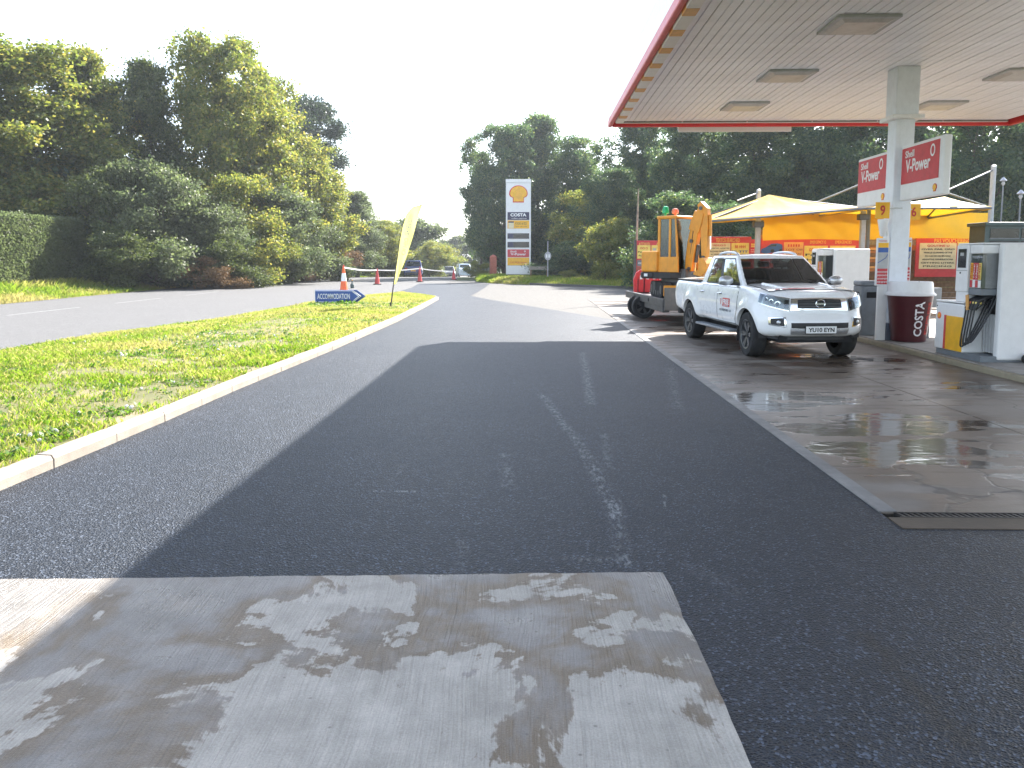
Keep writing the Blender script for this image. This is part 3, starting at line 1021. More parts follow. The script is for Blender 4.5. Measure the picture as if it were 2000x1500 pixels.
def crown_leaves(g, lobes, n, ls, clump=14, spread=0.30):
    """lobes: array of (x,y,z,r). leaf diamonds in twig-sized clumps spread over the lobes"""
    w = lobes[:, 3] ** 2
    nc = n // clump
    li = g.choice(len(lobes), nc, p=w / w.sum())
    u = unit(g, nc)
    rr = lobes[li, 3] * (0.30 + 0.80 * g.random(nc) ** 0.6)
    rr = np.where(g.random(nc) < 0.10, rr * g.uniform(1.15, 1.75, nc), rr)   # stray sprays
    cc = lobes[li, :3] + u * rr[:, None] * np.array([1, 1, 0.85])
    lt = g.random(len(lobes))[li]
    ct = 0.28 * lt + 0.35 * g.random(nc) + 0.14
    ci = np.repeat(np.arange(nc), clump)
    m = len(ci)
    p = cc[ci] + g.normal(size=(m, 3)) * spread * np.array([1, 1, 0.65])
    d = unit(g, m) + u[ci] * 0.45 + np.array([0, 0, -0.15])
    d /= np.linalg.norm(d, axis=1, keepdims=True)
    q = unit(g, m)
    s = np.cross(d, q); s /= np.linalg.norm(s, axis=1, keepdims=True) + 1e-9
    l = ls * (0.6 + 0.8 * g.random(m))
    hw = l * (0.26 + 0.16 * g.random(m))
    V = np.empty((m, 4, 3))
    V[:, 0] = p
    V[:, 1] = p + d * (l * 0.5)[:, None] + s * hw[:, None]
    V[:, 2] = p + d * l[:, None]
    V[:, 3] = p + d * (l * 0.5)[:, None] - s * hw[:, None]
    tint = np.clip(ct[ci] + g.normal(size=m) * 0.24, 0, 1)
    return V.reshape(-1, 3), np.arange(m * 4).reshape(m, 4), np.repeat(tint, 4)

def limbs_mesh(g, lobes, H, r0, z_split, nlimb, lean=0.3):
    mb = MB()
    tp = [(0, 0, -0.2)]
    x = y = 0.0
    for i in range(1, 7):
        x += g.normal() * 0.10 * lean * 3; y += g.normal() * 0.10 * lean * 3
        tp.append((x, y, H * 0.80 * i / 6))
    rad = [r0 * 1.35] + [r0 * (1 - 0.82 * i / 6) for i in range(1, 7)]
    mb.tube(tp, rad, 8)
    tp = np.array(tp)
    idx = np.argsort(-lobes[:, 3] + g.random(len(lobes)) * 0.8)[:nlimb]
    for i in idx:
        t = lobes[i, :3]
        zb = max(z_split, min(H * 0.72, t[2] - 0.35 * math.hypot(t[0], t[1]) - 0.5))
        bx = np.interp(zb, tp[:, 2], tp[:, 0]); by = np.interp(zb, tp[:, 2], tp[:, 1])
        b = np.array([bx, by, zb])
        rb = np.interp(zb, tp[:, 2], rad) * 0.5
        pts = []
        for k in range(5):
            s = k / 4
            q = b + (t - b) * s
            q = q + np.array([g.normal() * 0.12, g.normal() * 0.12, 0.5 * math.sin(math.pi * s) * -0.35]) * (0 if k in (0,) else 1)
            pts.append(tuple(q))
        mb.tube(pts, [rb * (1 - 0.8 * k / 4) + 0.012 for k in range(5)], 6)
        e = np.array(pts[-1])
        for _ in range(3):
            d = unit(g, 1)[0] * lobes[i, 3] * 0.9
            d[2] = abs(d[2]) * 0.8
            mid = np.array(pts[3])
            mb.tube([tuple(mid), tuple(mid + (e + d - mid) * 0.55 + g.normal(size=3) * 0.08), tuple(e + d)], [rb * 0.3 + 0.008, rb * 0.2 + 0.006, 0.006], 5)
    return mb

PROTO = {}
def sublobes(g, lob, k=7, f=(0.32, 0.58)):
    """each big lobe breaks up into smaller sprays round its surface"""
    out = []
    for x, y, z, r in lob:
        u = unit(g, k)
        for q in u:
            rr = r * g.uniform(*f)
            d = r * g.uniform(0.45, 1.05)
            out.append((x + q[0] * d, y + q[1] * d, z + q[2] * d * 0.9, rr))
    return np.array(out)
def broad(key, seed, H, Rr, z0, nl, n, ls, prof, lobe_r=(0.9, 1.7), shell=0.55, clump=12, spread=0.26, limb=14, k=8):
    g = np.random.default_rng(seed)
    lob = []
    ph = g.random(4) * 6.283
    while len(lob) < nl:
        h = g.random() ** 0.9
        a = g.random() * 6.283
        wob = 1 + 0.16 * math.sin(2 * a + ph[0] + 3 * h) + 0.12 * math.sin(3 * a + ph[1] - 5 * h) + 0.10 * math.sin(5 * a + ph[2] + 9 * h)
        rmax = np.interp(h, [p[0] for p in prof], [p[1] for p in prof]) * Rr * wob
        rho = rmax * (g.random() ** shell)
        lr = g.uniform(*lobe_r) * (1.15 - 0.5 * h)
        z = z0 + (H - z0) * h
        rho = max(0, rho - lr * 0.6)
        lob.append((math.cos(a) * rho + g.normal() * 0.2, math.sin(a) * rho + g.normal() * 0.2, min(z, H - lr * 0.9), lr))
    lob = np.array(lob)
    V, F, T = crown_leaves(g, sublobes(g, lob, k), n, ls, clump, spread)
    cm = np_mesh('crown', V, F, T)
    tm = limbs_mesh(g, lob, H, max(0.10, H * 0.016), max(z0 * 0.6, 0.3), limb).mesh('trunk')
    for p in tm.polygons: p.use_smooth = True
    PROTO[key] = (tm, cm, H, Rr)

DOME = [(0, 0.65), (0.2, 0.98), (0.45, 1.0), (0.7, 0.85), (0.88, 0.70), (1, 0.38)]
TALL = [(0, 0.80), (0.3, 1.0), (0.55, 0.88), (0.8, 0.70), (1, 0.32)]
FULL = [(0, 1.0), (0.3, 1.0), (0.6, 0.92), (0.85, 0.75), (1, 0.4)]
broad('oak', 21, 15, 5.0, 1.2, 210, 82000, 0.20, DOME, (0.5, 1.15), k=4)
broad('ash', 22, 15, 3.8, 1.2, 170, 62000, 0.19, TALL, (0.45, 1.0), spread=0.28, k=4)
broad('maple', 23, 14, 4.6, 0.8, 220, 80000, 0.195, FULL, (0.5, 1.1), k=4)
broad('shrub', 24, 5, 2.2, 0.3, 34, 34000, 0.115, FULL, (0.5, 0.9), spread=0.15, limb=8, k=6)
broad('elder', 25, 6, 2.6, 0.4, 40, 40000, 0.13, DOME, (0.5, 1.0), spread=0.18, limb=8, k=6)
broad('sparse', 26, 12, 3.6, 2.4, 90, 34000, 0.20, DOME, (0.45, 1.0), spread=0.30, k=4)
broad('fartree', 27, 10, 4.2, 0.8, 40, 22000, 0.32, FULL, (0.9, 1.7), spread=0.35, limb=6, k=6)
broad('bramble', 28, 2.4, 1.8, 0.1, 18, 14000, 0.09, FULL, (0.3, 0.6), spread=0.13, limb=7, k=5)

# Scots pine: bare stem, flat layered pads
g = np.random.default_rng(31)
lob = []
for k in range(26):
    h = g.random()
    z = 8.5 + 7.5 * h
    rr = np.interp(h, [0, .3, .7, 1], [2.6, 3.6, 2.6, 0.7])
    a = g.random() * 6.283; rho = rr * g.random() ** 0.5
    lob.append((math.cos(a) * rho, math.sin(a) * rho, z, g.uniform(0.6, 1.15)))
lob = np.array(lob)
V, F, T = crown_leaves(g, lob * np.array([1, 1, 1, 1]), 36000, 0.20, 14, 0.26)
tm = limbs_mesh(g, lob, 17, 0.26, 7, 16).mesh('trunk')
PROTO['pine'] = (tm, np_mesh('crown', V, F, T), 17, 3.8)

def plant(key, name, label, cat, px, top, D, hw=None, mat='leaf_warm', rot=0.0, base=0.0, group=None, bark='bark', sz=None):
    tm, cm, H, Rr = PROTO[key]
    x, zt = Z(px, top, D)
    h = zt - base
    s_z = h / H
    s_x = (hw / FPX * D) / Rr if hw else s_z
    root = thing(name, label, cat, (x, D, base), rot, group)
    for nm, me, mm in (('trunk', tm, bark), ('crown', cm, mat)):
        o = bpy.data.objects.new(nm, me)
        COL.objects.link(o)
        o.parent = root
        if not me.materials:
            me.materials.append(M[mm])
        o.material_slots[0].link = 'OBJECT'
        o.material_slots[0].material = M[mm]
        o.scale = (s_x, s_x, s_z)
    return root

TL = 'trees along the far side of the road'
for a in (
    ('oak', 'broadleaf_tree', 'tall yellowing broadleaf tree at the left, rising behind the clipped hedge', 'tree', 25, 92, 47, 175, 'leaf_warm', 0.4),
    ('maple', 'broadleaf_tree', 'broad tree cut by the left picture edge, standing beyond the clipped hedge', 'tree', -130, 95, 45, 150, 'leaf_warm', 2.0),
    ('ash', 'broadleaf_tree', 'open crowned yellowing tree left of the sky gap in the tree row', 'tree', 158, 98, 50, 85, 'leaf_warm', 1.2),
    ('ash', 'broadleaf_tree', 'slender pointed tree right of the sky gap in the tree row', 'tree', 285, 122, 52, 75, 'leaf_mid', 3.0),
    ('oak', 'broadleaf_tree', 'tallest tree of the row across the road, golden green with a ragged top', 'tree', 425, 80, 55, 125, 'leaf_warm', 5.1),
    ('maple', 'broadleaf_tree', 'rounded yellow green tree on the right shoulder of the tallest tree', 'tree', 515, 150, 60, 95, 'leaf_warm', 0.9),
    ('maple', 'broadleaf_tree', 'golden tree below the dark pine at the right end of the tall row', 'tree', 590, 268, 62, 85, 'leaf_warm', 4.2),
    ('ash', 'broadleaf_tree', 'last tree of the tall row, sloping down towards the cones', 'tree', 632, 330, 66, 48, 'leaf_warm', 2.2),
    ('pine', 'pine_tree', 'dark bare stemmed pine showing behind the row of golden trees', 'tree', 603, 182, 82, 70, 'leaf_pine', 0.3),
    ('elder', 'broadleaf_shrub', 'dark tall shrub at the right end of the clipped hedge', 'shrub', 205, 330, 44, 75, 'leaf_mid', 0.2),
    ('elder', 'broadleaf_shrub', 'grey green bushy shrub under the slender pointed tree', 'shrub', 300, 320, 45, 90, 'leaf_grey', 1.9),
    ('shrub', 'broadleaf_shrub', 'low dark shrub beside the rough verge below the slender pointed tree', 'shrub', 238, 440, 42, 70, 'leaf_mid', 2.9),
    ('shrub', 'broadleaf_shrub', 'silvery green shrub under the tallest tree, its left neighbour darker', 'shrub', 385, 380, 47, 75, 'leaf_grey', 4.0),
    ('elder', 'broadleaf_shrub', 'rounded mid green shrub in the middle of the tree row foot', 'shrub', 455, 345, 50, 80, 'leaf_warm', 5.0),
    ('shrub', 'broadleaf_shrub', 'small dark shrub close to the road below the tallest tree', 'shrub', 440, 455, 46, 60, 'leaf_mid', 0.7),
    ('elder', 'broadleaf_shrub', 'pale green shrub below the golden trees at the right of the row', 'shrub', 545, 370, 54, 75, 'leaf_grey', 2.4),
    ('shrub', 'broadleaf_shrub', 'bright green shrub at the foot of the golden trees near the verge', 'shrub', 520, 440, 52, 55, 'leaf_warm', 3.3),
    ('shrub', 'broadleaf_shrub', 'dull green shrub left of the brown dry brambles', 'shrub', 610, 425, 60, 60, 'leaf_grey', 1.0),
    ('bramble', 'bramble_bush', 'brown dry bramble bush above the verge left of the first cone', 'bush', 648, 470, 66, 42, 'leaf_dry', 0.0),
    ('bramble', 'bramble_bush', 'low dry brown bush at the verge under the dull green shrub', 'bush', 590, 505, 58, 42, 'leaf_dry', 2.0),
    ('bramble', 'bramble_bush', 'low tawny bush in long grass below the silvery green shrub', 'bush', 420, 505, 45, 60, 'leaf_dry', 4.0),
    ('ash', 'broadleaf_tree', 'lower light green tree just right of the tall row, behind the first tape span', 'tree', 695, 375, 78, 50, 'leaf_grey', 0.5),
    ('maple', 'broadleaf_tree', 'bushy green tree left of the yellow feather flag', 'tree', 745, 430, 84, 50, 'leaf_warm', 1.4),
    ('fartree', 'broadleaf_tree', 'hazy green tree directly behind the yellow feather flag', 'tree', 800, 430, 108, 55, 'leaf_grey', 2.5),
    ('shrub', 'broadleaf_shrub', 'round green roadside shrub just right of the feather flag, behind the blue car', 'shrub', 838, 470, 100, 40, 'leaf_warm', 3.7),
    ('fartree', 'broadleaf_tree', 'small far tree on the left side of the road where it bends away', 'tree', 862, 478, 125, 35, 'leaf_warm', 4.6),
    ('fartree', 'broadleaf_tree', 'distant bluish tree closing the road at the bend', 'tree', 905, 463, 165, 42, 'leaf_mid', 5.5),
    ('fartree', 'broadleaf_tree', 'distant dark tree above the far white van', 'tree', 945, 470, 140, 40, 'leaf_mid', 0.1),
):
    k, nm, lb, ct, px, top, D, hw, mt, ro = a
    plant(k, nm, lb, ct, px, top, D, hw * 1.2, mt, ro, dip(D) if D > 66 else 0.15, TL)

TR = 'trees behind the totem sign and the wash bay'
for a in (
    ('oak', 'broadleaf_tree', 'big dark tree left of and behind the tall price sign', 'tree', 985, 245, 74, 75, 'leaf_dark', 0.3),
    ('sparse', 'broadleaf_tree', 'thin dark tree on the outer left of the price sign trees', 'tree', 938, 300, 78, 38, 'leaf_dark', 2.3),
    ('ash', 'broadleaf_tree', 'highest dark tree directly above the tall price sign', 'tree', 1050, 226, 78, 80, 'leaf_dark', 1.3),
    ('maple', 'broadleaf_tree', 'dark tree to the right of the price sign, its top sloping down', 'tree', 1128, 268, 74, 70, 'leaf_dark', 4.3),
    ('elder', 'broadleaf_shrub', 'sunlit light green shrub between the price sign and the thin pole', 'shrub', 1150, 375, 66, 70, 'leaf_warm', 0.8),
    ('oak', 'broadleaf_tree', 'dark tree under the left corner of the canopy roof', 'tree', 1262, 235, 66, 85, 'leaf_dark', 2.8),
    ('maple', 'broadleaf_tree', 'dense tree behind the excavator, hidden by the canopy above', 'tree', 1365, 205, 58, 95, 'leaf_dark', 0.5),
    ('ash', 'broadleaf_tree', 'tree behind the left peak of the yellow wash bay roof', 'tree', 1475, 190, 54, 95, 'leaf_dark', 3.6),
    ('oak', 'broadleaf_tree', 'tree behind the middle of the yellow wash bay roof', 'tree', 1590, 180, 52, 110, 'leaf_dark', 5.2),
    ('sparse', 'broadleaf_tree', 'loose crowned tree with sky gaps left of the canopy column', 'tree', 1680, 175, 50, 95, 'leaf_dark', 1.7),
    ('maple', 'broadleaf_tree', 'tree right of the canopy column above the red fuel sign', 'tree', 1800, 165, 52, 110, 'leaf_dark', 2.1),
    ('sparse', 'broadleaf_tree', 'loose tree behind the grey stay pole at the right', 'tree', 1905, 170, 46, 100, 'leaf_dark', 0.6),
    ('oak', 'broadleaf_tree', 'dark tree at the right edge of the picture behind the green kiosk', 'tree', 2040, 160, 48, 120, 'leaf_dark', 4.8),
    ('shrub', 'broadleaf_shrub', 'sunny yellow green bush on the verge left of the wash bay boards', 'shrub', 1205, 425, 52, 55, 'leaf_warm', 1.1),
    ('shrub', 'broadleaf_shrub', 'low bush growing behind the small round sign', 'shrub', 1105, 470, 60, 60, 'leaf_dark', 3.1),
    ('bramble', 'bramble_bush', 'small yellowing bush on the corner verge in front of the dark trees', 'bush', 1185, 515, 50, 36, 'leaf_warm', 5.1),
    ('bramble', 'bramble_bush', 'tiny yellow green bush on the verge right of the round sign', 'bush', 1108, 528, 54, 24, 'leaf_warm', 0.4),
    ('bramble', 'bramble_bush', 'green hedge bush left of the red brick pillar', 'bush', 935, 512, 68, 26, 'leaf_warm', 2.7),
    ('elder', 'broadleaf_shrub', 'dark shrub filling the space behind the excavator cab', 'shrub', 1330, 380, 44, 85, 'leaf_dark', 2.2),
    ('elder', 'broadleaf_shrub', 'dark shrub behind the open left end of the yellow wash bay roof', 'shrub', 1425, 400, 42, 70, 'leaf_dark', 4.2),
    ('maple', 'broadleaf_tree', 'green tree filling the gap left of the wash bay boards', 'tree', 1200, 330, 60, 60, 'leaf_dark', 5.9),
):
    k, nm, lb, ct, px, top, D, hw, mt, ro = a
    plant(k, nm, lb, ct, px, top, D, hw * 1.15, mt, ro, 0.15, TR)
# backing wood, one mass
def wood_mass(name, label, spots, seed, mat):
    g = np.random.default_rng(seed)
    Vs = []; Ts = []
    for (x, y, r, h) in spots:
        lob = np.array([(x + g.normal() * r * 0.5, y + g.normal() * r * 0.4, h * (0.08 + 0.85 * g.random()), g.uniform(1.0, 1.9)) for _ in range(26)])
        V, F, T = crown_leaves(g, lob, 7000, 0.34, 10, 0.45)
        Vs.append(V); Ts.append(T)
    V = np.concatenate(Vs); T = np.concatenate(Ts)
    o = link_mesh(name, np_mesh(name, V, np.arange(len(V)).reshape(-1, 4), T), mat)
    o['kind'] = 'stuff'; o['label'] = label; o['category'] = 'wood'
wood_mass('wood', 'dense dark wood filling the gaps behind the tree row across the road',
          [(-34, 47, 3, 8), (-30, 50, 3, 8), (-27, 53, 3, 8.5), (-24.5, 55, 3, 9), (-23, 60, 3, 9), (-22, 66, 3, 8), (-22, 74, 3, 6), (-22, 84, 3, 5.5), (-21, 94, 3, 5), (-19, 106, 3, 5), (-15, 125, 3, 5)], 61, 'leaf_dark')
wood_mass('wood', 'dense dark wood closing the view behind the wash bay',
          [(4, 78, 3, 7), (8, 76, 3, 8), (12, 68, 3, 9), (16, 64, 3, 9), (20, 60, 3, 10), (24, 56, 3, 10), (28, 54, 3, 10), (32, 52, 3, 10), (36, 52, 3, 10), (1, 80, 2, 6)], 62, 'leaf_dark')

# clipped hedge: a block of leaves with flat faces
g = np.random.default_rng(77)
hd = thing('clipped_hedge', 'tall clipped hedge with flat top and face at the left edge of the road', 'hedge', (0, 0, 0))
def hedge_part(n, x0, x1, y0, y1, h):
    face = g.random(n)
    x = x0 + (x1 - x0) * g.random(n); y = y0 + (y1 - y0) * g.random(n); z = 0.1 + (h - 0.1) * g.random(n)
    f = face < 0.5
    x = np.where(f, x1 - 0.25 * g.random(n) ** 2 * 2 + 0.12 * fbm(y * 1.2, z * 1.2), x)
    f2 = (face >= 0.5) & (face < 0.75)
    z = np.where(f2, h - 0.25 * g.random(n) ** 2 + 0.22 * fbm(x, y), z)
    f3 = face >= 0.75
    y = np.where(f3 & (face < 0.9), y0 + 0.2 * g.random(n), y)
    y = np.where(face >= 0.9, y1 - 0.3 * g.random(n), y)
    p = np.stack([x, y, z], 1)
    d = unit(g, n) + np.array([0.5, -0.5, 0.4]); d /= np.linalg.norm(d, axis=1, keepdims=True)
    s = np.cross(d, unit(g, n)); s /= np.linalg.norm(s, axis=1, keepdims=True) + 1e-9
    l = 0.10 * (0.6 + 0.8 * g.random(n)); hw = l * 0.38
    V = np.empty((n, 4, 3)); V[:, 0] = p; V[:, 1] = p + d * (l * .5)[:, None] + s * hw[:, None]; V[:, 2] = p + d * l[:, None]; V[:, 3] = p + d * (l * .5)[:, None] - s * hw[:, None]
    T = np.clip(0.3 + 0.35 * g.random(n) + 0.5 * (fbm(y * 1.5, z * 1.5 + x) - 0.5), 0, 1)
    return V.reshape(-1, 3), np.repeat(T, 4)
V1, T1 = hedge_part(90000, -34.5, -23.3, 33.0, 43.0, 3.75)
link_mesh('foliage', np_mesh('foliage', V1, np.arange(len(V1)).reshape(-1, 4), T1), 'leaf_grey', hd)
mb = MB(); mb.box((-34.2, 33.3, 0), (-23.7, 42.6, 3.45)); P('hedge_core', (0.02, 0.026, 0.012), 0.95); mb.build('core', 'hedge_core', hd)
# ================================================================== CANOPY AND FUEL ISLAND
def UV(x, y):
    return x * math.cos(FA) + y * math.sin(FA), -x * math.sin(FA) + y * math.cos(FA)

def shell_poly(cx, cz, w, h):
    """simple scallop outline, centred, width w, height h"""
    p = []
    for k in range(25):
        a = R(-8) + (math.pi + R(16)) * k / 24
        p.append((0.5 * math.cos(a), 0.02 + 0.48 * math.sin(a)))
    p += [(-0.43, -0.16), (-0.32, -0.20), (-0.30, -0.25), (-0.30, -0.48), (0.30, -0.48), (0.30, -0.25), (0.32, -0.20), (0.43, -0.16)]
    return [(cx + x * w, cz + y * h) for x, y in p]

H0 = 5.32
U0, U1, V0, V1 = 2.23, 12.45, 2.1, 21.3
cn = thing('filling_station_canopy', 'large flat white canopy roof with red edge on one square column over the fuel pumps', 'canopy', rotz=FA)
# soffit planks
mb = MB(); mb.box((0, V0, H0), (0.138, V1, H0 + 0.02)); s0 = None
w = 0.15
npan = int((U1 - U0) / w)
for k in range(npan):
    u = U0 + k * w
    if s0 is None:
        s0 = mb.build('soffit_panel', 'soffit', cn, bevel=0.003, seg=1); s0.location = (u, 0, 0)
    else:
        share(s0, 'soffit_panel', cn, (u, 0, 0.0015 * ((k * 7) % 5 - 2)))
mb = MB(); mb.box((U0, V0, H0 + 0.035), (U1, V1, H0 + 0.10)); P('soffit_gap', (0.16, 0.155, 0.15), 0.8); mb.build('deck', 'soffit_gap', cn)
# fascia: white box, red lip
fo = 0.19
def ring(z0, z1, o0, o1, name, mat, bev=0.0):
    # rectangular ring between outset o0 (inner) and o1 (outer)
    mb = MB()
    for (a, b, c, d) in ((U0 - o1, V0 - o1, U0 - o0, V1 + o1), (U1 + o0, V0 - o1, U1 + o1, V1 + o1), (U0 - o0, V1 + o0, U1 + o0, V1 + o1), (U0 - o0, V0 - o1, U1 + o0, V0 - o0)):
        m2 = MB(); m2.box((a, b, z0), (c, d, z1))
        m2.build(name, mat, cn, bevel=bev)
ring(5.40, 5.95, 0.10, 0.20, 'fascia_panel', 'fascia_white')
ring(5.20, 5.40, 0.10, 0.215, 'red_lip', 'red_paint', 0.03)
mb = MB(); mb.box((U0 - 0.1, V0 - 0.1, 5.90), (U1 + 0.1, V1 + 0.1, 5.94)); mb.build('roof_sheet', 'white_panel', cn)
for vb in np.arange(V0, V1 - 0.9, 1.03):
    m2 = MB(); m2.box((U0 - 0.098, vb + 0.33, 5.165), (U0 + 0.10, vb + 1.025, 5.30)); m2.build('edge_tile', 'white_panel', cn, bevel=0.004)
    m2 = MB(); m2.box((U0 - 0.098, vb, 5.160), (U0 + 0.10, vb + 0.325, 5.30)); m2.build('edge_lens', 'amber', cn, bevel=0.004)
m2 = MB(); m2.box((U0 + 0.0, V1 + 0.004, 5.28), (U1, V1 + 0.10, 5.31)); m2.build('edge_strip', 'white_panel', cn)
m2 = MB(); m2.box((U0 - 0.1, V0 - 0.1, 5.335), (U0 - 0.002, V1 + 0.1, 5.36)); m2.build('edge_backing', 'soffit_gap', cn)
# valance boards along the far edge
m2 = MB(); m2.box((3.9, V1 + 0.22, 5.08), (6.9, V1 + 0.26, 5.40)); m2.build('valance_board', 'white_panel', cn)
for k in range(6):
    m2 = MB(); m2.box((U0 + 0.05 + k * 1.7, V1 - 0.03, H0 - 0.03), (U0 + 0.05 + k * 1.7 + 1.66, V1 - 0.002, H0 - 0.001)); m2.build('trim_strip', 'soffit_gap', cn)
# recessed light fittings
lf = None
for u in (5.02, 9.55):
    for v in (5.9, 9.2, 12.65, 16.05, 19.15):
        if lf is None:
            m2 = MB()
            m2.prism([(-0.47, -0.47), (0.47, -0.47), (0.47, 0.47), (-0.47, 0.47)], H0 - 0.05, H0 - 0.002, 'z')
            lf = m2.build('light_fitting', 'grey_light', cn, bevel=0.012)
            m2 = MB()
            m2.add([(-0.40, -0.40, H0 - 0.051), (0.40, -0.40, H0 - 0.051), (0.40, 0.40, H0 - 0.051), (-0.40, 0.40, H0 - 0.051),
                    (-0.32, -0.32, H0 - 0.085), (0.32, -0.32, H0 - 0.085), (0.32, 0.32, H0 - 0.085), (-0.32, 0.32, H0 - 0.085)],
                   [(0, 1, 5, 4), (1, 2, 6, 5), (2, 3, 7, 6), (3, 0, 4, 7), (4, 5, 6, 7)])
            lens = m2.build('lens', 'lamp_lens', lf)
            lf.location = (u, v, 0)
        else:
            o = share(lf, 'light_fitting', cn, (u, v, 0)); share(lens, 'lens', o)
# columns
for v in (15.60, 7.0):
    m2 = MB(); m2.box((6.92, v - 0.18, 0.45), (7.28, v + 0.18, 4.38)); c = m2.build('column', 'column_white', cn, bevel=0.02)
    m2 = MB(); m2.box((6.88, v - 0.22, 4.42), (7.32, v + 0.22, H0 - 0.002)); m2.build('column_head', 'column_white', c, bevel=0.02)
    m2 = MB(); m2.box((6.80, v - 0.30, 4.34), (7.40, v + 0.30, 4.42)); m2.build('collar', 'white_panel', c, bevel=0.015)
    m2 = MB(); m2.box((6.91, v - 0.19, 0.115), (7.29, v + 0.19, 0.45)); m2.build('column_foot', 'column_blue', c, bevel=0.012)

# raised island
isl = thing('fuel_island', 'long low concrete island carrying pumps, column and coffee cup bin', 'island', rotz=FA)
def rrect(x0, x1, y0, y1, r, n=8):
    p = []
    for cx, cy, a0 in ((x1 - r, y1 - r, 0), (x0 + r, y1 - r, 90), (x0 + r, y0 + r, 180), (x1 - r, y0 + r, 270)):
        for k in range(n + 1):
            a = R(a0 + 90 * k / n); p.append((cx + r * math.cos(a), cy + r * math.sin(a)))
    return p
t = NT('island_concrete')
pp = t.pos()
M['island_concrete'] = t.done(t.bsdf(t.ramp(t.noise(pp, 2.5, 6, 0.7), [(0.3, (0.19, 0.175, 0.16)), (0.7, (0.34, 0.32, 0.295))]), 0.8, 0, t.bump(t.noise(pp, 50, 4, 0.6), 0.4, 0.005)))
m2 = MB(); m2.prism(rrect(6.79, 8.2, 9.2, 21.6, 0.55), 0.0, 0.118, 'z'); m2.build('top', 'island_concrete', isl, bevel=0.01)
m2 = MB(); m2.prism(rrect(6.71, 8.28, 9.1, 21.7, 0.6), -0.02, 0.100, 'z'); m2.build('kerb_edge', 'kerb_paint', isl, bevel=0.02)

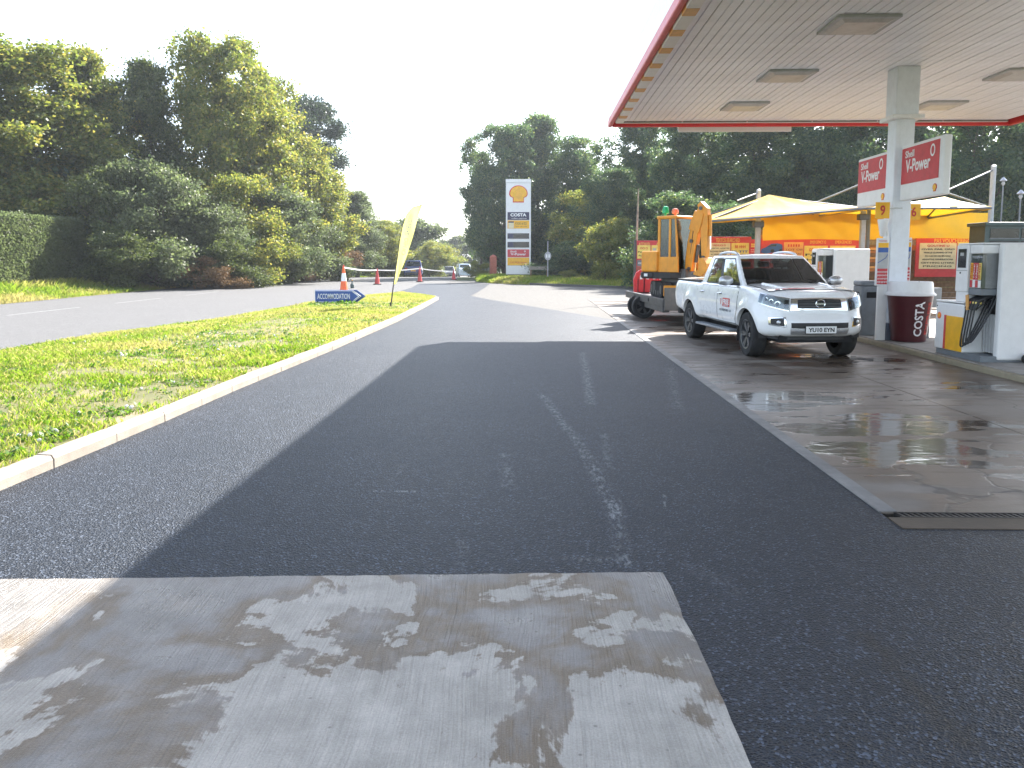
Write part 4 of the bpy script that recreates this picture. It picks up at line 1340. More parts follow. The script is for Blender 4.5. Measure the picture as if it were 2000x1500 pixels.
# ---- fuel pump
def make_pump(label):
    r = thing('fuel_pump', label, 'fuel pump', (*FU(6.85, 13.45), 0.118), FA, 'fuel pumps')
    def B(name, a, b, mat, bev=0.012, par=None):
        q = MB(); q.box(a, b); return q.build(name, mat, par or r, bevel=bev)
    B('plinth', (0.03, -1.34, 0), (0.86, -0.02, 0.09), 'grey_plastic', 0.004)
    cab = B('cabinet', (0, -0.86, 0.09), (0.72, 0, 0.86), 'white_panel', 0.02)
    B('lid', (-0.005, -0.865, 0.872), (0.73, 0.005, 0.90), 'white_panel', 0.01, cab)
    B('riser', (0.04, -0.86, 0.90), (0.66, -0.52, 1.06), 'white_panel', 0.012)
    B('red_stripe', (-0.006, -0.36, 0.10), (0.004, -0.29, 0.66), 'red_paint', 0.002)
    B('yellow_panel', (-0.008, -0.855, 0.10), (0.004, -0.363, 0.655), 'sign_yellow', 0.002)
    q = MB(); q.lathe([(0.055, 0), (0.055, 0.008)], 20, Matrix.Translation((0, -0.13, 0.64)) @ Matrix.Rotation(-math.pi / 2, 4, 'Y'))
    e = q.build('emblem', 'orange_plastic', r)
    q = MB(); q.prism(shell_poly(0.13, 0.64, 0.06, 0.06), -0.013, -0.009, 'x', mat=Matrix.Diagonal((1, -1, 1, 1))); q.build('shell_mark', 'sign_yellow', e)
    q = MB(); q.lathe([(0.012, 0), (0.012, 0.006)], 10, Matrix.Translation((0, -0.05, 0.80)) @ Matrix.Rotation(-math.pi / 2, 4, 'Y')); q.build('lock', 'black_plastic', r)
    # display tower
    tw = B('display_tower', (0.02, -0.86, 1.06), (0.72, -0.52, 1.80), 'white_panel', 0.015)
    B('screen', (0.008, -0.81, 1.44), (0.024, -0.585, 1.74), 'screen', 0.004, tw)
    B('price_digits', (0.004, -0.76, 1.63), (0.009, -0.66, 1.68), 'grey_light', 0.0, tw)
    q = MB(); q.lathe([(0.016, 0), (0.016, 0.006)], 10, Matrix.Translation((0.02, -0.66, 1.36)) @ Matrix.Rotation(-math.pi / 2, 4, 'Y')); q.build('lock', 'black_plastic', tw)
    B('seam', (0.014, -0.858, 1.395), (0.022, -0.522, 1.401), 'grey_plastic', 0, tw)
    # hose bay
    B('hose_bay', (0.36, -1.215, 0.09), (0.80, -0.865, 1.06), 'black_plastic', 0.01)
    B('bay_header', (0.05, -1.215, 1.02), (0.82, -0.865, 1.12), 'grey_plastic', 0.01)
    # glazed fuel cards
    gl = B('glass_case', (0.06, -1.20, 1.12), (0.74, -0.875, 1.70), 'glass_clear', 0.004)
    B('case_top', (0.04, -1.21, 1.66), (0.76, -0.868, 1.80), 'white_panel', 0.02, gl)
    cols = ('sign_yellow', 'red_board', 'red_board', 'board_yellow')
    for k in range(4):
        y = -0.90 - k * 0.075
        c = B('fuel_card', (0.045, y - 0.066, 1.26), (0.055, y, 1.52), cols[k], 0, gl)
        B('card_foot', (0.045, y - 0.066, 1.14), (0.055, y, 1.25), 'letter_white' if k % 2 else 'red_board', 0, gl)
        text('lettering', 'V-Power' if k in (1, 2) else 'Diesel', 0.05, 'letter_white' if k in (1, 2) else 'letter_red', gl, rotm(LEFT(0.041, y - 0.033, 1.39), math.pi / 2), width=0.22, height=0.035)
        q = MB(); q.box((0.115, y - 0.075, 1.13), (0.35, y - 0.065, 1.68)); q.build('divider', 'grey_light', gl)
    B('case_back', (0.40, -1.195, 1.13), (0.72, -0.88, 1.655), 'grey_plastic', 0, gl)
    q = MB(); q.tube([(0.055, -1.19, 1.235), (0.055, -0.90, 1.262)], 0.008, 6); q.build('case_rail', 'letter_white', gl)
    # nozzles and hoses
    for k in range(4):
        y = -0.92 - k * 0.078
        x0 = 0.06
        n_ = MB()
        n_.tube([(0.30, y, 1.00), (0.16, y, 0.985), (0.06, y, 0.93), (0.00, y, 0.80)], [0.020, 0.028, 0.034, 0.026], 8)
        n_.tube([(0.14, y, 0.97), (0.10, y, 0.86), (0.02, y, 0.79)], 0.012, 6)
        nz = n_.build('nozzle', 'black_plastic', r, smooth=True)
        gcol = ('beacon_green', 'beacon_orange', 'board_yellow', 'board_yellow')[k]
        q = MB(); q.box((-0.03, y - 0.016, 0.80), (0.06, y + 0.016, 0.84), mat=Matrix.Translation((0.04, 0, 0.08)) ); q.build('grip', gcol, nz, bevel=0.008)
        h_ = MB(); pts = []
        for j in range(15):
            s = j / 14
            pts.append((0.0 - 0.10 * math.sin(math.pi * s) + 0.30 * s * s, y - 0.10 * s + 0.05 * math.sin(math.pi * s), 0.80 - (0.66 - 0.03 * k) * math.sin(math.pi * min(s * 1.02, 1)) ** 0.75 * (1 if s < 0.5 else 1) + 0.25 * s * s))
        h_.tube(pts, 0.013, 8); h_.build('hose', 'hose_black', r, smooth=True)
        q = MB(); q.tube([(0.33, y, 0.12), (0.32, y, 0.45), (0.33, y, 0.72)], 0.030, 8); q.build('hose_pipe', 'grey_light', r, smooth=True)
    q = MB(); q.box((-0.02, -1.13, 0.62), (0.0, -1.06, 0.86), mat=Matrix.Translation((0.0, 0, 0)) @ Matrix.Rotation(R(-9), 4, 'X')); q.build('out_of_use_tag', 'amber', r, bevel=0.003)
    B('end_panel', (0.27, -1.36, 0.03), (1.10, -1.225, 1.815), 'white_panel', 0.03)
    B('top_cover', (0.05, -1.22, 1.805), (0.80, -0.50, 1.83), 'white_panel', 0.01)
    return r
pump = make_pump('white and yellow fuel pump with black hoses, nearest the camera at the right edge')
p2 = copy_tree(pump)
p2.location = (*FU(6.88, 20.15), 0.118)
p2['label'] = 'white fuel pump partly hidden behind the bonnet of the white pickup'
# small trolley at the foot of the near pump
tr = thing('hose_trolley', 'small black wheeled trolley with red handle at the foot of the near pump', 'trolley', (*FU(7.5, 11.95), 0.118), FA)
q = MB(); q.lathe([(0.03, -0.05), (0.07, -0.05), (0.07, 0.05), (0.03, 0.05)], 14, Matrix.Translation((0, 0, 0.07)) @ Matrix.Rotation(math.pi / 2, 4, 'X')); q.build('wheel', 'rubber', tr, smooth=True)
q = MB(); q.lathe([(0.03, -0.05), (0.06, -0.05), (0.06, 0.05), (0.03, 0.05)], 14, Matrix.Translation((0.16, 0, 0.06)) @ Matrix.Rotation(math.pi / 2, 4, 'X')); q.build('wheel', 'rubber', tr, smooth=True)
q = MB(); q.tube([(-0.02, 0, 0.13), (0.3, 0, 0.15), (0.5, 0, 0.15)], 0.022, 8); q.build('handle', 'red_plastic', tr, smooth=True)

# ---- coffee cup shaped bin
u, v = UV(*G(1785, 669, 0.118))
cup = thing('coffee_cup_bin', 'giant brown takeaway coffee cup with white lid beside the canopy column', 'cup', (*FU(u + 0.02, v + 0.28), 0.118), FA)
q = MB(); q.lathe([(0.28, 0.0), (0.305, 0.02), (0.40, 0.86), (0.41, 0.885)], 48); q.build('cup_body', 'cup_brown', cup, smooth=True)
q = MB(); q.lathe([(0.395, 0.880), (0.445, 0.885), (0.448, 0.915), (0.425, 0.93), (0.405, 0.95), (0.385, 1.12), (0.372, 1.15), (0.345, 1.152), (0.335, 1.12), (0.0, 1.12)], 48); lid = q.build('lid', 'white_panel', cup, smooth=True)
q = MB(); q.box((-0.02, -0.348, 1.148), (0.0, -0.33, 1.157)); q.build('sip_hole', 'gap_black', lid)
def wrap_text(name, s, h, length, mat, a0, zc, off):
    o = text(name, s, 0.2, mat, cup, Matrix.Identity(4), width=length, height=h, depth=0.004, bold=0.004)
    me = o.data
    for vt in me.vertices:
        x, y, z = vt.co
        hz = zc + x
        rr = 0.305 + (0.40 - 0.305) * (hz - 0.02) / 0.84 + off + z
        ang = a0 - y / 0.36
        vt.co = (rr * math.sin(ang), -rr * math.cos(ang), hz)
wrap_text('lettering', 'COSTA', 0.165, 0.66, 'letter_white', 0.04, 0.45, 0.004)
wrap_text('lettering', 'EXPRESS', 0.075, 0.62, 'letter_red', 0.60, 0.46, 0.004)
# ---- grey litter bin
u, v = UV(*G(1700, 655, 0.118))
bn = thing('litter_bin', 'grey plastic litter bin behind the canopy column, right of the pickup', 'bin', (*FU(u, v + 0.2), 0.118), FA)
q = MB(); q.prism(rrect(-0.24, 0.24, -0.24, 0.24, 0.09), 0.0, 1.02, 'z'); q.build('body', 'grey_plastic', bn, smooth=True, bevel=0.006)
q = MB(); q.prism(rrect(-0.245, 0.245, -0.245, 0.245, 0.09), 1.025, 1.13, 'z'); q.build('hood', 'grey_plastic', bn, smooth=True, bevel=0.03, seg=3)
for a, b in (((-0.13, -0.25, 0.78), (0.15, -0.235, 0.90)), ((-0.25, -0.13, 0.78), (-0.235, 0.13, 0.90))):
    q = MB(); q.box(a, b); q.build('slot', 'gap_black', bn)

# ---- fuel brand sign boards either side of the column
def brand_board(label, v0, v1):
    r = thing('fuel_sign', label, 'sign', (0, 0, 0), FA, 'red fuel signs on the column')
    z0, z1 = 2.80, 3.82
    q = MB(); q.box((7.0200, v0, z0), (7.1600, v1, z1)); q.build('box', 'white_panel', r, bevel=0.03, seg=3)
    q = MB(); q.box((7.0100, v0 + 0.14, z0 + 0.30), (7.0190, v1 - 0.05, z1 - 0.06)); red = q.build('red_panel', 'red_board', r)
    vm = (v0 + v1) / 2
    text('lettering', 'V-Power', 0.3, 'letter_white', r, LEFT(7.0060, vm + 0.10, z0 + 0.62), width=(v1 - v0) * 0.58, height=0.24, bold=0.006)
    text('lettering', 'Shell', 0.2, 'letter_white', r, LEFT(7.0060, v1 - 0.36, z0 + 0.84), width=0.34, height=0.13, bold=0.003)
    q = MB(); 
    q.add([(7.0070, v0 + 0.36 + 0.085 * math.cos(a), z0 + 0.80 + 0.11 * math.sin(a)) for a in np.linspace(0, 2 * math.pi, 24, endpoint=False)] +
          [(7.0070, v0 + 0.36 + 0.050 * math.cos(a), z0 + 0.80 + 0.075 * math.sin(a)) for a in np.linspace(0, 2 * math.pi, 24, endpoint=False)],
          [(i, (i + 1) % 24, 24 + (i + 1) % 24, 24 + i) for i in range(24)])
    q.build('ring_mark', 'letter_white', r)
    q = MB(); q.prism(shell_poly(v0 + 0.24, z0 + 0.14, 0.14, 0.14), 7.0100, 7.0190, 'x'); e = q.build('shell_emblem', 'red_board', r)
    q = MB(); q.prism(shell_poly(v0 + 0.24, z0 + 0.14, 0.115, 0.115), 7.0060, 7.0095, 'x'); q.build('shell_fill', 'sign_yellow', e)
    return r
brand_board('red and white fuel sign board on the near side of the canopy column', 13.80, 15.36)
brand_board('red and white fuel sign board half hidden behind the canopy column', 15.84, 17.35)

def num_plate(label, s, u0, v0, z0, mat='letter_red'):
    r = thing('number_plate_sign', label, 'sign', (0, 0, 0), FA)
    q = MB(); q.box((u0, v0, z0), (u0 + 0.27, v0 + 0.02, z0 + 0.31)); q.build('plate', 'sign_yellow', r, bevel=0.004)
    text('lettering', s, 0.2, mat, r, FRONT(u0 + 0.135, v0 - 0.004, z0 + 0.155), height=0.19, bold=0.004)
    q = MB(); q.tube([(u0 + 0.135, v0 + 0.02, z0 + 0.2), (7.10, v0 + (0.03 if u0 < 7 else -0.1), z0 + 0.2)], 0.012, 6); q.build('bracket', 'steel', r)
num_plate('small yellow plate with a 9 on the left of the canopy column', '9', 6.58, 15.36, 2.47)
num_plate('small yellow plate with a 6 on the right of the canopy column', '6', 7.40, 15.84, 2.47)
gd = thing('glove_dispenser', 'small white glove dispenser hanging under the yellow number nine plate', 'dispenser', (*FU(6.76, 15.42), 2.13), FA)
q = MB(); q.lathe([(0.03, 0), (0.05, 0.02), (0.085, 0.22), (0.10, 0.30), (0.10, 0.33)], 14); q.build('holder', 'white_panel', gd, smooth=True)
q = MB(); q.tube([(0.0, 0, 0.30), (0.06, 0, 0.2), (0.1, 0, 0.02), (0.11, 0, -0.12)], [0.03, 0.025, 0.03, 0.02], 6); q.build('paper', 'letter_white', gd, smooth=True)

def poster(label, u0, v0, z0, w, h, left=False):
    r = thing('poster_frame', label, 'poster', (0, 0, 0), FA)
    q = MB(); q.box((u0, v0, z0), (u0 + w, v0 + 0.06, z0 + h)); q.build('frame', 'white_panel', r, bevel=0.012)
    q = MB(); q.box((u0 + 0.02, v0 - 0.004, z0 + 0.03), (u0 + w - 0.02, v0 - 0.001, z0 + h * 0.36)); q.build('print', 'red_board', r)
    q = MB(); q.box((u0 + 0.02, v0 - 0.004, z0 + h * 0.36), (u0 + w - 0.02, v0 - 0.001, z0 + h * 0.70)); q.build('print', 'grey_light', r)
    q = MB(); q.box((u0 + 0.02, v0 - 0.004, z0 + h * 0.70), (u0 + w - 0.02, v0 - 0.001, z0 + h * 0.80)); q.build('print', 'poster_blue', r)
    q = MB(); q.box((u0 + 0.02, v0 - 0.004, z0 + h * 0.80), (u0 + w - 0.02, v0 - 0.001, z0 + h * 0.90)); q.build('print', 'sign_yellow', r)
    q = MB(); q.tube([(u0 + 0.02, v0 - 0.007, z0 + h * 0.48), (u0 + w * 0.7, v0 - 0.007, z0 + h * 0.58), (u0 + w - 0.03, v0 - 0.007, z0 + h * 0.66)], 0.006, 5); q.build('print', 'poster_blue', r)
    text('lettering', 'OOOOOOOO', 0.03, 'letter_red', r, FRONT(u0 + w / 2, v0 - 0.006, z0 + h * 0.94), width=w * 0.75, height=0.022)
    for k in range(4):
        text('lettering', ('MMIMM', 'WWMIM', 'IMMWM', 'MWWIM')[k], 0.03, 'letter_white', r, FRONT(u0 + w / 2, v0 - 0.006, z0 + 0.07 + k * 0.065), width=w * 0.8, height=0.035)
    q = MB(); q.box((u0 + 0.05, v0 + 0.005, 0.118), (u0 + w, v0 + 0.055, z0)); q.build('stand', 'white_panel', r, bevel=0.006)
poster('tall poster frame standing against the left side of the canopy column', 6.67, 15.42, 1.18, 0.235, 0.92)
poster('narrow white poster frame on the right side of the canopy column', 7.42, 15.9, 1.20, 0.14, 0.92)
# coin box at the back of the island
cb = thing('payment_terminal', 'grey slanted terminal on a stand behind the near pump', 'terminal', (*FU(7.9, 15.9), 0.118), FA)
q = MB(); q.prism([(-0.2, 0.62), (0.2, 0.62), (0.2, 1.02), (-0.05, 0.98)], -0.2, 0.2, 'y'); q.build('head', 'grey_light', cb, bevel=0.02)
q = MB(); q.box((-0.06, -0.06, 0), (0.06, 0.06, 0.62)); q.build('stand', 'grey_plastic', cb)
# ================================================================== WASH BAY
YB = 30.0
def bx(px, D=YB): return Z(px, 505, D)[0]
def bz(py, D=YB): return Z(1000, py, D)[1]

def board(label, x0, x1, y, z0, z1, header, panels, posts=True):
    """notice board: red backing, header words, a row of printed panels"""
    r = thing('notice_board', label, 'notice board', (0, 0, 0), 0, 'notice boards of the wash bay')
    q = MB(); q.box((x0, y, z0), (x1, y + 0.06, z1)); q.build('backing', 'red_board', r, bevel=0.006)
    for (s, a, b, h) in header:
        text('lettering', s, 0.2, 'letter_yellow', r, FRONT((a + b) / 2, y - 0.006, z1 - 0.13), width=(b - a), height=h)
    for (a, b, c, d, mat, lines, lm) in panels:
        q = MB(); q.box((a, y - 0.014, c), (b, y - 0.002, d)); pn = q.build('panel', mat, r, bevel=0.003)
        n = len(lines)
        for i, s in enumerate(lines):
            hh = (d - c) / (n + 0.6)
            zc = d - hh * (i + 0.8)
            first = i == 0 and n > 2
            text('lettering', s, 0.1, lm if not first else 'letter_red', pn, FRONT((a + b) / 2, y - 0.018, zc), width=(b - a) * (0.6 if first else (0.84, 0.9, 0.78, 0.7)[i % 4]), height=hh * (0.62 if first else 0.45), bold=0.002)
    if posts:
        for x in (x0 - 0.05, x1 + 0.05):
            q = MB(); q.box((x - 0.045, y - 0.03, 0), (x + 0.045, y + 0.06, z1 + 0.04)); q.build('post', 'dark_steel', r)
    return r
zb0, zb1 = bz(541), bz(470)
x0, x1 = bx(1243), bx(1292)
board('red notice board with yellow cards behind the excavator, left end of the wash bay', x0, bx(1308), YB, 0.55, zb1,
      [('AUTOWASH', x0 + 0.08, x0 + 0.5, 0.12), ('AUTO', bx(1281), bx(1302), 0.12)],
      [(x0 + 0.03, bx(1270), bz(505), bz(479), 'board_yellow', ['OO O', 'Per 100', 'Pur 200'], 'letter_black'),
       (bx(1272), bx(1306), bz(505), bz(479), 'board_yellow', ['III', 'IOI'], 'grey_light'),
       (x0 + 0.03, bx(1268), bz(520), bz(508), 'grey_plastic', ['OOO OO'], 'letter_white'),
       (bx(1269), bx(1306), bz(520), bz(508), 'cone_red', ['OIOOO'], 'letter_white'),
       (x0 + 0.03, bx(1268), bz(540), bz(521), 'brick_red', ['I I'], 'grey_light')])
board('red notice board with large cream price card left of the wash bay post', bx(1374), bx(1460), YB - 0.4, 1.0, bz(463, YB),
      [('TEXTOS-SEARCHED', bx(1392), bx(1438), 0.14)],
      [(bx(1376), bx(1420), bz(513), bz(475), 'board_cream', ['YNDIUOI D', 'VEHICLE, GOETRI', 'ALLOWED FROM 7000', 'ALL VEHICLES TESTED', 'PLEASE READ LIST', 'OPERATION'], 'letter_black'),
       (bx(1422), bx(1456), bz(508), bz(475), 'board_yellow', ['BB HHH', 'III TIT', 'LLL'], 'poster_blue')], False)
board('small red and cream price board tight against the left wash bay post', bx(1460.5), bx(1478), YB - 0.2, 1.2, bz(468),
      [], [(bx(1461), bx(1478), bz(483), bz(476), 'board_yellow', ['HOT UP'], 'letter_red'), (bx(1461), bx(1478), bz(495), bz(485), 'red_paint', ['IHI IHI', 'OIO IOI'], 'letter_white')], False)
bb = board('long red board with blue car picture under the left yellow wash bay roof', bx(1487), bx(1683), YB + 0.1, 0.8, bz(466),
      [('EMERGENCY O', bx(1583), bx(1614), 0.11), ('EMERGENCIES', bx(1632), bx(1664), 0.11)],
      [(bx(1572), bx(1618), bz(515), bz(480), 'board_yellow', ['GOVOCO', 'Fries', 'HHd'], 'letter_black'),
       (bx(1622), bx(1672), bz(515), bz(480), 'board_yellow', ['EXTENDED', 'BOOOO', 'OOIOO'], 'letter_black'),
       (bx(1532), bx(1570), bz(510), bz(473), 'amber', ['IIIII', 'TOT OII', 'OOO IUU', 'IUU OII'], 'brick_red')], False)
# flat printed car on the long board
def P2(px, py, D=YB): return Z(px, py, D)
car2 = [(1487, 493), (1489, 486), (1497, 483), (1508, 476), (1520, 475), (1528, 477), (1530, 481), (1529, 488), (1524, 491), (1510, 493), (1497, 496)]
q = MB(); q.prism([P2(*p) for p in car2], YB + 0.08, YB + 0.094, 'y'); cp = q.build('car_print', 'poster_blue', bb)
q = MB(); q.prism([P2(*p) for p in ((1500, 482), (1509, 477.5), (1518, 477), (1517, 481))], YB + 0.074, YB + 0.079, 'y'); q.build('window_print', 'glass_dark', cp)
for px in (1510, 1526):
    c = P2(px, 490)
    q = MB(); q.prism([(c[0] + 0.07 * math.cos(a), c[1] + 0.07 * math.sin(a)) for a in np.linspace(0, 6.28, 14, endpoint=False)], YB + 0.073, YB + 0.079, 'y'); q.build('wheel_print', 'letter_black', cp)
board('orange red board with cream text cards right of the canopy column', bx(1781), bx(1887), YB - 0.3, 1.02, bz(464),
      [('PAS VOUCHERING', bx(1815), bx(1884), 0.15)],
      [(bx(1787), bx(1858), bz(525), bz(475), 'board_cream', ['GOUTINE U', 'OVER PAIL ORO', 'VEHICLE CLEANING OF THE', 'WO CAN NO DIG BIN GOLD', 'ADDITIVE GENERATIONS', 'GETTING LITERS', 'PRICING'], 'letter_black'),
       (bx(1860), bx(1884), bz(525), bz(473), 'board_yellow', ['Air tk', 'Store', 'Vacuum'], 'letter_black')], False)

# back wall of timber planks
bw = thing('plank_wall', 'brown horizontal plank wall closing the back of the wash bay', 'wall', (0, 0, 0))
for k in range(14):
    z = 0.02 + k * 0.20
    m2 = MB(); m2.box((bx(1486), YB + 0.22 + 0.004 * (k % 2), z), (bx(1925), YB + 0.28, z + 0.19)); m2.build('plank', ('shed_orange', 'wood', 'shed_orange', 'wood_grey')[k % 4] if k > 9 else 'wood', bw, bevel=0.006)
# slatted rack between the posts
rk = thing('slat_rack', 'orange slatted display rack left of the canopy column', 'rack', (0, 0, 0))
for k in range(9):
    z = bz(530) + k * 0.115
    m2 = MB(); m2.box((bx(1690), YB - 0.25, z), (bx(1716), YB - 0.2, z + 0.085)); m2.build('slat', ('shed_orange', 'amber', 'wood')[k % 3], rk, bevel=0.004)
for px in (1691, 1715):
    m2 = MB(); m2.box((bx(px) - 0.03, YB - 0.2, 0), (bx(px) + 0.03, YB - 0.16, bz(476))); m2.build('upright', 'dark_steel', rk)

# yellow canvas roofs
def wash_roof(label, xa, xb, ya, yb, ze, zp, px_, py_, group, post_xs, backwall):
    r = thing('canvas_shelter', label, 'shelter', (0, 0, 0), 0, group)
    # tensile hip roof: four concave faces up to a peak
    peak = Vector((px_, py_, zp))
    cs = [Vector((xa, ya, ze[0])), Vector((xb, ya, ze[1])), Vector((xb, yb, ze[2])), Vector((xa, yb, ze[3]))]
    n = 10
    rows = []
    per = 4 * n
    for i in range(n + 1):
        s = i / n
        row = []
        for e in range(4):
            A, B_ = cs[e], cs[(e + 1) % 4]
            for j in range(n):
                t_ = j / n
                b = A + (B_ - A) * t_
                sag = 0.16 * math.sin(math.pi * t_)
                b = b + Vector((0, 0, -0.0)) + (peak - b) * 0.02 * math.sin(math.pi * t_)
                p = b + (peak - b) * s
                p.z = b.z + (zp - b.z) * (s ** 1.18) - 0.03 * math.sin(math.pi * s) + 0.015 * math.sin(7 * t_ * math.pi + e) * math.sin(math.pi * s)
                row.append(tuple(p))
        rows.append(row)
    q = MB(); q.grid(rows, closed=True); q.build('canvas_roof', 'canvas_yellow', r, smooth=True)
    # hanging valance
    rows = [[], []]
    for e in range(4):
        A, B_ = cs[e], cs[(e + 1) % 4]
        for j in range(n):
            b = A + (B_ - A) * (j / n)
            b = b + (peak - b) * 0.02 * math.sin(math.pi * j / n)
            rows[0].append(tuple(b)); rows[1].append((b.x, b.y, b.z - 0.10 - 0.012 * math.sin(j * 2.1)))
    q = MB(); q.grid(rows, closed=True); q.build('valance', 'canvas_yellow', r, smooth=True)
    for e in range(4):
        A, B_ = cs[e], cs[(e + 1) % 4]
        q = MB(); q.tube([tuple(A + Vector((0, 0, -0.05))), tuple(B_ + Vector((0, 0, -0.05)))], 0.035, 8); q.build('eave_bar', 'grey_plastic', r)
        q = MB(); q.tube([tuple(A + Vector((0, 0, -0.05))), tuple(peak + Vector((0, 0, -0.08)))], 0.03, 8); q.build('hip_bar', 'dark_steel', r)
    for (x, y, z) in post_xs:
        q = MB(); q.box((x - 0.075, y - 0.075, 0), (x + 0.075, y + 0.075, z)); q.build('post', 'grey_light', r, bevel=0.01)
        q = MB(); q.box((x - 0.17, y - 0.12, z - 0.30), (x + 0.17, y + 0.12, z - 0.10)); q.build('bracket', 'dark_steel', r, bevel=0.02)
    if backwall:
        a, b, z0, z1, y = backwall
        rows = []
        for i in range(7):
            rows.append([(a + (b - a) * j / 24, y + 0.05 * math.sin(j * 0.9 + i), z0 + (z1 - z0) * i / 6 + (0.05 * math.sin(math.pi * j / 24) if i == 0 else 0)) for j in range(25)])
        q = MB(); q.grid(rows); q.build('canvas_back', 'canvas_back', r, smooth=True)
    return r
def at(px, py, D):
    x, z = Z(px, py, D); return x, z
D1 = 25.6
xa = at(1378, 430, D1)[0]; xb = at(1690, 404, D1)[0]
pk = at(1502, 380, 27.2)
wash_roof('yellow canvas shelter with pointed roof at the left of the wash bay', xa, xb, D1, 29.6, (at(1378, 430, D1)[1], at(1690, 404, D1)[1], 3.35, 3.05), pk[1], pk[0], 27.2, 'yellow canvas shelters',
          [(at(1481, 430, 26.6)[0], 26.6, 3.05), (at(1686, 420, 26.6)[0], 26.6, 3.3)], (bx(1487, 29.5), bx(1683, 29.5), bz(470, 29.5), 3.4, 29.4))
xa2 = xb + 0.06; xb2 = at(1935, 424, D1)[0]
pk = at(1845, 384, 27.4)
wash_roof('yellow canvas shelter at the right of the wash bay, behind the canopy column', xa2, xb2, D1, 29.6, (at(1690, 404, D1)[1], at(1930, 403, D1)[1], 3.25, 3.35), pk[1], pk[0], 27.4, 'yellow canvas shelters',
          [], (bx(1692, 29.5), bx(1928, 29.5), bz(468, 29.5), 3.4, 29.4))
# stay pole on the right and rear pole
for (lb, px, top, D, base) in (('grey stay pole with rods at the right end of the yellow shelters', 1941, 325, 27.6, 0), ('grey pole end showing above the left yellow shelter', 1482, 372, 30.2, 0)):
    x, z = Z(px, top, D)
    r = thing('stay_pole', lb, 'pole', (x, D, 0))
    q = MB(); q.tube([(0, 0, 0), (0, 0, z)], 0.085, 12); q.build('pole', 'grey_light', r, smooth=True)
    q = MB(); q.lathe([(0.09, z - 0.02), (0.09, z + 0.02), (0.02, z + 0.05)], 12); q.build('cap', 'steel', r)
    if px > 1900:
        for (tx, ty, D2) in ((1850, 372, 26.5), (1925, 402, 26.0)):
            x2, z2 = Z(tx, ty, D2)
            z1_ = z - 0.12 if ty < 390 else z - 1.25
            q = MB(); q.tube([(0, 0, z - 0.12), (x2 - x, D2 - D, z2)] if ty < 390 else [(Z(1853, 378, D2)[0] - x, D2 - D, Z(1853, 378, D2)[1]), (x2 - x, D2 - D, z2)], 0.028, 8); q.build('stay_rod', 'grey_plastic', r)
    else:
        x2, z2 = Z(1440, 392, 29.0)
        q = MB(); q.tube([(0, 0, z - 0.08), (x2 - x, -1.2, z2)], 0.025, 8); q.build('stay_rod', 'grey_plastic', r)
# long ridge rod between the shelters
x, z = Z(1590, 397, 27); x2, z2 = Z(1700, 352, 27.4)
r = thing('roof_rod', 'thin steel rod rising from the yellow roof behind the fuel sign', 'rod', (x, 27, 0))
q = MB(); q.tube([(0, 0, z), (x2 - x, 0.4, z2)], 0.03, 8); q.build('rod', 'grey_plastic', r)
q = MB(); q.tube([(x2 - x, 0.4, 0), (x2 - x, 0.4, z2 + 0.1)], 0.07, 8); q.build('mast', 'grey_plastic', r)
# dark green kiosk at right
kx, kz = Z(1922, 434, 26.4)
r = thing('wash_kiosk', 'dark green flat roofed kiosk at the right edge behind the near pump', 'kiosk', (kx, 26.4, 0))
q = MB(); q.box((0.05, 0, 0), (3.5, 0.9, kz - 0.12)); q.build('wall', 'kiosk_green', r, bevel=0.01)
q = MB(); q.box((0, -0.08, kz - 0.118), (3.6, 1.0, kz)); q.build('roof', 'kiosk_green', r, bevel=0.02)
for k in range(3):
    q = MB(); q.box((0.22 + k * 1.05, -0.03, kz - 0.52), (1.18 + k * 1.05, -0.002, kz - 0.20)); w_ = q.build('window', 'glass_dark', r, bevel=0.004)
    q = MB(); q.box((0.20 + k * 1.05, -0.045, kz - 0.56), (1.20 + k * 1.05, -0.006, kz - 0.525)); q.build('sill', 'grey_plastic', w_)
    q = MB(); q.box((0.22 + k * 1.05, -0.02, kz - 1.3), (1.18 + k * 1.05, -0.002, kz - 0.62)); q.build('panel', 'black_plastic', r)
# lamp posts at right
for (lb, px, py, D) in (('small shaded lamp hanging at the right above the green kiosk', 1960, 350, 33), ('white lantern lamp at the extreme right edge above the kiosk', 1994, 375, 30)):
    x, z = Z(px, py, D)
    r = thing('lamp', lb, 'lamp', (x, D, 0))
    q = MB(); q.lathe([(0.02, z + 0.09), (0.04, z + 0.06), (0.14, z - 0.06), (0.13, z - 0.08)], 14); q.build('shade', 'steel', r, smooth=True)
    q = MB(); q.lathe([(0.05, z - 0.10), (0.07, z - 0.18), (0.03, z - 0.26)], 10); q.build('bulb', 'grey_light', r, smooth=True)
    q = MB(); q.tube([(0, 0, 0), (0, 0, z + 0.1)], 0.03, 8); q.build('post', 'grey_plastic', r)
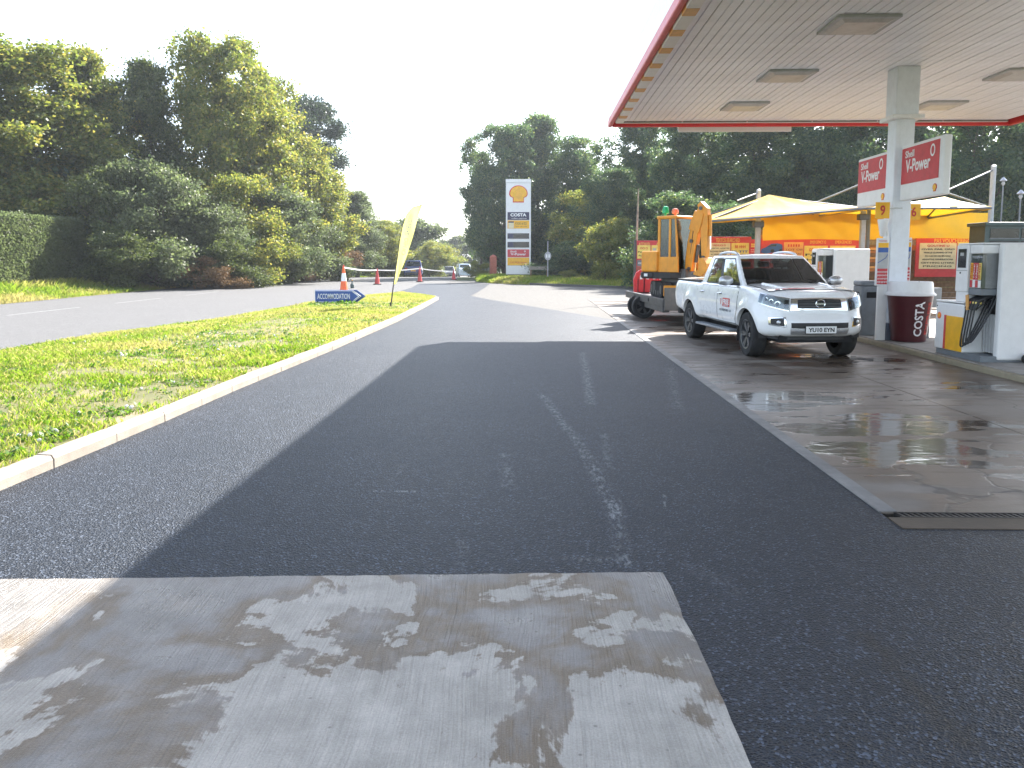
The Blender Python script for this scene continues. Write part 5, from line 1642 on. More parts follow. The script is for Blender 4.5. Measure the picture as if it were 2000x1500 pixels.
# ================================================================== PICKUP
FWD = Vector((0.088, -0.996, 0)).normalized()
pk_root = thing('pickup_truck', 'white double cab pickup with red door sticker towing the excavator trailer', 'pickup truck', (4.99, 13.66, 0.014), math.atan2(FWD.y, FWD.x))
WB = 3.15
TW = ([0, .06, .16, .32, .50, .66, .80, .90, .96, 1.0], [.80, .865, .895, .905, .912, .908, .895, .872, .845, .800])
TA = ([0, .05, .14, .30, .42, .50, .56, .72, .86, .94, 1.0], [.74, .805, .835, .840, .830, .808, .785, .775, .755, .725, .66])
def b_w(t): return float(np.interp(t, *TW))
def b_a(t): return float(np.interp(t, *TA))
XC, NF, XR, AR, NR = 0.02, 3.3, -4.12, 0.26, 5.0
def zt(x): return float(np.interp(x, [-4.4, -2.7, -0.5, -0.2, 0.15, 0.48, 0.68, 0.86], [1.24, 1.22, 1.215, 1.20, 1.175, 1.14, 1.10, 1.07]))
def zb(x): return float(np.interp(x, [-4.4, -3.6, 0.0, 0.5, 0.95], [0.60, 0.50, 0.46, 0.40, 0.41]))
def flare(x, z):
    f = 0.0
    for cx in (0.0, -WB):
        r = math.hypot(x - cx, z - 0.385)
        if z > 0.30:
            f += 0.045 * math.exp(-max(0, r - 0.50) ** 2 / 0.010) if r > 0.40 else 0.045
    return f
def crease(t): return 0.0
def half_outline(t):
    pts = []
    w, a = b_w(t), b_a(t)
    for k in range(19):
        ph = math.pi / 2 * k / 18
        pts.append((XC + a * math.cos(ph) ** (2 / NF), w * math.sin(ph) ** (2 / NF)))
    for x in np.linspace(XC, XR, 56)[1:]:
        pts.append((x, w))
    for k in range(1, 10):
        ph = math.pi / 2 * k / 9
        pts.append((XR - AR * math.sin(ph) ** (2 / NR), w * max(0.0, math.cos(ph)) ** (2 / NR)))
    return pts
def loop_pts(t, s=1.0, dz=0.0):
    h = half_outline(t)
    out = []
    for x, y in h:
        z = zb(x) + t * (zt(x) - zb(x))
        y2 = (y + flare(x, z) * (1 if x < 0.75 else 0)) * s
        out.append((x, y2, z + dz * 1.0))
    return out + [(x, -y, z) for x, y, z in reversed(out[1:-1])]
m = MB()
lv = [0, .03, .07, .14, .22, .30, .38, .46, .54, .62, .70, .78, .85, .90, .94, .97, 1.0]
rows = [loop_pts(t) for t in lv]
for s, dz in ((0.93, .012), (0.80, .022), (0.6, .032), (0.35, .038), (0.0, .040)):
    rows.append(loop_pts(1.0, s, dz))
m.grid(rows, closed=True)
n0 = len(rows[0])
m.f.append(tuple(range(n0))[::-1]); m.mi.append(0)
body = m.build('body', 'car_white', pk_root, weld=True)
# wheel openings cut out of the body
for cx in (0.0, -WB):
    c = MB(); c.lathe([(0.455, -1.3), (0.455, -0.42)], 40, Matrix.Translation((cx, 0, 0.385)) @ Matrix.Rotation(math.pi / 2, 4, 'X'))
    c.lathe([(0.455, 0.42), (0.455, 1.3)], 40, Matrix.Translation((cx, 0, 0.385)) @ Matrix.Rotation(math.pi / 2, 4, 'X'))
    co_ = c.build('cutter', 'car_white', pk_root)
    bo = body.modifiers.new('cut', 'BOOLEAN'); bo.operation = 'DIFFERENCE'; bo.solver = 'EXACT'; bo.object = co_
bpy.context.view_layer.update()
dg = bpy.context.evaluated_depsgraph_get()
nm_ = bpy.data.meshes.new_from_object(body.evaluated_get(dg))
body.modifiers.clear()
body.data = nm_
nm_.polygons.foreach_set('use_smooth', [True] * len(nm_.polygons))
try: nm_.set_sharp_from_angle(angle=R(32))
except Exception: pass
for o in list(pk_root.children):
    if o.name.startswith('cutter'):
        bpy.data.objects.remove(o)
nm_.materials.clear(); nm_.materials.append(M['car_white'])

def front_pt(ph, z, off, side):
    """ph in degrees from the nose centre, at height z"""
    p = R(ph)
    t = 0.5
    for _ in range(5):
        w, a = b_w(t), b_a(t)
        x = XC + a * math.cos(p) ** (2 / NF); y = w * math.sin(p) ** (2 / NF)
        t = min(max((z - zb(x)) / (zt(x) - zb(x)), 0), 1)
    e = 0.01
    x2 = XC + a * math.cos(min(p + e, math.pi / 2 - 1e-4)) ** (2 / NF); y2 = w * math.sin(p + e) ** (2 / NF)
    nx, ny = (y2 - y), -(x2 - x)
    l = math.hypot(nx, ny) + 1e-9
    return (x + nx / l * off, side * (y + ny / l * off), z)
def front_patch(name, par, mat, p0, p1, zlo, zhi, off, side=1, thick=0.02, n=14, mirror=False):
    q = MB()
    for sd in ((1, -1) if mirror else (side,)):
        def row(o):
            return [[front_pt(p0 + (p1 - p0) * i / n, zlo(i / n) + (zhi(i / n) - zlo(i / n)) * j / 6, o, sd) for i in range(n + 1)] for j in range(7)]
        A = row(off); B_ = row(off - thick)
        q.grid(A); q.grid(B_)
        edge = lambda r: r[0] + [k[-1] for k in r[1:]] + r[-1][-2::-1] + [k[0] for k in r[-2:0:-1]]
        q.grid([edge(A), edge(B_)], closed=True)
    return q.build(name, mat, par, smooth=True, weld=True)
def side_pt(x, z, off, side):
    t = min(max((z - zb(x)) / (zt(x) - zb(x)), 0), 1)
    return (x, side * (b_w(t) + flare(x, z) + off), z)
def side_patch(name, par, mat, x0, x1, zlo, zhi, off, side, n=18, m_=8, thick=0.0):
    q = MB()
    q.grid([[side_pt(x0 + (x1 - x0) * i / n, zlo + (zhi - zlo) * j / m_, off, side) for i in range(n + 1)] for j in range(m_ + 1)])
    return q.build(name, mat, par, smooth=True)

# front: grille, lights, bumper
cst = lambda v: (lambda s: v)
lin = lambda a, b: (lambda s: a + (b - a) * s)
gs = front_patch('grille_surround', pk_root, 'chrome', 0, 21, lin(.850, .835), lin(1.050, 1.035), .012, mirror=True)
front_patch('grille_mesh', gs, 'black_plastic', 0, 13.5, lin(.872, .882), lin(1.030, 1.020), .018, mirror=True)
for z in (.905, .95, .995):
    front_patch('grille_bar', gs, 'dark_steel', 0, 12.5, cst(z - .006), cst(z + .006), .026, mirror=True, thick=.012)
nose = front_pt(0.01, .95, .03, 1)
q = MB()
ringp = [(nose[0] + 0.004, 0.076 * math.cos(a), .95 + 0.066 * math.sin(a)) for a in np.linspace(0, 2 * math.pi, 28)]
q.tube(ringp, 0.011, 8); q.box((nose[0] - .004, -.09, .936), (nose[0] + .010, .09, .964)); em = q.build('badge', 'chrome', gs, smooth=True)
text('lettering', 'NISSAN', .03, 'letter_black', em, face_mat((nose[0] + .012, 0, .95), (0, 1, 0), (0, 0, 1)), width=.12, height=.017, depth=.002)
for sd in (1, -1):
    hl = front_patch('headlight', pk_root, 'grey_light', 22.5, 71, lin(.835, .955), lin(1.035, 1.115), .008, sd, n=18)
    front_patch('headlight_rim', hl, 'chrome', 22.5, 71, lin(1.028, 1.106), lin(1.042, 1.122), .013, sd, n=18, thick=.012)
    front_patch('headlight_rim', hl, 'chrome', 22.5, 71, lin(.828, .948), lin(.840, .962), .013, sd, n=18, thick=.012)
    front_patch('inner_lamp', hl, 'black_plastic', 23.5, 29, lin(.870, .880), lin(1.010, 1.018), .014, sd, n=6, thick=.012)
    for ph, z, rr in ((38, .945, .042), (48, .985, .036), (57, 1.02, .028)):
        c = front_pt(ph, z, .004, sd)
        c2 = front_pt(ph, z, .03, sd)
        dv = (Vector(c2) - Vector(c)).normalized()
        q = MB(); q.lathe([(rr, 0.0), (rr, .012), (rr * .7, .022), (0.001, .026)], 18, Matrix.Translation(c) @ dv.to_track_quat('Z', 'Y').to_matrix().to_4x4()); q.build('lamp_lens', 'glass_dark', hl, smooth=True)
        q = MB(); q.lathe([(rr * .95, .010), (rr * 1.18, .012), (rr * 1.18, .018), (rr * .95, .020)], 18, Matrix.Translation(c) @ dv.to_track_quat('Z', 'Y').to_matrix().to_4x4()); q.build('lamp_ring', 'chrome', hl, smooth=True)
    front_patch('lens_cover', hl, 'glass_clear', 23, 70.5, lin(.842, .960), lin(1.030, 1.110), .034, sd, n=18, thick=.003)
    fg = front_patch('fog_light_surround', pk_root, 'chrome', 27, 53, lin(.565, .60), lin(.735, .72), .010, sd, n=8)
    front_patch('fog_light_bowl', fg, 'black_plastic', 29.5, 49, lin(.585, .615), lin(.718, .705), .015, sd, n=8, thick=.012)
    c = front_pt(37, .645, .012, sd); c2 = front_pt(37, .645, .04, sd)
    q = MB(); q.lathe([(.034, 0), (.034, .012), (.02, .02), (.001, .022)], 16, Matrix.Translation(c) @ (Vector(c2) - Vector(c)).normalized().to_track_quat('Z', 'Y').to_matrix().to_4x4()); q.build('fog_lamp', 'silver', fg, smooth=True)
front_patch('lower_grille', pk_root, 'black_plastic', 0, 21, lin(.545, .555), lin(.640, .640), .008, mirror=True)
front_patch('skid_plate', pk_root, 'silver', 0, 22, lin(.435, .445), lin(.540, .548), .010, mirror=True)
front_patch('chin', pk_root, 'black_plastic', 0, 70, lin(.345, .36), lin(.425, .440), -.012, mirror=True, thick=.05)
mtp = face_mat((front_pt(0.01, .57, .030, 1)[0], 0, .575), (0, 1, 0), (0, 0, 1))
xf = front_pt(0.01, .57, .012, 1)[0]
q = MB(); q.box((xf, -.26, .470), (xf + .018, .26, .585)); pl = q.build('number_plate', 'letter_white', pk_root, bevel=.004)
q = MB(); q.box((xf - .004, -.268, .462), (xf + .014, .268, .593)); q.build('plate_frame', 'black_plastic', pl, bevel=.004)
text('lettering', 'YU10 EYN', .08, 'letter_black', pl, face_mat((xf + .021, 0, .528), (0, 1, 0), (0, 0, 1)), width=.44, height=.072, bold=.002, depth=.003)
# bonnet: shut line, rib and red print
def hood_pt(x, y, off=0.0):
    w = b_w(1.0); 
    s = min(abs(y) / w, 1)
    dz = float(np.interp(s, [0, .35, .6, .8, .93, 1.0], [.040, .038, .032, .022, .012, 0]))
    return (x, y, zt(x) + dz + off)
def hood_patch(name, mat, x0, x1, y0, y1, off, par=pk_root, skew=0.0):
    q = MB(); q.grid([[hood_pt(x0 + (x1 - x0) * i / 10 + skew * abs(y0 + (y1 - y0) * j / 12), y0 + (y1 - y0) * j / 12, off) for j in range(13)] for i in range(11)])
    return q.build(name, mat, par, smooth=True)
hb = hood_patch('bonnet_gap', 'gap_black', -.42, .52, -.755, .755, .002)
hood_patch('bonnet', 'car_white', -.41, .512, -.745, .745, .008)
for s in (1, -1):
    q = MB(); q.tube([hood_pt(-.30, .52 * s, .006), hood_pt(.1, .48 * s, .008), hood_pt(.48, .40 * s, .002)], [.03, .026, .012], 8); q.build('bonnet_rib', 'car_white', pk_root, smooth=True)
hood_patch('bonnet_print', 'red_paint', .40, .50, -.50, .06, .012)
hood_patch('bonnet_print', 'red_paint', .43, .49, -.62, -.54, .012)
q = MB(); q.grid([[hood_pt(x, y, .006 + .0) for y in np.linspace(-.72, .72, 9)] for x in (-.50, -.43)]); q.build('cowl', 'black_plastic', pk_root)
for s in (-1, 1):
    q = MB(); q.tube([(-.44, .1 + .3 * s, 1.27), (-.50, .25 + .05 * s + .28 * s, 1.30), (-.56, -.1 + .42 * s, 1.325)], .009, 6); q.build('wiper', 'black_plastic', pk_root)

# ---- cab
gtop = pk_root
ZB, ZR = 1.22, 1.745
def cab_x(t): return -0.44 - 0.80 * t ** 1.05, -2.74 + 0.20 * t      # front, rear
def cab_w(t): return 0.805 - 0.165 * t ** 1.25
def cab_pt(face, s, t):
    xf_, xr_ = cab_x(t); w = cab_w(t)
    z = ZB - 0.03 + (ZR - ZB + 0.03) * t
    if face == 'f':   # s -1..1
        return (xf_ + 0.13 * (1 - s * s) * (1 - .3 * t), w * s, z)
    if face == 'r':
        return (xr_ - 0.04 * (1 - s * s), w * s, z)
    return (xf_ + (xr_ - xf_) * s, (w + 0.02 * math.sin(math.pi * s)) * (1 if face == 'l' else -1), z)
ft = [0, .05, .2, .4, .6, .8, .90, 1.0]
cab = MB()
fs_ = [-1, -.93, -.8, -.5, 0, .5, .8, .93, 1]
cab.grid([[cab_pt('f', s, t) for s in fs_] for t in ft], skip=lambda i, j: 1 <= i < 6 and 1 <= j < 7)
ss = [0, .075, .16, .26, .36, .43, .50, .56, .66, .76, .84, .93, 1]
def sskip(i, j):
    return 1 <= i < 6 and (1 <= j < 5 or 6 <= j < 10)
for fc_ in 'lr_'[:1] + 'R':
    cab.grid([[cab_pt('l' if fc_ == 'l' else 's', s, t) for s in ss] for t in ft], skip=sskip)
cab.grid([[cab_pt('r', s, t) for s in fs_] for t in ft], skip=lambda i, j: 2 <= i < 6 and 1 <= j < 7)
# roof
top_f = [cab_pt('f', s, 1) for s in fs_]; top_r = [cab_pt('r', s, 1) for s in fs_]
rows = []
nr = 12
for i in range(len(ss)):
    s = ss[i]
    row = []
    for j, y in enumerate(fs_):
        A = Vector(top_f[j]); B_ = Vector(top_r[j])
        p = A + (B_ - A) * s
        if j in (0, 8): p = Vector(cab_pt('l' if j == 8 else 's', s, 1))
        p.z = ZR + 0.045 * (1 - y * y) * (0.25 + 0.75 * math.sin(math.pi * min(max(s, .0), 1)) ** .5) if 0 < j < 8 and 0 < i < len(ss) - 1 else p.z
        row.append(tuple(p))
    rows.append(row)
cab.grid(rows)
cabo = cab.build('cab', 'car_white', pk_root, smooth=True, weld=True, bevel=0.022, seg=3)
def pane(name, pts, mat, par, thick=0.006):
    q = MB(); q.grid(pts); return q.build(name, mat, par, smooth=True)
def inset(face, s0, s1, t0, t1, off=0.006):
    rows = []
    for i in range(7):
        t = t0 + (t1 - t0) * i / 6
        row = []
        for j in range(9):
            p = cab_pt(face, s0 + (s1 - s0) * j / 8, t)
            row.append(p)
        rows.append(row)
    return rows
pane('windscreen', inset('f', -.94, .94, .045, .905), 'glass_screen', pk_root)
pane('rear_window', inset('r', -.94, .94, .18, .905), 'glass_screen', pk_root)
for fc_ in ('l', 's'):
    for a, b in ((.07, .435), (.495, .845)):
        w_ = pane('side_window', inset(fc_, a, b, .045, .905), 'glass_side', pk_root)
        q = MB()
        rr_ = []
        for (s, t) in [(a, .05), (b, .05), (b, .90), (a, .90)]:
            rr_.append(cab_pt(fc_, s, t))
        pth = []
        for k in range(4):
            A, B_ = Vector(rr_[k]), Vector(rr_[(k + 1) % 4])
            for i in range(6): pth.append(tuple(A + (B_ - A) * i / 6))
        pth.append(pth[0])
        q.tube(pth, .012, 6); q.build('window_seal', 'black_plastic', w_)
    # B pillar blackout
    q = MB(); q.grid([[tuple(Vector(cab_pt(fc_, s, t)) + Vector((0, .004 if fc_ == 'l' else -.004, 0))) for s in (.435, .465, .497)] for t in np.linspace(.05, .9, 6)]); q.build('pillar_trim', 'black_plastic', pk_root)
# interior
q = MB(); q.box((-2.60, -.74, 1.0), (-.50, .74, 1.255)); q.build('interior_floor', 'seat_dark', pk_root)
q = MB(); q.box((-.86, -.70, 1.22), (-.50, .70, 1.30)); q.build('dashboard', 'seat_dark', pk_root, bevel=.03)
for x, ys in ((-1.55, (-.36, .36)), (-2.38, (-.36, .36))):
    for y in ys:
        q = MB(); q.box((x - .10, y - .24, 1.20), (x + .06, y + .24, 1.50)); st = q.build('seat_back', 'seat_dark', pk_root, bevel=.05, seg=3)
        q = MB(); q.box((x - .08, y - .12, 1.52), (x + .03, y + .12, 1.64)); q.build('head_rest', 'seat_dark', st, bevel=.04, seg=3)
q = MB(); q.tube([(-1.0 + .10 * math.sin(a) * .4, -.36 + .18 * math.cos(a), 1.33 + .16 * math.sin(a)) for a in np.linspace(0, 2 * math.pi, 20)], .014, 6); q.build('steering_wheel', 'black_plastic', pk_root)
q = MB(); q.box((-1.02, -.09, 1.60), (-.99, .09, 1.655)); q.build('rear_view_mirror', 'black_plastic', pk_root, bevel=.01)
# roof rails
for s in (1, -1):
    q = MB()
    pth = []
    for k in range(13):
        u_ = k / 12
        pth.append((-1.35 - 1.10 * u_, s * (.56 - .01 * u_), 1.74 + .075 * math.sin(math.pi * u_) ** .35))
    q.tube(pth, .024, 8); q.build('roof_rail', 'silver', pk_root, smooth=True)
# doors as panels with dark shut lines
for sd in (1, -1):
    for (x0, x1, lo, hi, nm) in ((-1.50, -.49, .52, 1.165, 'front_door'), (-2.52, -1.52, .52, 1.165, 'rear_door')):
        xx0 = x0 if nm == 'front_door' else -2.52
        side_patch('shut_line', pk_root, 'gap_black', x0 - .009, x1 + .009, lo - .012, hi + .01, .0015, sd)
        dr_ = side_patch(nm, pk_root, 'car_white', x0, x1, lo, hi, .006, sd)
        hx = x0 + .14
        p = side_pt(hx, 1.04, .012, sd)
        q = MB(); q.tube([(hx - .09, p[1] - sd * .005, 1.035), (hx - .05, p[1] + sd * .024, 1.04), (hx + .05, p[1] + sd * .024, 1.04), (hx + .09, p[1] - sd * .005, 1.045)], [.012, .017, .017, .012], 8); q.build('handle', 'chrome', dr_, smooth=True)
    side_patch('fuel_flap', pk_root, 'car_white', -3.02, -2.86, .90, 1.06, .008, sd, 6, 6)
    st = MB(); st.box((-2.55, .80 * sd if sd > 0 else -.99, .36), (-.62, .99 if sd > 0 else -.80, .41)); st.build('side_step', 'grey_plastic', pk_root, bevel=.02)
    st = MB(); st.box((-2.50, min(.985 * sd, 1.0 * sd), .375), (-.66, max(.985 * sd, 1.0 * sd), .395)); st.build('step_trim', 'chrome', pk_root)
    # mirror
    q = MB()
    mt = Matrix.Translation((-.72, 1.04 * sd, 1.29)) @ Matrix.Diagonal((.085, .135, .09, 1))
    q.lathe([(.05, -1), (.6, -.85), (.95, -.4), (1, .1), (.85, .6), (.5, .92), (.03, 1)], 18, mt); mr = q.build('mirror', 'silver', pk_root, smooth=True)
    q = MB(); q.box((-.76, min(.80 * sd, .98 * sd), 1.205), (-.69, max(.80 * sd, .98 * sd), 1.245)); q.build('mirror_arm', 'black_plastic', mr, bevel=.01)
    q = MB(); q.box((-.80, min(.92 * sd, 1.15 * sd), 1.215), (-.70, max(.92 * sd, 1.15 * sd), 1.262)); q.build('mirror_base', 'grey_plastic', mr, bevel=.02)
    # mud flaps
    for cx in (-.47, -WB - .47):
        q = MB(); q.box((cx - .01, min(.68 * sd, .90 * sd), .22), (cx + .01, max(.68 * sd, .90 * sd), .52)); q.build('mud_flap', 'black_plastic', pk_root)
    # wheel house liners
    for cx in (0.0, -WB):
        q = MB()
        arc = [(cx + .450 * math.cos(a), .385 + .450 * math.sin(a)) for a in np.linspace(R(-4), R(184), 25)]
        q.grid([[(x_, y_ * sd, z_) for x_, z_ in arc] for y_ in (.40, .885)])
        q.add([(x_, .40 * sd, z_) for x_, z_ in arc], [tuple(range(25))]); q.build('wheel_liner', 'black_plastic', pk_root, smooth=True)
    # bed rail
    q = MB(); q.box((-4.30, min(.70 * sd, .845 * sd), 1.205), (-2.76, max(.70 * sd, .845 * sd), 1.248)); q.build('bed_rail', 'black_plastic', pk_root, bevel=.012)
q = MB(); q.box((-4.28, -.71, 1.20), (-2.76, .71, 1.246)); q.build('bed_cover', 'black_plastic', pk_root, bevel=.01)
q = MB(); q.box((-4.40, -.80, .45), (-4.30, .80, .60)); q.build('rear_bumper', 'black_plastic', pk_root, bevel=.03)
q = MB(); q.box((-4.1, -.62, .30), (.70, .62, .47)); q.build('chassis', 'gap_black', pk_root)
# door sticker (image-left side)
sd = -1
def side_mat(x, z, off): 
    p = side_pt(x, z, off, -1)
    return face_mat(p, (1, 0, 0), (0, 0, 1))
q = MB(); q.grid([[side_pt(x, z, .009, -1) for x in np.linspace(-1.20, -.83, 6)] for z in np.linspace(.80, .96, 6)]); stk = q.build('door_sticker', 'red_paint', pk_root)
text('lettering', 'FREE', .1, 'letter_white', stk, side_mat(-1.015, .89, .012), width=.30, height=.095, bold=.003)
text('lettering', 'ROAD WORKS', .1, 'letter_white', stk, side_mat(-1.015, .822, .012), width=.26, height=.022)
text('lettering', '01909581 U', .1, 'grey_plastic', stk, side_mat(-1.06, .735, .013), width=.56, height=.045)
text('lettering', 'I', .1, 'letter_red', stk, side_mat(-1.28, .89, .013), width=.015, height=.12)

def make_wheel(Rt, Wt, par, loc, sd, mat_s='silver', spokes=6, name='wheel'):
    """axle along local y, outer face towards sd"""
    base = Matrix.Rotation(math.pi / 2 * -sd, 4, 'X')
    q = MB()
    hw = Wt / 2
    rr = Rt
    q.lathe([(rr * .66, -hw * .9), (rr * .80, -hw * 1.02), (rr * .94, -hw * .96), (rr * .99, -hw * .78), (rr, -hw * .3), (rr, hw * .3), (rr * .99, hw * .78), (rr * .94, hw * .96), (rr * .80, hw * 1.02), (rr * .66, hw * .9), (rr * .655, hw * .7), (rr * .655, -hw * .7)], 40, base, caps=False)
    ty = q.build('tyre', 'rubber', par, smooth=True)
    ty.name = name
    ty.location = loc
    q = MB()
    q.lathe([(rr * .66, hw * .92), (rr * .67, hw * .98), (rr * .62, hw * .93), (rr * .60, hw * .5), (rr * .58, -hw * .6)], 32, base, caps=False); q.build('rim', mat_s, ty, smooth=True)
    q = MB(); q.lathe([(rr * .60, hw * .12), (.001, hw * .15)], 32, base, caps=False); q.build('brake_disc', 'gap_black', ty)
    q = MB()
    for k in range(spokes):
        for d in (-.13, .13):
            a = 2 * math.pi * k / spokes
            mm = base @ Matrix.Rotation(a + d, 4, 'Z')
            q.add([tuple(mm @ Vector(p)) for p in ((.10 * rr, -.035 * rr, hw * .70), (.62 * rr, -.055 * rr, hw * .86), (.62 * rr, .055 * rr, hw * .86), (.10 * rr, .035 * rr, hw * .70), (.10 * rr, -.05 * rr, hw * .3), (.62 * rr, -.07 * rr, hw * .5), (.62 * rr, .07 * rr, hw * .5), (.10 * rr, .05 * rr, hw * .3))],
                  [(0, 1, 2, 3), (0, 4, 5, 1), (3, 2, 6, 7), (4, 7, 6, 5)])
    q.build('spokes', mat_s, ty)
    q = MB(); q.lathe([(.17 * rr, hw * .3), (.17 * rr, hw * .74), (.10 * rr, hw * .80), (.001, hw * .80)], 18, base); q.build('hub', 'black_plastic', ty, smooth=True)
    return ty
P('alloy', (0.20, 0.205, 0.215), 0.3, 0.75, var=0.08, dirt=0.15)
for cx in (0.0, -WB):
    for sd in (1, -1):
        wv = make_wheel(.385, .265, pk_root, (cx, .80 * sd, .385), sd, 'alloy')
        if cx == 0.0: wv.rotation_euler.z = R(-3)

# ================================================================== TRAILER AND EXCAVATOR
tl = thing('plant_trailer', 'dark grey twin axle plant trailer hitched behind the white pickup', 'trailer', (4.62, 21.9, 0.012), R(1.5))
q = MB(); q.box((-.90, -2.6, .56), (.90, 2.6, .64)); q.build('deck', 'trailer_grey', tl, bevel=.01)
for s in (-1, 1):
    q = MB(); q.box((min(.90 * s, .985 * s), -2.6, .50), (max(.90 * s, .985 * s), 2.7, .70)); q.build('side_rail', 'trailer_grey', tl, bevel=.012)
    for y in (.45, 1.15):
        make_wheel(.33, .19, tl, (.86 * s, y, .33), s, 'dark_steel', 5)
        q = MB()
        pr = []
        for k in range(13):
            a = math.pi * k / 12
            pr.append((y + .40 * math.cos(a), .33 + .40 * math.sin(a) * .8))
        rows = [[(x_, p[0], p[1]) for p in pr] for x_ in ((.74 * s), (.99 * s))]
        q.grid(rows); q.build('mudguard', 'black_plastic', tl, smooth=True)
    q = MB(); q.box((min(.74 * s, .97 * s), 1.58, .16), (max(.74 * s, .97 * s), 1.60, .55)); q.build('mud_flap', 'rubber', tl)
    q = MB(); q.box((min(.86 * s, .98 * s), 2.70, .50), (max(.86 * s, .98 * s), 2.74, .68)); q.build('tail_light', 'tail_red', tl)
    q = MB(); q.box((min(.78 * s, .96 * s), -2.5, .36), (max(.78 * s, .96 * s), -.2, .50)); q.build('side_box', 'trailer_grey', tl, bevel=.02)
    q = MB(); q.lathe([(.045, 0), (.045, .012)], 14, Matrix.Translation((.985 * s, -.9, .60)) @ Matrix.Rotation(math.pi / 2 * s, 4, 'Y')); q.build('lashing_ring', 'gap_black', tl)
q = MB(); q.box((-.95, -2.66, .42), (.95, -2.60, .98)); q.build('headboard', 'trailer_grey', tl, bevel=.01)
q = MB(); q.tube([(-.6, -2.6, .48), (0, -3.75, .46)], .05, 8); q.tube([(.6, -2.6, .48), (0, -3.75, .46)], .05, 8); q.build('drawbar', 'dark_steel', tl)
q = MB(); q.box((-.70, -.4, .30), (.70, 1.9, .52)); q.build('axle_beam', 'gap_black', tl)
for s in (-.5, .5):
    q = MB(); q.box((s - .22, 2.45, .64), (s + .22, 2.58, 1.25)); q.build('ramp', 'trailer_grey', tl, bevel=.01)

ex = thing('mini_excavator', 'orange mini excavator with raised folded arm loaded on the trailer', 'excavator', (4.50, 21.85, .655), R(-50))
ZO = 0.0
und = R(50) + R(1.5)
for s in (-1, 1):
    mt = Matrix.Rotation(und + math.pi / 2, 4, 'Z')
    q = MB()
    pr = []
    for k in range(13):
        a = -math.pi / 2 + math.pi * k / 12
        pr.append((.62 + .20 * math.cos(a), .21 + .20 * math.sin(a)))
    for k in range(13):
        a = math.pi / 2 + math.pi * k / 12
        pr.append((-.62 + .20 * math.cos(a), .21 + .20 * math.sin(a)))
    q.prism(pr, .36 * s - .13, .36 * s + .13, 'y', mat=mt); tk = q.build('track', 'rubber', ex, smooth=True)
    q = MB()
    for k in range(18):
        x = -.62 + 1.24 * k / 17
        for z in (.0, .415):
            q.box((x - .018, .36 * s - .135, z - .012), (x + .018, .36 * s + .135, z + .012), mat=mt)
    q.build('grousers', 'rubber', tk)
    for k in range(5):
        q = MB(); q.lathe([(.12 if k in (0, 4) else .07, -.14), (.12 if k in (0, 4) else .07, .14)], 14, mt @ Matrix.Translation((-.6 + .3 * k, .36 * s, .21 if k in (0, 4) else .12)) @ Matrix.Rotation(math.pi / 2, 4, 'X')); q.build('roller', 'dark_steel', tk)
q = MB(); q.box((-.5, -.30, .16), (.5, .30, .42)); q.build('undercarriage', 'dark_steel', ex)
q = MB(); q.lathe([(.34, .40), (.34, .52)], 24); q.build('slew_ring', 'dark_steel', ex, smooth=True)
q = MB(); q.prism([(-.74, -.50), (-.80, 0), (-.74, .50), (.30, .55), (.52, .30), (.52, -.30), (.30, -.55)], .50, .68, 'z'); q.build('house_base', 'black_plastic', ex, bevel=.02)
q = MB(); q.prism([(-.80, -.44), (-.84, 0), (-.80, .44), (-.70, .54), (-.18, .54), (-.18, -.54), (-.70, -.54)], .68, 1.26, 'z'); ec = q.build('engine_cover', 'digger_orange', ex, bevel=.05, seg=3)
q = MB(); q.prism([(-.83, -.44), (-.87, 0), (-.83, .44), (-.70, .55), (-.30, .55), (-.30, -.55), (-.70, -.55)], .52, .675, 'z'); q.build('counterweight', 'black_plastic', ex, bevel=.03)
q = MB(); q.box((-.60, -.560, .56), (-.48, -.552, .64)); q.build('decal', 'letter_white', ex)
# cab
cz0, cz1 = .68, 2.12
cx0, cx1, cy0, cy1 = -.22, .50, -.46, .50
cabx = []
posts = {'rl': ((cx0, cy1), (cx0, cy1)), 'rr': ((cx0, cy0), (cx0, cy0)), 'fl': ((cx1, cy1), (cx1 - .10, cy1)), 'fr': ((cx1, cy0), (cx1 - .10, cy0))}
for kx, (b, t_) in posts.items():
    q = MB()
    wdt = .09 if kx[0] == 'r' else .05
    sx = 1 if kx[0] == 'r' else -1; sy = -1 if kx[1] == 'l' else 1
    q.add([(b[0], b[1], cz0), (b[0] + sx * wdt, b[1], cz0), (b[0] + sx * wdt, b[1] + sy * .06, cz0), (b[0], b[1] + sy * .06, cz0),
           (t_[0], t_[1], cz1), (t_[0] + sx * wdt, t_[1], cz1), (t_[0] + sx * wdt, t_[1] + sy * .06, cz1), (t_[0], t_[1] + sy * .06, cz1)],
          [(0, 3, 2, 1), (4, 5, 6, 7), (0, 1, 5, 4), (1, 2, 6, 5), (2, 3, 7, 6), (3, 0, 4, 7)])
    q.build('cab_post', 'digger_orange', ex, bevel=.015)
q = MB(); q.box((.16, cy0, cz0), (.23, cy0 + .05, cz1)); q.build('cab_post', 'digger_orange', ex, bevel=.012)
q = MB(); q.box((cx0 - .03, cy0 - .03, cz1), (cx1 - .05, cy1 + .03, cz1 + .09)); rf = q.build('cab_roof', 'digger_orange', ex, bevel=.035, seg=3)
q = MB(); q.box((cx0, cy0 + .002, cz0), (cx1 - .01, cy0 + .045, cz0 + .42)); q.build('door_panel', 'digger_orange', ex, bevel=.015)
q = MB(); q.box((cx0 + .002, cy0 + .06, cz0), (cx0 + .05, cy1 - .06, cz0 + .62)); q.build('rear_panel', 'digger_orange', ex, bevel=.015)
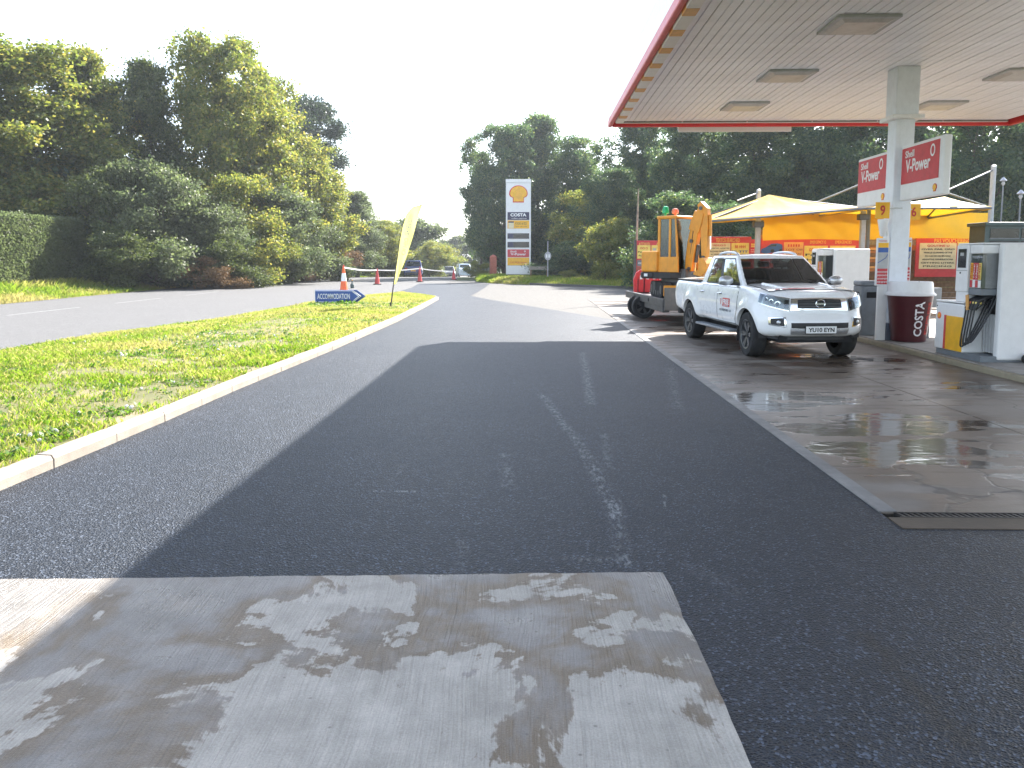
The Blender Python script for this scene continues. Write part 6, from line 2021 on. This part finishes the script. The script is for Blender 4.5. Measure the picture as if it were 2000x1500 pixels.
for a, b in (((cx0 + .09, cy0 + .018, cz0 + .42), (.16, cy0 + .026, cz1)), ((.23, cy0 + .018, cz0 + .42), (cx1 - .07, cy0 + .026, cz1)), ((cx0 + .02, cy0 + .06, cz0 + .62), (cx0 + .028, cy1 - .06, cz1)), ((cx1 - .07, cy0 + .06, cz0 + .1), (cx1 - .062, cy1 - .06, cz1)), ((cx0 + .09, cy1 - .03, cz0 + .4), (cx1 - .06, cy1 - .022, cz1))):
    q = MB(); q.box(a, b); q.build('cab_window', 'glass_cab', ex)
q = MB(); q.box((-.12, -.2, cz0), (.15, .2, cz0 + .35)); st = q.build('seat', 'seat_dark', ex, bevel=.04)
q = MB(); q.box((-.16, -.2, cz0 + .35), (-.06, .2, cz0 + .95)); q.build('seat_back', 'seat_dark', st, bevel=.04)
q = MB(); q.tube([(.30, .1, cz0), (.28, .1, cz0 + .5), (.25, .12, cz0 + .62)], .016, 6); q.tube([(.30, -.12, cz0), (.28, -.12, cz0 + .5), (.25, -.14, cz0 + .62)], .016, 6); q.build('levers', 'black_plastic', ex)
# beacons on the roof
for (x, y, mt_, nm, h_) in ((-.17, -.20, 'beacon_green', 'green_beacon', .28), (.02, -.02, 'beacon_orange', 'orange_beacon', .22)):
    q = MB(); q.lathe([(.03, 0), (.03, .06), (.09, .08), (.095, .15), (.07, h_ - .02), (.02, h_)], 14, Matrix.Translation((x, y, cz1 + .09))); q.build(nm, mt_, rf, smooth=True)
q = MB(); q.box((-.24, .30, cz1 - .08), (-.16, .36, cz1 + .02)); q.build('work_light', 'red_paint', rf)
# boom, stick and bucket
def arm(name, pts, wid, half, mat='digger_orange', par=ex):
    """pts: (x, z, half depth) profile; a box section beam following the points"""
    q = MB()
    up = []; dn = []
    for i, (x, z, d) in enumerate(pts):
        a = pts[max(i - 1, 0)]; b = pts[min(i + 1, len(pts) - 1)]
        tx, tz = b[0] - a[0], b[1] - a[1]; l = math.hypot(tx, tz)
        nx, nz = -tz / l, tx / l
        up.append((x + nx * d, z + nz * d)); dn.append((x - nx * d, z - nz * d))
    q.prism(up + dn[::-1], wid - half, wid + half, 'y')
    return q.build(name, mat, par, bevel=.012)
yb_ = -.10
bm_ = arm('boom', [(.62, .72, .11), (.66, 1.10, .13), (.72, 1.50, .14), (.82, 1.92, .13), (.94, 2.26, .11), (1.00, 2.42, .07)], yb_, .085)
arm('boom_plate', [(.78, 1.78, .17), (.86, 2.02, .18), (.95, 2.28, .15)], yb_, .10, par=bm_)
sk = arm('stick', [(.92, 2.52, .07), (1.06, 2.34, .13), (1.10, 1.9, .12), (1.11, 1.45, .10), (1.11, 1.06, .07)], yb_, .075)
for (nm, a, b, r1) in (('boom_cylinder', (.76, 1.42), (.62, .66), .045), ('stick_cylinder', (.74, 1.70), (.96, 2.52), .042), ('bucket_cylinder', (1.26, 2.20), (1.27, 1.30), .040)):
    q = MB()
    A = Vector((a[0] + (.12 if nm == 'boom_cylinder' else -.02), yb_, a[1])); B_ = Vector((b[0] + (.16 if nm == 'boom_cylinder' else 0), yb_, b[1]))
    q.tube([tuple(A), tuple(A + (B_ - A) * .62)], r1, 10); cy_ = q.build(nm, 'digger_orange' if nm != 'boom_cylinder' else 'dark_steel', ex, smooth=True)
    q = MB(); q.tube([tuple(A + (B_ - A) * .6), tuple(B_)], r1 * .5, 8); q.build('piston_rod', 'chrome', cy_, smooth=True)
for k in range(4):
    q = MB(); o_ = -.16 + .04 * k
    q.tube([(.62 + .02 * k, o_, .80), (.70, o_ - .02, 1.3), (.76, o_ - .03, 1.75 + .03 * k), (.88, o_ - .02, 2.18 + .04 * k), (.98, o_, 2.42)], .012, 6); q.build('hose', 'hose_black' if k % 2 else 'wood', ex, smooth=True)
for (x, z) in ((.66, .78), (.72, 1.52), (1.0, 2.38), (1.11, 1.08)):
    q = MB(); q.lathe([(.05, -.12), (.05, .12)], 14, Matrix.Translation((x, yb_, z)) @ Matrix.Rotation(math.pi / 2, 4, 'X')); q.build('pin', 'dark_steel', ex)
q = MB(); q.prism([(1.03, 1.06), (1.19, 1.08), (1.29, .92), (1.27, .70), (1.11, .58), (.89, .62), (.87, .68), (1.03, .76)], yb_ - .20, yb_ + .20, 'y'); bk = q.build('bucket', 'digger_orange', ex, bevel=.012)
for k in range(4):
    q = MB(); q.prism([(.89, .62), (.87, .68), (.78, .63)], yb_ - .18 + .11 * k, yb_ - .14 + .11 * k, 'y'); q.build('tooth', 'dark_steel', bk)
q = MB(); q.box((.48, -.34, .50), (.66, .14, .78)); q.build('swing_bracket', 'dark_steel', ex, bevel=.03)
q = MB(); q.box((.62, -.5, .05), (.68, .5, .34), mat=Matrix.Rotation(und - math.pi / 2, 4, 'Z') @ Matrix.Translation((.35, 0, 0))); q.build('dozer_blade', 'digger_orange', ex, bevel=.02)

# red plastic road barrier on the back of the trailer
br = thing('road_barrier', 'red plastic road barrier lying on the rear end of the trailer deck', 'barrier', (4.12, 24.25, .655), R(4))
q = MB(); q.prism([(-.36, 0), (-.38, .42), (-.30, .62), (-.12, .74), (.55, .74), (.55, .62), (-.06, .62), (-.20, .52), (-.25, .40), (-.25, 0)], -.05, .05, 'y'); q.build('frame', 'red_plastic', br, bevel=.02)
for k in range(4):
    q = MB(); q.box((-.22 + .20 * k, -.035, .02), (-.06 + .20 * k, .035, .60)); pn = q.build('panel', 'red_plastic', br, bevel=.012)
    q = MB(); q.box((-.18 + .20 * k, -.040, .42), (-.10 + .20 * k, -.036, .54)); q.build('slot', 'letter_white', pn)

# ================================================================== CARS ON THE ROAD
def small_car(label, loc, rot, L, W, H, paint, group, van=False):
    r = thing('car' if not van else 'van', label, 'car' if not van else 'van', loc, rot, group)
    hb = .52 * H
    # sections along x: (x, half width, z bottom, z top) for the body
    if van:
        sec = [(L / 2, .40 * W, .35, .62 * H), (L / 2 - .2, .47 * W, .28, .66 * H), (L / 2 - .9, .5 * W, .25, .70 * H), (L / 2 - 1.4, .5 * W, .25, .72 * H), (-L / 2 + .3, .5 * W, .25, .72 * H), (-L / 2, .48 * W, .3, .70 * H)]
        cab_ = [(L / 2 - .95, .46), (L / 2 - 1.6, .40), (-L / 2 + .25, .40), (-L / 2 + .06, .45)]
    else:
        sec = [(L / 2, .36 * W, .38, .44 * H), (L / 2 - .15, .45 * W, .27, .50 * H), (L / 2 - .7, .5 * W, .24, .56 * H), (L / 2 - 1.3, .5 * W, .24, .60 * H), (-L / 2 + .5, .5 * W, .25, .62 * H), (-L / 2 + .12, .48 * W, .28, .62 * H), (-L / 2, .44 * W, .34, .58 * H)]
        cab_ = [(L / 2 - 1.25, .45), (L / 2 - 2.0, .37), (-L / 2 + .55, .37), (-L / 2 + .10, .45)]
    q = MB(); rows = []
    for x, w, z0, z1 in sec:
        rows.append([(x, w * .88, z0), (x, w, z0 + .2 * (z1 - z0)), (x, w, z0 + .7 * (z1 - z0)), (x, w * .93, z1), (x, 0, z1 + .03), (x, -w * .93, z1), (x, -w, z0 + .7 * (z1 - z0)), (x, -w, z0 + .2 * (z1 - z0)), (x, -w * .88, z0)])
    q.grid(rows); n9 = 9
    q.f.append(tuple(range(9))); q.mi.append(0)
    q.f.append(tuple(range((len(rows) - 1) * 9, len(rows) * 9))[::-1]); q.mi.append(0)
    q.grid([[rr[0], rr[8]] for rr in rows])
    q.build('body', paint, r, smooth=True, weld=True, bevel=.03)
    zb_ = .60 * H if not van else .70 * H
    x0, x1, x2, x3 = [c[0] for c in cab_]
    wb, wt = .455 * W, .385 * W
    def cp(x, w, z): return [(x, -w, z), (x, w, z)]
    A = [(x0, -wb, zb_), (x0, wb, zb_), (x3, wb, zb_), (x3, -wb, zb_), (x1, -wt, H), (x1, wt, H), (x2, wt, H), (x2, -wt, H)]
    q = MB(); q.add(A, [(0, 1, 5, 4), (1, 2, 6, 5), (2, 3, 7, 6), (3, 0, 4, 7), (4, 5, 6, 7)]); cb_ = q.build('cabin', paint, r, bevel=.05, seg=3)
    def win(name, a, b, c, d, n_, m0=.12, m1=.82, e=.08):
        a, b, c, d = [Vector(A[i]) for i in (a, b, c, d)]
        n = (b - a).cross(d - a).normalized() * n_ * .012
        f = lambda s, t: tuple(a + (b - a) * s + ((d + (c - d) * s) - (a + (b - a) * s)) * t + n)
        q = MB(); q.add([f(e, m0), f(1 - e, m0), f(1 - e, m1), f(e, m1)], [(0, 1, 2, 3)]); q.build(name, 'glass_dark', r)
    win('windscreen', 0, 1, 5, 4, 1); win('rear_window', 2, 3, 7, 6, 1)
    win('side_window', 1, 2, 6, 5, 1, e=.14); win('side_window', 3, 0, 4, 7, 1, e=.14)
    for sx in (L / 2 - .85, -L / 2 + .80):
        for s in (1, -1):
            q = MB(); q.lathe([(.10, -.11), (.31, -.10), (.34, -.05), (.34, .06), (.31, .11), (.20, .11), (.19, .07), (.02, .07)], 20, Matrix.Translation((sx, s * (.5 * W - .10), .34)) @ Matrix.Rotation(math.pi / 2 * -s, 4, 'X')); w_ = q.build('wheel', 'rubber', r, smooth=True)
    for s in (1, -1):
        q = MB(); q.box((-L / 2 - .01, min(s * .30 * W, s * .42 * W), .44 * H), (-L / 2 + .06, max(s * .30 * W, s * .42 * W), .56 * H)); q.build('tail_light', 'tail_red', r, bevel=.02)
        q = MB(); q.box((L / 2 - .10, min(s * .22 * W, s * .38 * W), .38 * H), (L / 2 + .012, max(s * .22 * W, s * .38 * W), .45 * H)); q.build('headlight', 'silver', r, bevel=.02)
    q = MB(); q.box((-L / 2 - .015, -.26, .36 * H), (-L / 2 + .03, .26, .43 * H)); q.build('number_plate', 'sign_yellow', r)
    q = MB(); q.box((-L / 2 - .03, -.42 * W, .2 * H), (-L / 2 + .10, .42 * W, .30 * H)); q.build('bumper', 'black_plastic', r, bevel=.03)
CG = 'vehicles on the road'
x, _ = Z(807, 520, 84); small_car('dark blue estate car driving away behind the yellow feather flag', (x, 84, dip(84) + .006), R(97), 4.5, 2.0, 1.78, 'suv_blue', CG)
x, _ = Z(876, 520, 112); small_car('dark grey car on the far road left of the white van', (x, 112, dip(112) + .006), R(-82), 4.3, 1.85, 1.6, 'car_grey', CG)
x, _ = Z(906, 520, 118); small_car('pale van far along the road beside the corner verge', (x, 118, dip(118) + .006), R(-80), 4.8, 2.0, 2.0, 'van_pale', CG, True)
# ================================================================== TOTEM, SIGNS, CONES
D_T = 60.0
x0, zt0 = Z(988, 350, D_T); x1, _ = Z(1037, 350, D_T)
zb0 = Z(1012, 536, D_T)[1]
W_ = x1 - x0; H_ = zt0 - zb0
tt = thing('price_totem', 'tall white totem sign with yellow shell emblem standing before dark trees', 'sign', ((x0 + x1) / 2, D_T, 0.1))
zt1 = zt0 - 0.1; zb1_ = zb0 - 0.1
q = MB(); q.box((-W_ / 2, 0, zb1_), (W_ / 2, .45, zt1 - .28)); q.build('body', 'white_panel', tt, bevel=.02)
q = MB(); q.box((-W_ / 2 - .01, -.01, zt1 - .265), (W_ / 2 + .01, .46, zt1)); q.build('top_cap', 'white_panel', tt, bevel=.02)
q = MB(); q.box((-W_ / 2 + .12, .06, -.1), (W_ / 2 - .12, .40, zb1_)); q.build('plinth', 'wood_grey', tt)
def ty(f): return zt1 - (zt1 - zb1_) * f
def tp(f0, f1, mat, name='panel', e=.13):
    q = MB(); q.box((-W_ / 2 * (1 - e) , -.03, ty(f1)), (W_ / 2 * (1 - e), -.002, ty(f0))); return q.build(name, mat, tt, bevel=.008)
q = MB(); q.prism(shell_poly(0, ty(.155), W_ * .74, (zt1 - zb1_) * .182), -.03, -.002, 'y'); sh = q.build('shell_outline', 'red_paint', tt)
q = MB(); q.prism(shell_poly(.01, ty(.154), W_ * .66, (zt1 - zb1_) * .162), -.05, -.032, 'y'); q.build('shell_fill', 'sign_yellow', sh)
for k in range(-3, 4):
    q = MB(); q.tube([(.01 + .04 * k, -.052, ty(.215)), (.01 + .165 * k * W_ / 2 * .55, -.052, ty(.088 + .006 * k * k))], .008, 4); q.build('shell_rib', 'amber', sh)
a = tp(.343, .425, 'navy'); 
text('lettering', 'COSTA', .3, 'letter_white', a, FRONT(0, -.036, ty(.372)), width=W_ * .64, height=.24, bold=.012)
text('lettering', 'coffee express', .3, 'letter_white', a, FRONT(0.05, -.036, ty(.409)), width=W_ * .60, height=.11)
a = tp(.430, .515, 'sign_yellow')
q = MB(); q.box((-W_ * .40, -.036, ty(.512)), (-W_ * .18, -.031, ty(.455))); q.build('picture', 'board_cream', a)
q = MB(); q.box((-W_ * .40, -.036, ty(.4545)), (-W_ * .18, -.031, ty(.440))); q.build('picture', 'navy', a)
text('lettering', 'FOOD & GO', .3, 'letter_black', a, FRONT(W_ * .10, -.036, ty(.462)), width=W_ * .46, height=.17)
text('lettering', 'Fresh every day', .3, 'letter_black', a, FRONT(W_ * .10, -.036, ty(.493)), width=W_ * .48, height=.08)
for f0, f1 in ((.565, .622), (.655, .715)):
    a = tp(f0, f1, 'screen', 'price_display')
    q = MB(); q.box((-W_ * .40, -.036, ty(f1) + .02), (-W_ * .20, -.031, ty(f0) - .02)); q.build('fuel_name', 'navy', a)
a = tp(.735, .817, 'red_board')
text('lettering', 'V-Power', .3, 'letter_white', a, FRONT(0, -.036, ty(.785)), width=W_ * .62, height=.19, bold=.006)
text('lettering', 'Shell', .3, 'letter_white', a, FRONT(-W_ * .2, -.036, ty(.757)), width=W_ * .24, height=.13, bold=.004)
text('lettering', '9', .3, 'letter_white', a, FRONT(W_ * .26, -.036, ty(.757)), height=.14, bold=.004)
a = tp(.822, .904, 'sign_yellow')
text('lettering', 'CAR WASH Services', .3, 'letter_red', a, FRONT(0, -.036, ty(.872)), width=W_ * .66, height=.15)

# brick pillar, timber bench, round sign, thin pole
x, z = Z(963, 501, 64)
r = thing('brick_pillar', 'weathered red brick gate pillar on the verge left of the totem', 'pillar', (x, 64, .05), .15)
bz_ = z - .05
nb = 0
for k in range(int(bz_ / .14)):
    for (a, b) in (((-.26, -.26), (.0 if k % 2 else -.06, .26)), ((.005 if k % 2 else -.055, -.26), (.26, .26))):
        q = MB(); q.box((a[0], a[1], k * .14), (b[0] - .004, b[1], k * .14 + .132)); q.build('brick_course', 'brick_red', r, bevel=.006)
q = MB(); q.lathe([(.36, bz_ - .06), (.30, bz_ + .04), (.02, bz_ + .16)], 4, Matrix.Rotation(R(45), 4, 'Z')); q.build('cap_stone', 'brick_red', r)
x, z = Z(1050, 525, 58)
r = thing('picnic_bench', 'low grey timber bench on the verge at the right foot of the totem', 'bench', (x + .1, 58, .12))
for k in range(3):
    q = MB(); q.box((-.75, -.25 + .17 * k, z - .18), (.75, -.10 + .17 * k, z - .12)); q.build('seat_plank', 'wood_grey', r)
q = MB(); q.box((-.72, .20, z - .12), (.72, .26, z + .05)); q.build('backrest', 'wood_grey', r)
for s in (-.6, .6):
    q = MB(); q.box((s - .05, -.2, 0), (s + .05, .22, z - .18)); q.build('leg', 'wood', r)
x, zc = Z(1070, 500, 56)
r = thing('round_road_sign', 'small round road sign seen from behind on a thin post right of the totem', 'road sign', (x, 56, .12))
zs = zc - .12
q = MB(); q.tube([(0, 0, 0), (0, 0, zs + 1.05)], .035, 8); q.build('post', 'grey_light', r)
q = MB(); q.lathe([(.24, -.015), (.24, .015)], 24, Matrix.Translation((0, -.05, zs)) @ Matrix.Rotation(math.pi / 2, 4, 'X') @ Matrix.Diagonal((1, 1.25, 1, 1))); dsc = q.build('disc', 'grey_light', r)
q = MB(); q.box((-.015, -.075, zs - .2), (.015, -.066, zs + .2)); q.build('rib', 'steel', dsc)
for dx in (-.09, .09):
    q = MB(); q.box((dx - .05, -.078, zs - .12), (dx + .05, -.068, zs + .12)); q.build('panel', 'letter_white', dsc)
x, zt_ = Z(1247, 368, 31.0); xb_, _ = Z(1240, 560, 31.0)
r = thing('thin_pole', 'thin pale leaning pole at the left end of the wash bay boards', 'pole', (xb_, 31.0, 0))
q = MB(); q.tube([(0, 0, 0), ((x - xb_) * .45, 0, zt_ * .5), ((x - xb_) * .8, .02, zt_ * .8), (x - xb_, 0, zt_)], [.055, .05, .035, .02], 8); q.build('pole', 'bark_pale', r, smooth=True)

# blue arrow sign low over the grass
sx, sy = G(663, 603)
D_S = 27.4
xl, zl = Z(615, 590, D_S); xr, zr = Z(690, 567.5, D_S); xt, zm = Z(712, 578, D_S)
gz = strip_z((xl + xr) / 2, D_S)
r = thing('direction_sign', 'low blue arrow direction sign with white letters standing in the grass', 'sign', (xl, D_S, gz))
w = xr - xl; tipx = xt - xl - .12; b = zl - gz; h = zr - zl
def arrow(e): return [(e, b + e), (w - e * .6, b + e), (tipx - e * 1.4, b + h / 2), (w - e * .6, b + h - e), (e, b + h - e)]
q = MB(); q.prism(arrow(0), 0, .03, 'y'); q.build('board', 'letter_white', r)
q = MB(); q.prism(arrow(.018), -.006, -.001, 'y'); q.build('blue_face', 'sign_blue', r)
q = MB(); q.add([(w - .03 * 1, .16, b), (tipx + .04, .16, b + h / 2), (w - .03, .16, b + h), (tipx - .02, .02, b + h / 2), (w * .9, .02, b + h), (w * .9, .02, b)], [(0, 1, 3, 5), (1, 2, 4, 3)]); 
q = MB(); q.prism([(w * .80, b - .01), (w + .10, b - .01), (tipx + .14, b + h / 2), (w + .10, b + h + .02), (w * .80, b + h + .02)], .10, .13, 'y'); q.build('rear_board', 'sign_blue', r)
q = MB(); q.box((0, .032, b + h), (w + .1, .13, b + h + .015)); q.build('top_cover', 'sign_blue', r)
t_ = text('lettering', 'ACCOMMODATION', .3, 'letter_white', r, FRONT(w * .49, -.010, b + h / 2), width=w * .84, height=h * .46, bold=.002)
q = MB(); q.prism([(w - .05, b + .03), (w - .01, b + .03), (tipx - .06, b + h / 2), (w - .01, b + h - .03), (w - .05, b + h - .03), (tipx - .10, b + h / 2)], -.011, -.008, 'y'); q.build('chevron', 'letter_white', r)
for x in (.25, w - .25):
    q = MB(); q.box((x - .03, .04, -.1), (x + .03, .10, b + h - .03)); q.build('post', 'grey_light', r)
# dark weeds under the sign
rosettes('sign_weeds', 120, lambda g: ((lambda x, y: (x, y, strip_z(x, y)))(xl + g.uniform(-.15, w + .1), D_S + g.uniform(-.75, .25))), 15, 'weed_leaf', 'dark leafy weeds growing around the foot of the blue arrow sign', 'weeds', .05, .16)

# yellow feather flag
fx, fy = G(763, 600, .12)
r = thing('feather_flag', 'tall yellow feather banner flag leaning on a thin pole in the grass', 'flag', (fx, fy, strip_z(fx, fy)))
gz = strip_z(fx, fy)
def fp(px, py):
    a, c = Z(px, py, fy); return a - fx, c - gz
pole = [(763, 600), (768, 560), (775, 515), (781, 470), (787, 440), (795, 418), (807, 405), (825, 399.5)]
trail = [(768, 556), (774, 555), (783, 528), (795, 500), (804, 470), (811, 445), (818, 420), (825, 399.5)]
q = MB(); q.tube([(*(lambda p: (p[0], 0, p[1]))(fp(*p)),) for p in pole], [.020, .018, .016, .014, .013, .012, .010, .008], 8); q.build('pole', 'black_plastic', r, smooth=True)
def lerp_path(path, s):
    d = [0]
    for i in range(1, len(path)): d.append(d[-1] + math.dist(path[i], path[i - 1]))
    s *= d[-1]
    return np.interp(s, d, [p[0] for p in path]), np.interp(s, d, [p[1] for p in path])
rows = []
lead = [(768.5, 556)] + pole[2:]
for i in range(31):
    a = fp(*lerp_path(lead, i / 30)); b = fp(*lerp_path(trail, i / 30))
    rows.append([(a[0] + (b[0] - a[0]) * j / 6, -.012 + .05 * math.sin(i * .5 + j * .8) * (j / 6), a[1] + (b[1] - a[1]) * j / 6) for j in range(7)])
q = MB(); q.grid(rows); q.build('banner', 'flag_yellow', r, smooth=True)
def ftext(s, px, py, ang, wpx, hpx, mat):
    a = fp(px, py)
    m_ = FRONT(a[0], -.07, a[1]) @ Matrix.Rotation(R(ang), 4, 'Z')
    text('lettering', s, .3, mat, r, m_, width=wpx / FPX * fy, height=hpx / FPX * fy, depth=.003)
ftext('SHELL', 798, 444, 77, 30, 9, 'poster_blue')
ftext('CAFE', 803, 425, 74, 14, 7, 'sign_blue')
ftext('HIO', 793, 474, 77, 18, 8, 'grey_plastic')
ftext('OI', 789, 492, 77, 12, 7, 'grey_plastic')
q = MB(); q.lathe([(.03, 0), (.03, .10), (.02, .14)], 10); q.build('ground_spike', 'black_plastic', r)

# cones and tape
def cone(label, px, py, top, two=True, mat='cone_red', wide=1.0):
    x, y = G(px, py)
    zt_ = Z(px, top, y)[1]
    r = thing('traffic_cone', label, 'traffic cone', (x, y, 0.012), .3, 'cones closing the road entrance')
    h = zt_ - .012
    q = MB(); q.box((-.24 * wide, -.24 * wide, 0), (.24 * wide, .24 * wide, .05)); q.build('foot', 'gap_black' if not two else mat, r, bevel=.015)
    rb, rt = .17 * wide, .045
    def ra(s): return rb + (rt - rb) * s
    q = MB(); q.lathe([(rb + .02, .05), (ra(.06), .05 + .06 * h), (ra(1), h)], 20); q.build('body', mat, r, smooth=True)
    if two:
        q = MB(); q.lathe([(ra(.44) + .004, .05 + .44 * (h - .05)), (ra(.74) + .004, .05 + .74 * (h - .05))], 20, caps=False); q.build('white_sleeve', 'letter_white', r, smooth=True)
    q = MB(); q.lathe([(.03, h), (.03, h + .04), (.012, h + .07)], 10); q.build('tip', 'red_plastic', r, smooth=True)
    return x, y, h
c1 = cone('orange and white cone behind the blue arrow sign', 672, 574, 520, True, 'orange_plastic', 1.2)
c2 = cone('dull red cone left of the yellow feather flag', 737, 556, 526, False)
c3 = cone('red cone in front of the dark blue car', 820, 551, 523, False)
c4 = cone('small red cone at the right end of the tape beside the verge', 886, 547, 528, False, 'red_plastic', .9)
tpz = thing('barrier_tape', 'white barrier tape strung between the four cones', 'tape', (0, 0, 0))
for (a, b) in ((c1, c2), (c2, c3), (c3, c4)):
    rows = [[], []]
    for i in range(13):
        s = i / 12
        x = a[0] + (b[0] - a[0]) * s; y = a[1] + (b[1] - a[1]) * s; z = a[2] + (b[2] - a[2]) * s - .07 * math.sin(math.pi * s)
        rows[0].append((x, y - .06, z + .0)); rows[1].append((x, y - .06 + .015 * math.sin(i * 1.7), z - .075))
    q = MB(); q.grid(rows); q.build('tape_span', 'tape_white', tpz, smooth=True)
x, y = G(688, 563)
r = thing('bottle', 'small bottle standing on the road right of the orange cone', 'bottle', (x, y, .01))
q = MB(); q.lathe([(.10, 0), (.11, .03), (.11, .20), (.04, .28), (.035, .40), (.03, .42)], 12); q.build('bottle_body', 'kiosk_green', r, smooth=True)
q = MB(); q.lathe([(.037, .42), (.037, .47)], 10); q.build('bottle_cap', 'amber', r)
# ================================================================== HAZE
vm = bpy.data.materials.new('haze_air')
vm.use_nodes = True
vm.node_tree.nodes.clear()
vo = vm.node_tree.nodes.new('ShaderNodeOutputMaterial')
pv_ = vm.node_tree.nodes.new('ShaderNodeVolumePrincipled')
pv_.inputs['Color'].default_value = (0.86, 0.92, 1.0, 1)
pv_.inputs['Density'].default_value = 0.0005
pv_.inputs['Anisotropy'].default_value = 0.35
vm.node_tree.links.new(pv_.outputs[0], vo.inputs['Volume'])
mb = MB(); mb.box((-1650, -140, -2.4), (1650, 2450, 24.0))
hz = mb.build('haze', vm, kind='stuff')
hz['label'] = 'thin pale summer haze filling the air over the whole place'
hz['category'] = 'haze'
